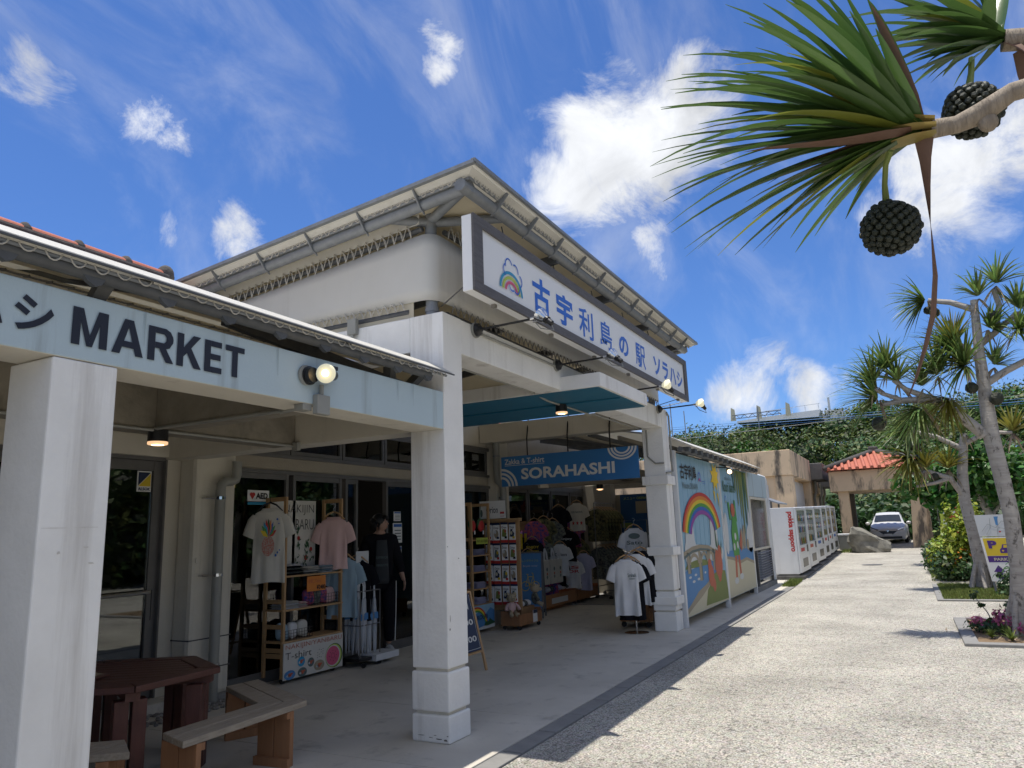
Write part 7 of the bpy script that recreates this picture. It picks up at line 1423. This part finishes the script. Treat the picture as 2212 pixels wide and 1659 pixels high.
# the long dead leaf hanging from the neck
pts = [(2.70, -.205, 2.86), (2.715, -.20, 2.79), (2.74, -.195, 2.70), (2.79, -.19, 2.56), (2.85, -.185, 2.42), (2.90, -.165, 2.30), (2.95, -.13, 2.20), (2.97, -.09, 2.10), (2.99, -.055, 2.03)]
b = MB(); wds = [.030, .020, .016, .012, .011, .010, .008, .005, .002]
for i, (p, w_) in enumerate(zip(pts, wds)): a = .6 + i * .35; sd = Vector((math.sin(a) * .4, math.cos(a), 0)).normalized(); b.v += [tuple(Vector(p) + sd * w_), tuple(Vector(p) + Vector((-.006, 0, 0))), tuple(Vector(p) - sd * w_)]
for i in range(len(pts) - 1): b.f += [(3 * i, 3 * i + 1, 3 * i + 4, 3 * i + 3), (3 * i + 1, 3 * i + 2, 3 * i + 5, 3 * i + 4)]
b.m = [0] * len(b.f); b.build('dead_leaf', 'leaf_dead', fp, smooth=True)
for p0, tp in (((3.0, -.56, 3.25), (3.10, -.62, 2.85)), ((3.02, -.55, 3.28), (2.93, -.72, 2.98)), ((3.01, -.53, 3.3), (2.86, -.58, 3.12))): blade(p0, tp, .026, .05, curl=.7).build('dead_leaf', 'leaf_dead', fp, smooth=True)
f1 = Vector((0, 0, 0)); fruit('pandanus_fruit', 'large round segmented green pandanus fruit hanging from the leafy neck', (2.823, -.070, 2.612), .094, [(2.665, -.10, 2.83), (2.70, -.08, 2.80), (2.78, -.07, 2.76), (2.815, -.068, 2.715)])
fruit('pandanus_fruit', 'round pandanus fruit half hidden behind the pale branch', (2.84, -.372, 2.985), .092, [(2.87, -.40, 3.20), (2.86, -.39, 3.14), (2.845, -.375, 3.08)])

# ================================================================== PANDANUS TREES BY THE PATH
def head(par, c, ax, n, L_, w_, m_, seed, spread=1.15, dead=6):
    r = random.Random(seed); c, ax = Vector(c), Vector(ax).normalized(); u_ = ax.cross(Vector((0, 0, 1)) if abs(ax.z) < .9 else Vector((1, 0, 0))).normalized(); v_ = ax.cross(u_); b = MB()
    for i in range(n):
        a = i * 2.39996 + r.uniform(-.2, .2); th = spread * math.sqrt((i + .5) / n) * r.uniform(.85, 1.15); d = ax * math.cos(th) + (u_ * math.cos(a) + v_ * math.sin(a)) * math.sin(th); l_ = L_ * r.uniform(.7, 1.1)
        tp = c + d * l_ + Vector((0, 0, -.16 * l_ * max(0, th - .3))); q = blade(c + d * .02, tp, w_ * r.uniform(.8, 1.2), r.uniform(.02, .09), segs=4, curl=r.uniform(-.6, .6)); b.add(q.v, q.f)
    tag(b.build('foliage', m_, par, smooth=False), kind='stuff'); b = MB()
    for i in range(dead):
        a = r.uniform(0, 6.28); d = (u_ * math.cos(a) + v_ * math.sin(a) - ax * .5 + Vector((0, 0, -1.1))).normalized(); q = blade(c - ax * .04, c + d * L_ * r.uniform(.5, .85), w_ * .9, .06, segs=4, curl=1); b.add(q.v, q.f)
    if dead: tag(b.build('dry_leaves', 'leaf_dry', par), kind='stuff')
def limb(par, pts, rs, nm='branch', m_='bark'): return smooth_by(MB().tube(pts, rs, 10).build(nm, m_, par), 1.0)
X = 12.4
pt = thing('pandanus_tree', 'tall leaning grey pandanus tree with many spiky heads at the right edge of the path', 'tree', (X, -1.14, 0))
limb(pt, [(X, -1.15, -.05), (X, -1.17, .3), (X, -1.24, .85), (X, -1.26, 1.59), (X, -1.225, 2.11), (X, -1.18, 2.69), (X, -1.19, 3.40), (X, -1.20, 3.91), (X, -1.22, 4.34), (X, -1.24, 4.70)], [.125, .11, .10, .098, .102, .105, .085, .070, .058, .048], 'trunk')
for a in range(5): dx, dy = .20 * math.cos(a * 1.3), .17 * math.sin(a * 1.3); limb(pt, [(X + dx * .4, -1.2 + dy * .4, .55), (X + dx * .75, -1.17 + dy * .75, .28), (X + dx, -1.15 + dy, -.05)], [.03, .035, .04], 'prop_root')
limb(pt, [(X, -1.10, 2.72), (X - .1, -.83, 3.02), (X - .15, -.52, 3.28), (X - .2, -.14, 3.30), (X - .2, .18, 3.26)], [.085, .072, .06, .045, .03])
limb(pt, [(X - .15, -.52, 3.28), (X - .25, -.2, 3.45), (X - .3, -.05, 3.60)], [.05, .035, .03]); limb(pt, [(X - .2, -.14, 3.30), (X - .3, .12, 3.42), (X - .3, .26, 3.55)], [.035, .03, .025])
limb(pt, [(X, -1.17, 3.9), (X - .1, -1.02, 4.0), (X - .15, -.90, 4.08)], [.05, .04, .035]); limb(pt, [(X, -1.24, 4.55), (X, -.94, 4.72), (X, -.66, 4.80)], [.05, .04, .035])
limb(pt, [(X, -1.18, 4.0), (X + .1, -1.45, 4.2), (X + .1, -1.55, 4.6), (X, -1.5, 4.82)], [.055, .045, .04, .035]); limb(pt, [(X, -1.13, 3.4), (X + .1, -1.5, 3.62), (X + .1, -1.9, 3.8)], [.06, .05, .045]); limb(pt, [(X + .1, -1.45, 4.2), (X + .1, -1.75, 4.45)], [.04, .035])
hs = [((X - .22, .20, 3.35), (-.2, .8, .35), 46, .58, 'leaf_mid'), ((X - .32, .22, 3.58), (-.1, .35, 1), 40, .50, 'leaf_mid'), ((X - .3, -.10, 3.58), (-.2, .1, 1), 34, .46, 'leaf_mid'), ((X - .2, -.42, 3.48), (0, .1, 1), 26, .42, 'leaf_mid'),
      ((X - .25, -.98, 3.70), (-.6, .5, .35), 60, .62, 'leaf_mid'), ((X - .15, -.90, 4.05), (-.2, .35, .8), 52, .52, 'leaf_olive'), ((X - .2, -.86, 3.95), (-.4, .55, .5), 40, .55, 'leaf_mid'), ((X + .1, -1.38, 3.72), (0, -.3, .6), 30, .36, 'leaf_mid'),
      ((X, -.62, 4.80), (-.1, 1, .1), 44, .48, 'leaf_mid'), ((X, -1.30, 4.75), (0, .1, 1), 34, .40, 'leaf_mid'), ((X, -1.55, 4.90), (0, -.3, 1), 24, .48, 'leaf_mid'), ((X + .1, -1.78, 4.50), (0, -.3, .8), 40, .45, 'leaf_mid'), ((X, -1.38, 4.25), (-.3, -.3, .2), 36, .40, 'leaf_mid'), ((X + .1, -1.92, 3.9), (0, -.6, .5), 44, .48, 'leaf_mid'), ((X - .1, -1.7, 4.15), (-.4, -.2, .1), 36, .42, 'leaf_mid'), ((X - .3, .02, 3.78), (-.1, .2, 1), 44, .5, 'leaf_mid'), ((X - .25, -.62, 3.62), (-.3, .2, .8), 50, .55, 'leaf_mid'), ((X - .2, -.35, 3.15), (-.2, .5, -.6), 44, .55, 'leaf_mid'), ((X - .15, -.72, 3.25), (-.3, .3, -.5), 40, .5, 'leaf_olive')]
for i, (c, a, n, l_, m_) in enumerate(hs): head(pt, c, a, int(n * 1.6), l_ * 1.22, .017, m_, 50 + i)
for i, (c, rr, lb) in enumerate((((X, -.72, 4.60), .075, 'paired fruit under the leftmost high pandanus head'), ((X + .05, -.64, 4.66), .06, 'smaller paired fruit under the leftmost high pandanus head'), ((X - .2, -1.02, 3.38), .085, 'fruit hanging below the drooping middle head of the big pandanus'), ((X - .15, -1.3, 3.2), .09, 'fruit hanging against the trunk of the big pandanus'), ((X - .25, .22, 2.98), .10, 'fruit below the outermost left head of the big pandanus'), ((X - .1, -1.42, 4.42), .07, 'fruit beside the forked top of the big pandanus'))):
    t = MB().ball(c, rr, 14, 10); t.v = [tuple(Vector(c) + (Vector(p) - Vector(c)) * (1 + .12 * mnoise.noise(Vector(p) * 60))) for p in t.v]; t = t.build('pandanus_fruit', 'fruit', base=c, smooth=False); tag(t, lb, 'fruit', 'small pandanus fruits')
X = 19.9
p2 = thing('pandanus_tree', 'second pandanus tree behind the parking sign with yellowish drooping heads', 'tree', (X, -1.31, 0))
limb(p2, [(X, -1.30, -.05), (X, -1.31, .4), (X, -1.25, 1.2), (X, -1.18, 1.95), (X, -1.22, 2.6), (X, -1.32, 3.15), (X, -1.36, 3.45)], [.16, .14, .125, .12, .11, .09, .07], 'trunk')
for a in range(6): dx, dy = .34 * math.cos(a * 1.05), .30 * math.sin(a * 1.05); limb(p2, [(X + dx * .3, -1.3 + dy * .3, .6), (X + dx, -1.3 + dy, -.05)], [.04, .05], 'prop_root')
limb(p2, [(X, -1.19, 2.0), (X - .2, -.95, 2.45), (X - .3, -.55, 2.62), (X - .3, -.2, 2.60)], [.07, .06, .05, .04]); limb(p2, [(X, -1.30, 3.1), (X - .2, -.8, 3.42), (X - .3, -.3, 3.6)], [.07, .05, .04]); limb(p2, [(X - .2, -.95, 2.45), (X - .3, -.6, 2.35), (X - .3, -.25, 2.30)], [.05, .04, .03]); limb(p2, [(X, -1.3, 3.2), (X, -1.8, 3.45), (X, -2.3, 3.40)], [.06, .05, .04])
for i, (c, a, n, l_, m_) in enumerate([((X - .3, -.28, 3.68), (-.3, .5, -.1), 56, .80, 'leaf_mid'), ((X - .3, -.22, 2.95), (-.3, .4, -.3), 50, .75, 'leaf_olive'), ((X - .3, -.50, 2.72), (0, .2, 1), 30, .55, 'leaf_olive'), ((X - .1, -.95, 2.68), (-.2, .0, .9), 30, .6, 'leaf_olive'), ((X, -1.36, 3.5), (0, .2, 1), 40, .6, 'leaf_mid'), ((X, -2.32, 3.42), (0, -.1, 1), 30, .6, 'leaf_olive'), ((X + .2, -.7, 3.9), (0, .3, .8), 40, .6, 'leaf_mid')]): head(p2, c, a, int(n * 1.3), l_ * 1.2, .030, m_, 80 + i, dead=10)
for c, rr, lb in (((X - .35, -.25, 3.25), .12, 'fruit hanging from the drooping head of the second pandanus'), ((X - .3, -.40, 2.95), .10, 'lower fruit of the second pandanus'), ((X - .3, -.65, 2.5), .09, 'fruit over the curved branch of the second pandanus')): tag(MB().ball(c, rr, 14, 10).build('pandanus_fruit', 'fruit', base=c), lb, 'fruit', 'small pandanus fruits')

# broad-leaved tree, bushes
bt_ = thing('almond_tree', 'broad leaved green tree drooping in front of the gate', 'tree', (27.5, -2.6, zg(27)))
limb(bt_, [(27.5, -2.6, 0), (27.5, -2.4, 1.2), (27.4, -2.0, 2.2), (27.3, -1.6, 2.9)], [.14, .12, .09, .06], 'trunk'); limb(bt_, [(27.4, -2.1, 2.0), (27.3, -1.3, 2.7), (27.2, -.5, 2.8)], [.06, .04, .02]); limb(bt_, [(27.5, -2.3, 1.6), (27.5, -3.2, 2.6)], [.06, .03])
leafcloud('crown', [(27.2, -.35, 2.75, .8, .75, .55), (27.2, -.9, 2.55, .9, .9, .65), (27.3, -1.6, 2.9, 1.1, 1.1, .8), (27.4, -2.5, 2.7, 1.2, 1.2, .9), (27.3, -3.6, 2.6, 1.3, 1.3, 1.1), (27.2, -1.2, 2.1, .7, .7, .4), (27.3, -2.1, 3.6, .9, .9, .5), (27, -4.6, 2.9, 1.2, 1.2, 1.2)], 5200, .115, 'tree_leaf', bt_, 3, shell=.35)
bu = thing('bush', 'tall yellow green bush beside the path left of the parking sign', 'bush', (22.5, -1.3, .05))
leafcloud('foliage', [(22.3, -.75, .62, .7, .42, .55), (22.4, -1.05, 1.15, .65, .40, .55), (22.4, -1.35, 1.5, .5, .35, .5), (22.5, -1.5, .8, .8, .6, .7), (22.3, -1.3, 1.9, .2, .14, .35), (22.2, -.9, 1.72, .12, .10, .38)], 4600, .055, 'bush_leaf', bu, 4, shell=.3)
leafcloud('lower_leaves', [(22.0, -.62, .42, .7, .30, .38), (22.2, -1.1, .35, .8, .4, .35), (24.5, -.55, .5, 1.2, .35, .5)], 2600, .055, 'dark_leaf', bu, 5, shell=.3)
leafcloud('flowers', [(22.0, -.5, .65, .3, .22, .22), (22.1, -1.0, .6, .5, .3, .3)], 46, .045, 'c_orange', bu, 6, shell=.8)
bu = thing('bush', 'low dark shrub between the pandanus trunk and the parking sign', 'bush', (15.8, -1.75, 0)); limb(bu, [(15.8, -1.8, 0), (15.7, -1.7, .5)], [.02, .01], 'stem')
leafcloud('foliage', [(15.8, -1.75, .55, .5, .45, .32), (15.6, -1.45, .40, .3, .25, .25)], 900, .05, 'dark_leaf', bu, 7, shell=.3)

# planting bed with kerb, flowers and leaf litter
bed = MB().box(11.45, 14.0, -3.4, -.60, -.05, -.006).build('planting_bed', 'soil', base=(12, -1.5, 0)); tag(bed, kind='structure')
for p in ((11.28, 11.449, -3.4, -.43), (11.45, 14.1, -.60, -.43), (14.0, 14.15, -3.4, -.601)): MB().box(p[0], p[1], p[2], p[3], -.08, .02).build('kerb_stone', 'kerb', bed, bevel=.01)
leafcloud('leaf_litter', [(12.6, -1.9, 0, 1.2, 1.4, .012)], 1500, .028, 'leaf_dry', None, 9, shell=.0); tag([o for o in COL.objects if o.name == 'leaf_litter'][0], kind='stuff')
def tuft(b, c, n, L_, w_, r):
    for i in range(n):
        a = r.uniform(0, 6.28); th = r.uniform(.1, 1.1); d = Vector((math.cos(a) * math.sin(th), math.sin(a) * math.sin(th), math.cos(th))); q = blade(c, Vector(c) + d * L_ * r.uniform(.6, 1.1) - Vector((0, 0, .25 * L_ * th * .5)), w_, .12, segs=3); b.add(q.v, q.f)
r = random.Random(31)
for x, y, lb, m_, L_ in ((11.75, -.98, 'bright green strappy plant at the bed corner', 'grass', .20), (11.95, -.78, 'small green tuft nearest the path in the bed', 'grass', .16), (12.3, -.95, 'pale green tuft between the flowers', 'leaf_mid', .18)):
    b = MB(); tuft(b, (x, y, 0), 44, L_, .010, r); tag(b.build('strappy_plant', m_, base=(x, y, 0)), lb, 'plant', 'strappy plants in the planting bed')
fl = thing('flowering_plant', 'low pink and red flowering plants in the planting bed', 'plant', (12.6, -.85, 0)); tag(leafcloud('flower_heads', [(12.6, -.68, .14, .22, .12, .09), (12.5, -1.0, .16, .25, .16, .12), (12.3, -1.12, .10, .16, .10, .08), (12.8, -.95, .22, .12, .1, .08)], 420, .026, 'flower', fl, 11, shell=.2), kind='stuff'); leafcloud('leaves', [(12.6, -.80, .08, .35, .28, .08)], 400, .03, 'dark_leaf', fl, 12, shell=.2)
sp_ = thing('dark_sprig', 'dark leaved sprig rising above the pink flowers', 'plant', (12.7, -.85, 0)); limb(sp_, [(12.7, -.9, 0), (12.7, -.82, .25), (12.7, -.68, .48)], [.010, .008, .004], 'stem'); limb(sp_, [(12.7, -.9, .1), (12.7, -1.05, .30), (12.7, -1.25, .42)], [.008, .006, .004], 'stem')
leafcloud('leaves', [(12.7, -.68, .48, .05, .07, .08), (12.7, -.75, .36, .04, .06, .04), (12.7, -1.1, .34, .08, .12, .07), (12.7, -1.25, .45, .06, .10, .08), (12.7, -1.0, .2, .06, .08, .06)], 170, .032, 'dark_leaf', sp_, 13, shell=.1)
# lawn
lw = MB(); lw.box(17.2, 20.9, -3.6, -.42, -.05, -.004); lw = lw.build('lawn_soil', 'soil', base=(19, -2, 0)); tag(lw, kind='structure')
for p in ((17.05, 17.199, -3.6, -.30), (17.2, 21.0, -.42, -.30), (20.9, 21.05, -3.6, -.421)): MB().box(p[0], p[1], p[2], p[3], -.08, .012).build('kerb_stone', 'kerb', lw, bevel=.01)
def grassy(name, n, x0, x1, y0, y1, h, seed, m_='grass'):
    r_ = np.random.RandomState(seed); x = r_.uniform(x0, x1, n); y = r_.uniform(y0, y1, n); a = r_.uniform(0, 6.28, n); hh = h * r_.uniform(.5, 1.2, n); w_ = .010; z = np.array([zg(q) for q in x]) - .02; lx, ly = r_.normal(0, .35, n) * hh, r_.normal(0, .35, n) * hh
    V_ = np.stack([np.stack([x - np.cos(a) * w_, y - np.sin(a) * w_, z], 1), np.stack([x + np.cos(a) * w_, y + np.sin(a) * w_, z], 1), np.stack([x + lx, y + ly, z + hh], 1)], 1).reshape(-1, 3)
    me = bpy.data.meshes.new(name); me.vertices.add(n * 3); me.vertices.foreach_set('co', V_.ravel()); me.loops.add(n * 3); me.polygons.add(n); me.loops.foreach_set('vertex_index', np.arange(n * 3)); me.polygons.foreach_set('loop_start', np.arange(n) * 3); me.update(calc_edges=True); me.materials.append(M[m_])
    o_ = bpy.data.objects.new(name, me); COL.objects.link(o_); tag(o_, kind='stuff'); return o_
grassy('lawn_grass', 26000, 17.2, 20.9, -3.4, -.42, .07, 1); grassy('verge_grass', 9000, 21.8, 34, -2.2, -.34, .10, 2)
grassy('edge_weeds', 1400, 20.2, 21.9, 2.75, 3.05, .10, 3); grassy('edge_weeds', 900, 34.5, 37.5, 2.0, 2.7, .12, 4)
# wood on the hill and trees across the path
r = np.random.RandomState(12); bl = []
def skyz(x, y):   # crown tops against the sky
    t = y / x * 100; s = [(-40, 19), (-14, 17.0), (-10, 16.2), (-2, 16.0), (4, 16.2), (6.8, 15.9), (8.2, 14.7), (12, 14.5), (16, 14.6), (18.5, 14.6), (20.5, 15.5), (24, 15.4), (28, 14.6), (33, 11), (60, 9)]
    return 1.6 + (np.interp(t, [a for a, _ in s], [b for _, b in s]) - 1.6) * x / 100
for i in range(330):
    x = 50 + 60 * r.rand(); y = r.uniform(-50, 50) * (.5 + x / 110); rr = r.uniform(1.6, 3.8) * (.55 + x / 140); top = skyz(x, y); tt = min(1, (x - 50) / 45)
    z = 1.5 + (top - 1.5) * tt ** .8 - rr * .9 + r.uniform(-.8, .1)
    bl.append((x, y, max(z, 1.0), rr, rr, rr * .8))
hw = leafcloud('hillside_wood', bl, 270000, .21, 'hill_leaf', None, 21, shell=.84, base=(80, 0, 0)); tag(hw, kind='stuff')
hv = leafcloud('hillside_wood_crowns', [(x - .8, y, z + .5, a * .7, c * .7, d * .6) for x, y, z, a, c, d in bl[::4]], 60000, .24, 'tree_leaf', None, 24, shell=.8, base=(80, 0, 0)); tag(hv, kind='stuff')
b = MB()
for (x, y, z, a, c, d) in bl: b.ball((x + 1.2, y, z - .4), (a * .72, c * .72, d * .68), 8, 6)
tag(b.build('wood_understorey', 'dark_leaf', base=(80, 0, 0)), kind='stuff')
bl = [(x, y, 1.0 + r.uniform(0, 1.0), 1.4, 1.3, 1.3) for x in np.arange(46, 52, 1.5) for y in np.arange(-12, 12, 1.5)]
tag(leafcloud('thicket_behind_gate', bl, 12000, .20, 'dark_leaf', None, 22, shell=.6, base=(49, 0, 0)), kind='stuff')
for k, (x, y, h, lb) in enumerate(((30, -6.5, 4.0, 'dark leafy tree behind the pandanus trunks at the right edge'), (38, -8, 5.6, 'taller dark tree farther along the right edge'), (22, -7, 3.3, 'round green tree across the lawn'), )):
    t = thing('roadside_tree', lb, 'tree', (x, y, zg(x) - .05)); limb(t, [(x, y, zg(x) - .1), (x, y, h * .35), (x + .2, y, h * .6)], [.16, .13, .08], 'trunk'); R_ = h * .38
    leafcloud('crown', [(x, y, h * .68, R_, R_, R_ * .8), (x + R_ * .6, y + R_ * .5, h * .55, R_ * .7, R_ * .7, R_ * .6), (x - R_ * .6, y - R_ * .4, h * .5, R_ * .8, R_ * .8, R_ * .6), (x - R_ * .2, y + R_ * .6, h * .45, R_ * .7, R_ * .7, R_ * .55), (x + R_ * .2, y - R_ * .8, h * .38, R_ * .8, R_ * .8, R_ * .6), (x, y, h * .22, R_ * .8, R_ * .9, R_ * .5)], 7000, .13, 'dark_leaf' if k % 2 == 0 else 'tree_leaf', t, 60 + k, shell=.5)

bl = [(x, -15 - r.uniform(0, 3), h, 2.4, 2.2, 1.9) for x in np.arange(-4, 70, 2.6) for h in (1.6, 4.2, 6.8)]
tag(leafcloud('wood_across_the_road', bl, 40000, .26, 'hill_leaf', None, 23, shell=.6, base=(30, -16, 0)), kind='stuff')
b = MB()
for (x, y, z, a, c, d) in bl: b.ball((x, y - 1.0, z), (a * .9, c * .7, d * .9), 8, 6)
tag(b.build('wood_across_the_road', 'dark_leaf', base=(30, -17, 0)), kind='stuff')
# terrace building on the hill, wires, aerials
hb_ = thing('hilltop_terrace', 'white concrete terrace with railing on top of the wooded hill', 'building', (102, 12, 13))
MB().extr([(100, 18.6, 14.75), (100, 8.5, 14.55), (100, 8.2, 15.45), (100, 14.8, 15.2), (100, 18.6, 14.95)], (9, 0, 0)).build('terrace_slab', 'white', hb_); MB().box(103, 109, 5.8, 8.0, 12.0, 15.7).build('wall', 'white', hb_)
b = MB()
for y in np.arange(8.4, 15, 1.6): z = 15.5 - (y - 8) * .04; b.bar((100.2, y, z - .2), (100.2, y, z + .75), .06, .06)
b.bar((100.2, 8.2, 16.25), (100.2, 15, 15.95), .05, .05); b.build('railing', 'white_metal', hb_); MB().bar((101, 7.2, 15.4), (101, 7.2, 17.0), .25, .25).build('vent_pipe', 'c_cloud', hb_)
for y, lb in ((19.2, 'leftmost pale banner on the hilltop terrace'), (15.9, 'middle pale banner on the hilltop terrace'), (12.3, 'right hand pale banner on the hilltop terrace')): tag(MB().extr([(99, y, 14.9), (99, y - .7, 14.9), (99, y - .6, 16.4), (99, y - .15, 16.7)], (.05, 0, 0)).build('hill_banner', 'c_sand', base=(99, y, 14.9)), lb, 'banner', 'pale banners on the hilltop')
tr_ = thing('roof_truss', 'grey steel truss frame standing on the hill left of the terrace', 'truss', (96, 15, 13)); b = MB()
b.bar((96, 18.4, 15.2), (96, 12.4, 15.3), .10, .10); b.bar((96, 18.4, 14.75), (96, 12.4, 14.9), .08, .08); b.bar((96, 15.2, 13), (96, 15.2, 16.0), .12, .12)
for k in range(6): b.bar((96, 18.4 - k * 1.0, 14.75), (96, 17.9 - k * 1.0, 15.2), .06, .06); b.bar((96, 17.9 - k * 1.0, 15.2), (96, 17.4 - k * 1.0, 14.75), .06, .06)
b.build('steel_frame', 'galv', tr_)
for k, (y0, z0_, y1, z1, rr, m_, lb) in enumerate(((7.3, 4.88, -6, 4.72, .011, 'sign_blue', 'thick blue overhead cable'), (7.3, 4.95, -6, 4.80, .006, 'sign_blue', 'upper thin blue overhead cable'), (7.3, 4.80, -6, 4.66, .006, 'sign_blue', 'lower thin blue overhead cable'), (7.3, 4.50, -6, 5.05, .008, 'galv', 'thin grey overhead wire slanting up to the right'))):
    P = [(25, y0 + (y1 - y0) * s, z0_ + (z1 - z0_) * s - .06 * math.sin(s * PI)) for s in np.linspace(0, 1, 10)]; tag(smooth_by(MB().tube(P, rr, 6).build('overhead_cable', m_, base=P[0])), lb, 'cable')
ae = thing('aerial_mast', 'thin television aerial mast behind the right end of the long sign', 'aerial', (20, 5.5, 3.3)); b = MB(); b.tube([(20, 5.47, 3.3), (20, 5.49, 4.95)], .014, 6); b.tube([(20, 5.8, 4.88), (20, 5.1, 4.95)], .010, 5)
for k in range(7): b.tube([(19.85, 5.78 - k * .1, 4.88 + k * .01), (20.15, 5.78 - k * .1, 4.88 + k * .01)], .005, 4)
b.build('mast', 'galv', ae); a2 = thing('aerial_mast', 'second slimmer mast just right of the television aerial', 'aerial', (20, 5.1, 3.3)); MB().tube([(20, 5.1, 3.3), (20, 5.12, 4.7)], .012, 6).build('mast', 'galv', a2)
# river pebbles by the drainpipe
b = MB(); r = random.Random(8)
for k in range(170): b.ball((r.uniform(4.6, 5.75), r.uniform(6.18, 6.60), .012), (r.uniform(.015, .032), r.uniform(.012, .025), .014), 6, 4)
tag(b.build('pebbles', 'pebble', base=(5.3, 6.4, 0)), kind='stuff')
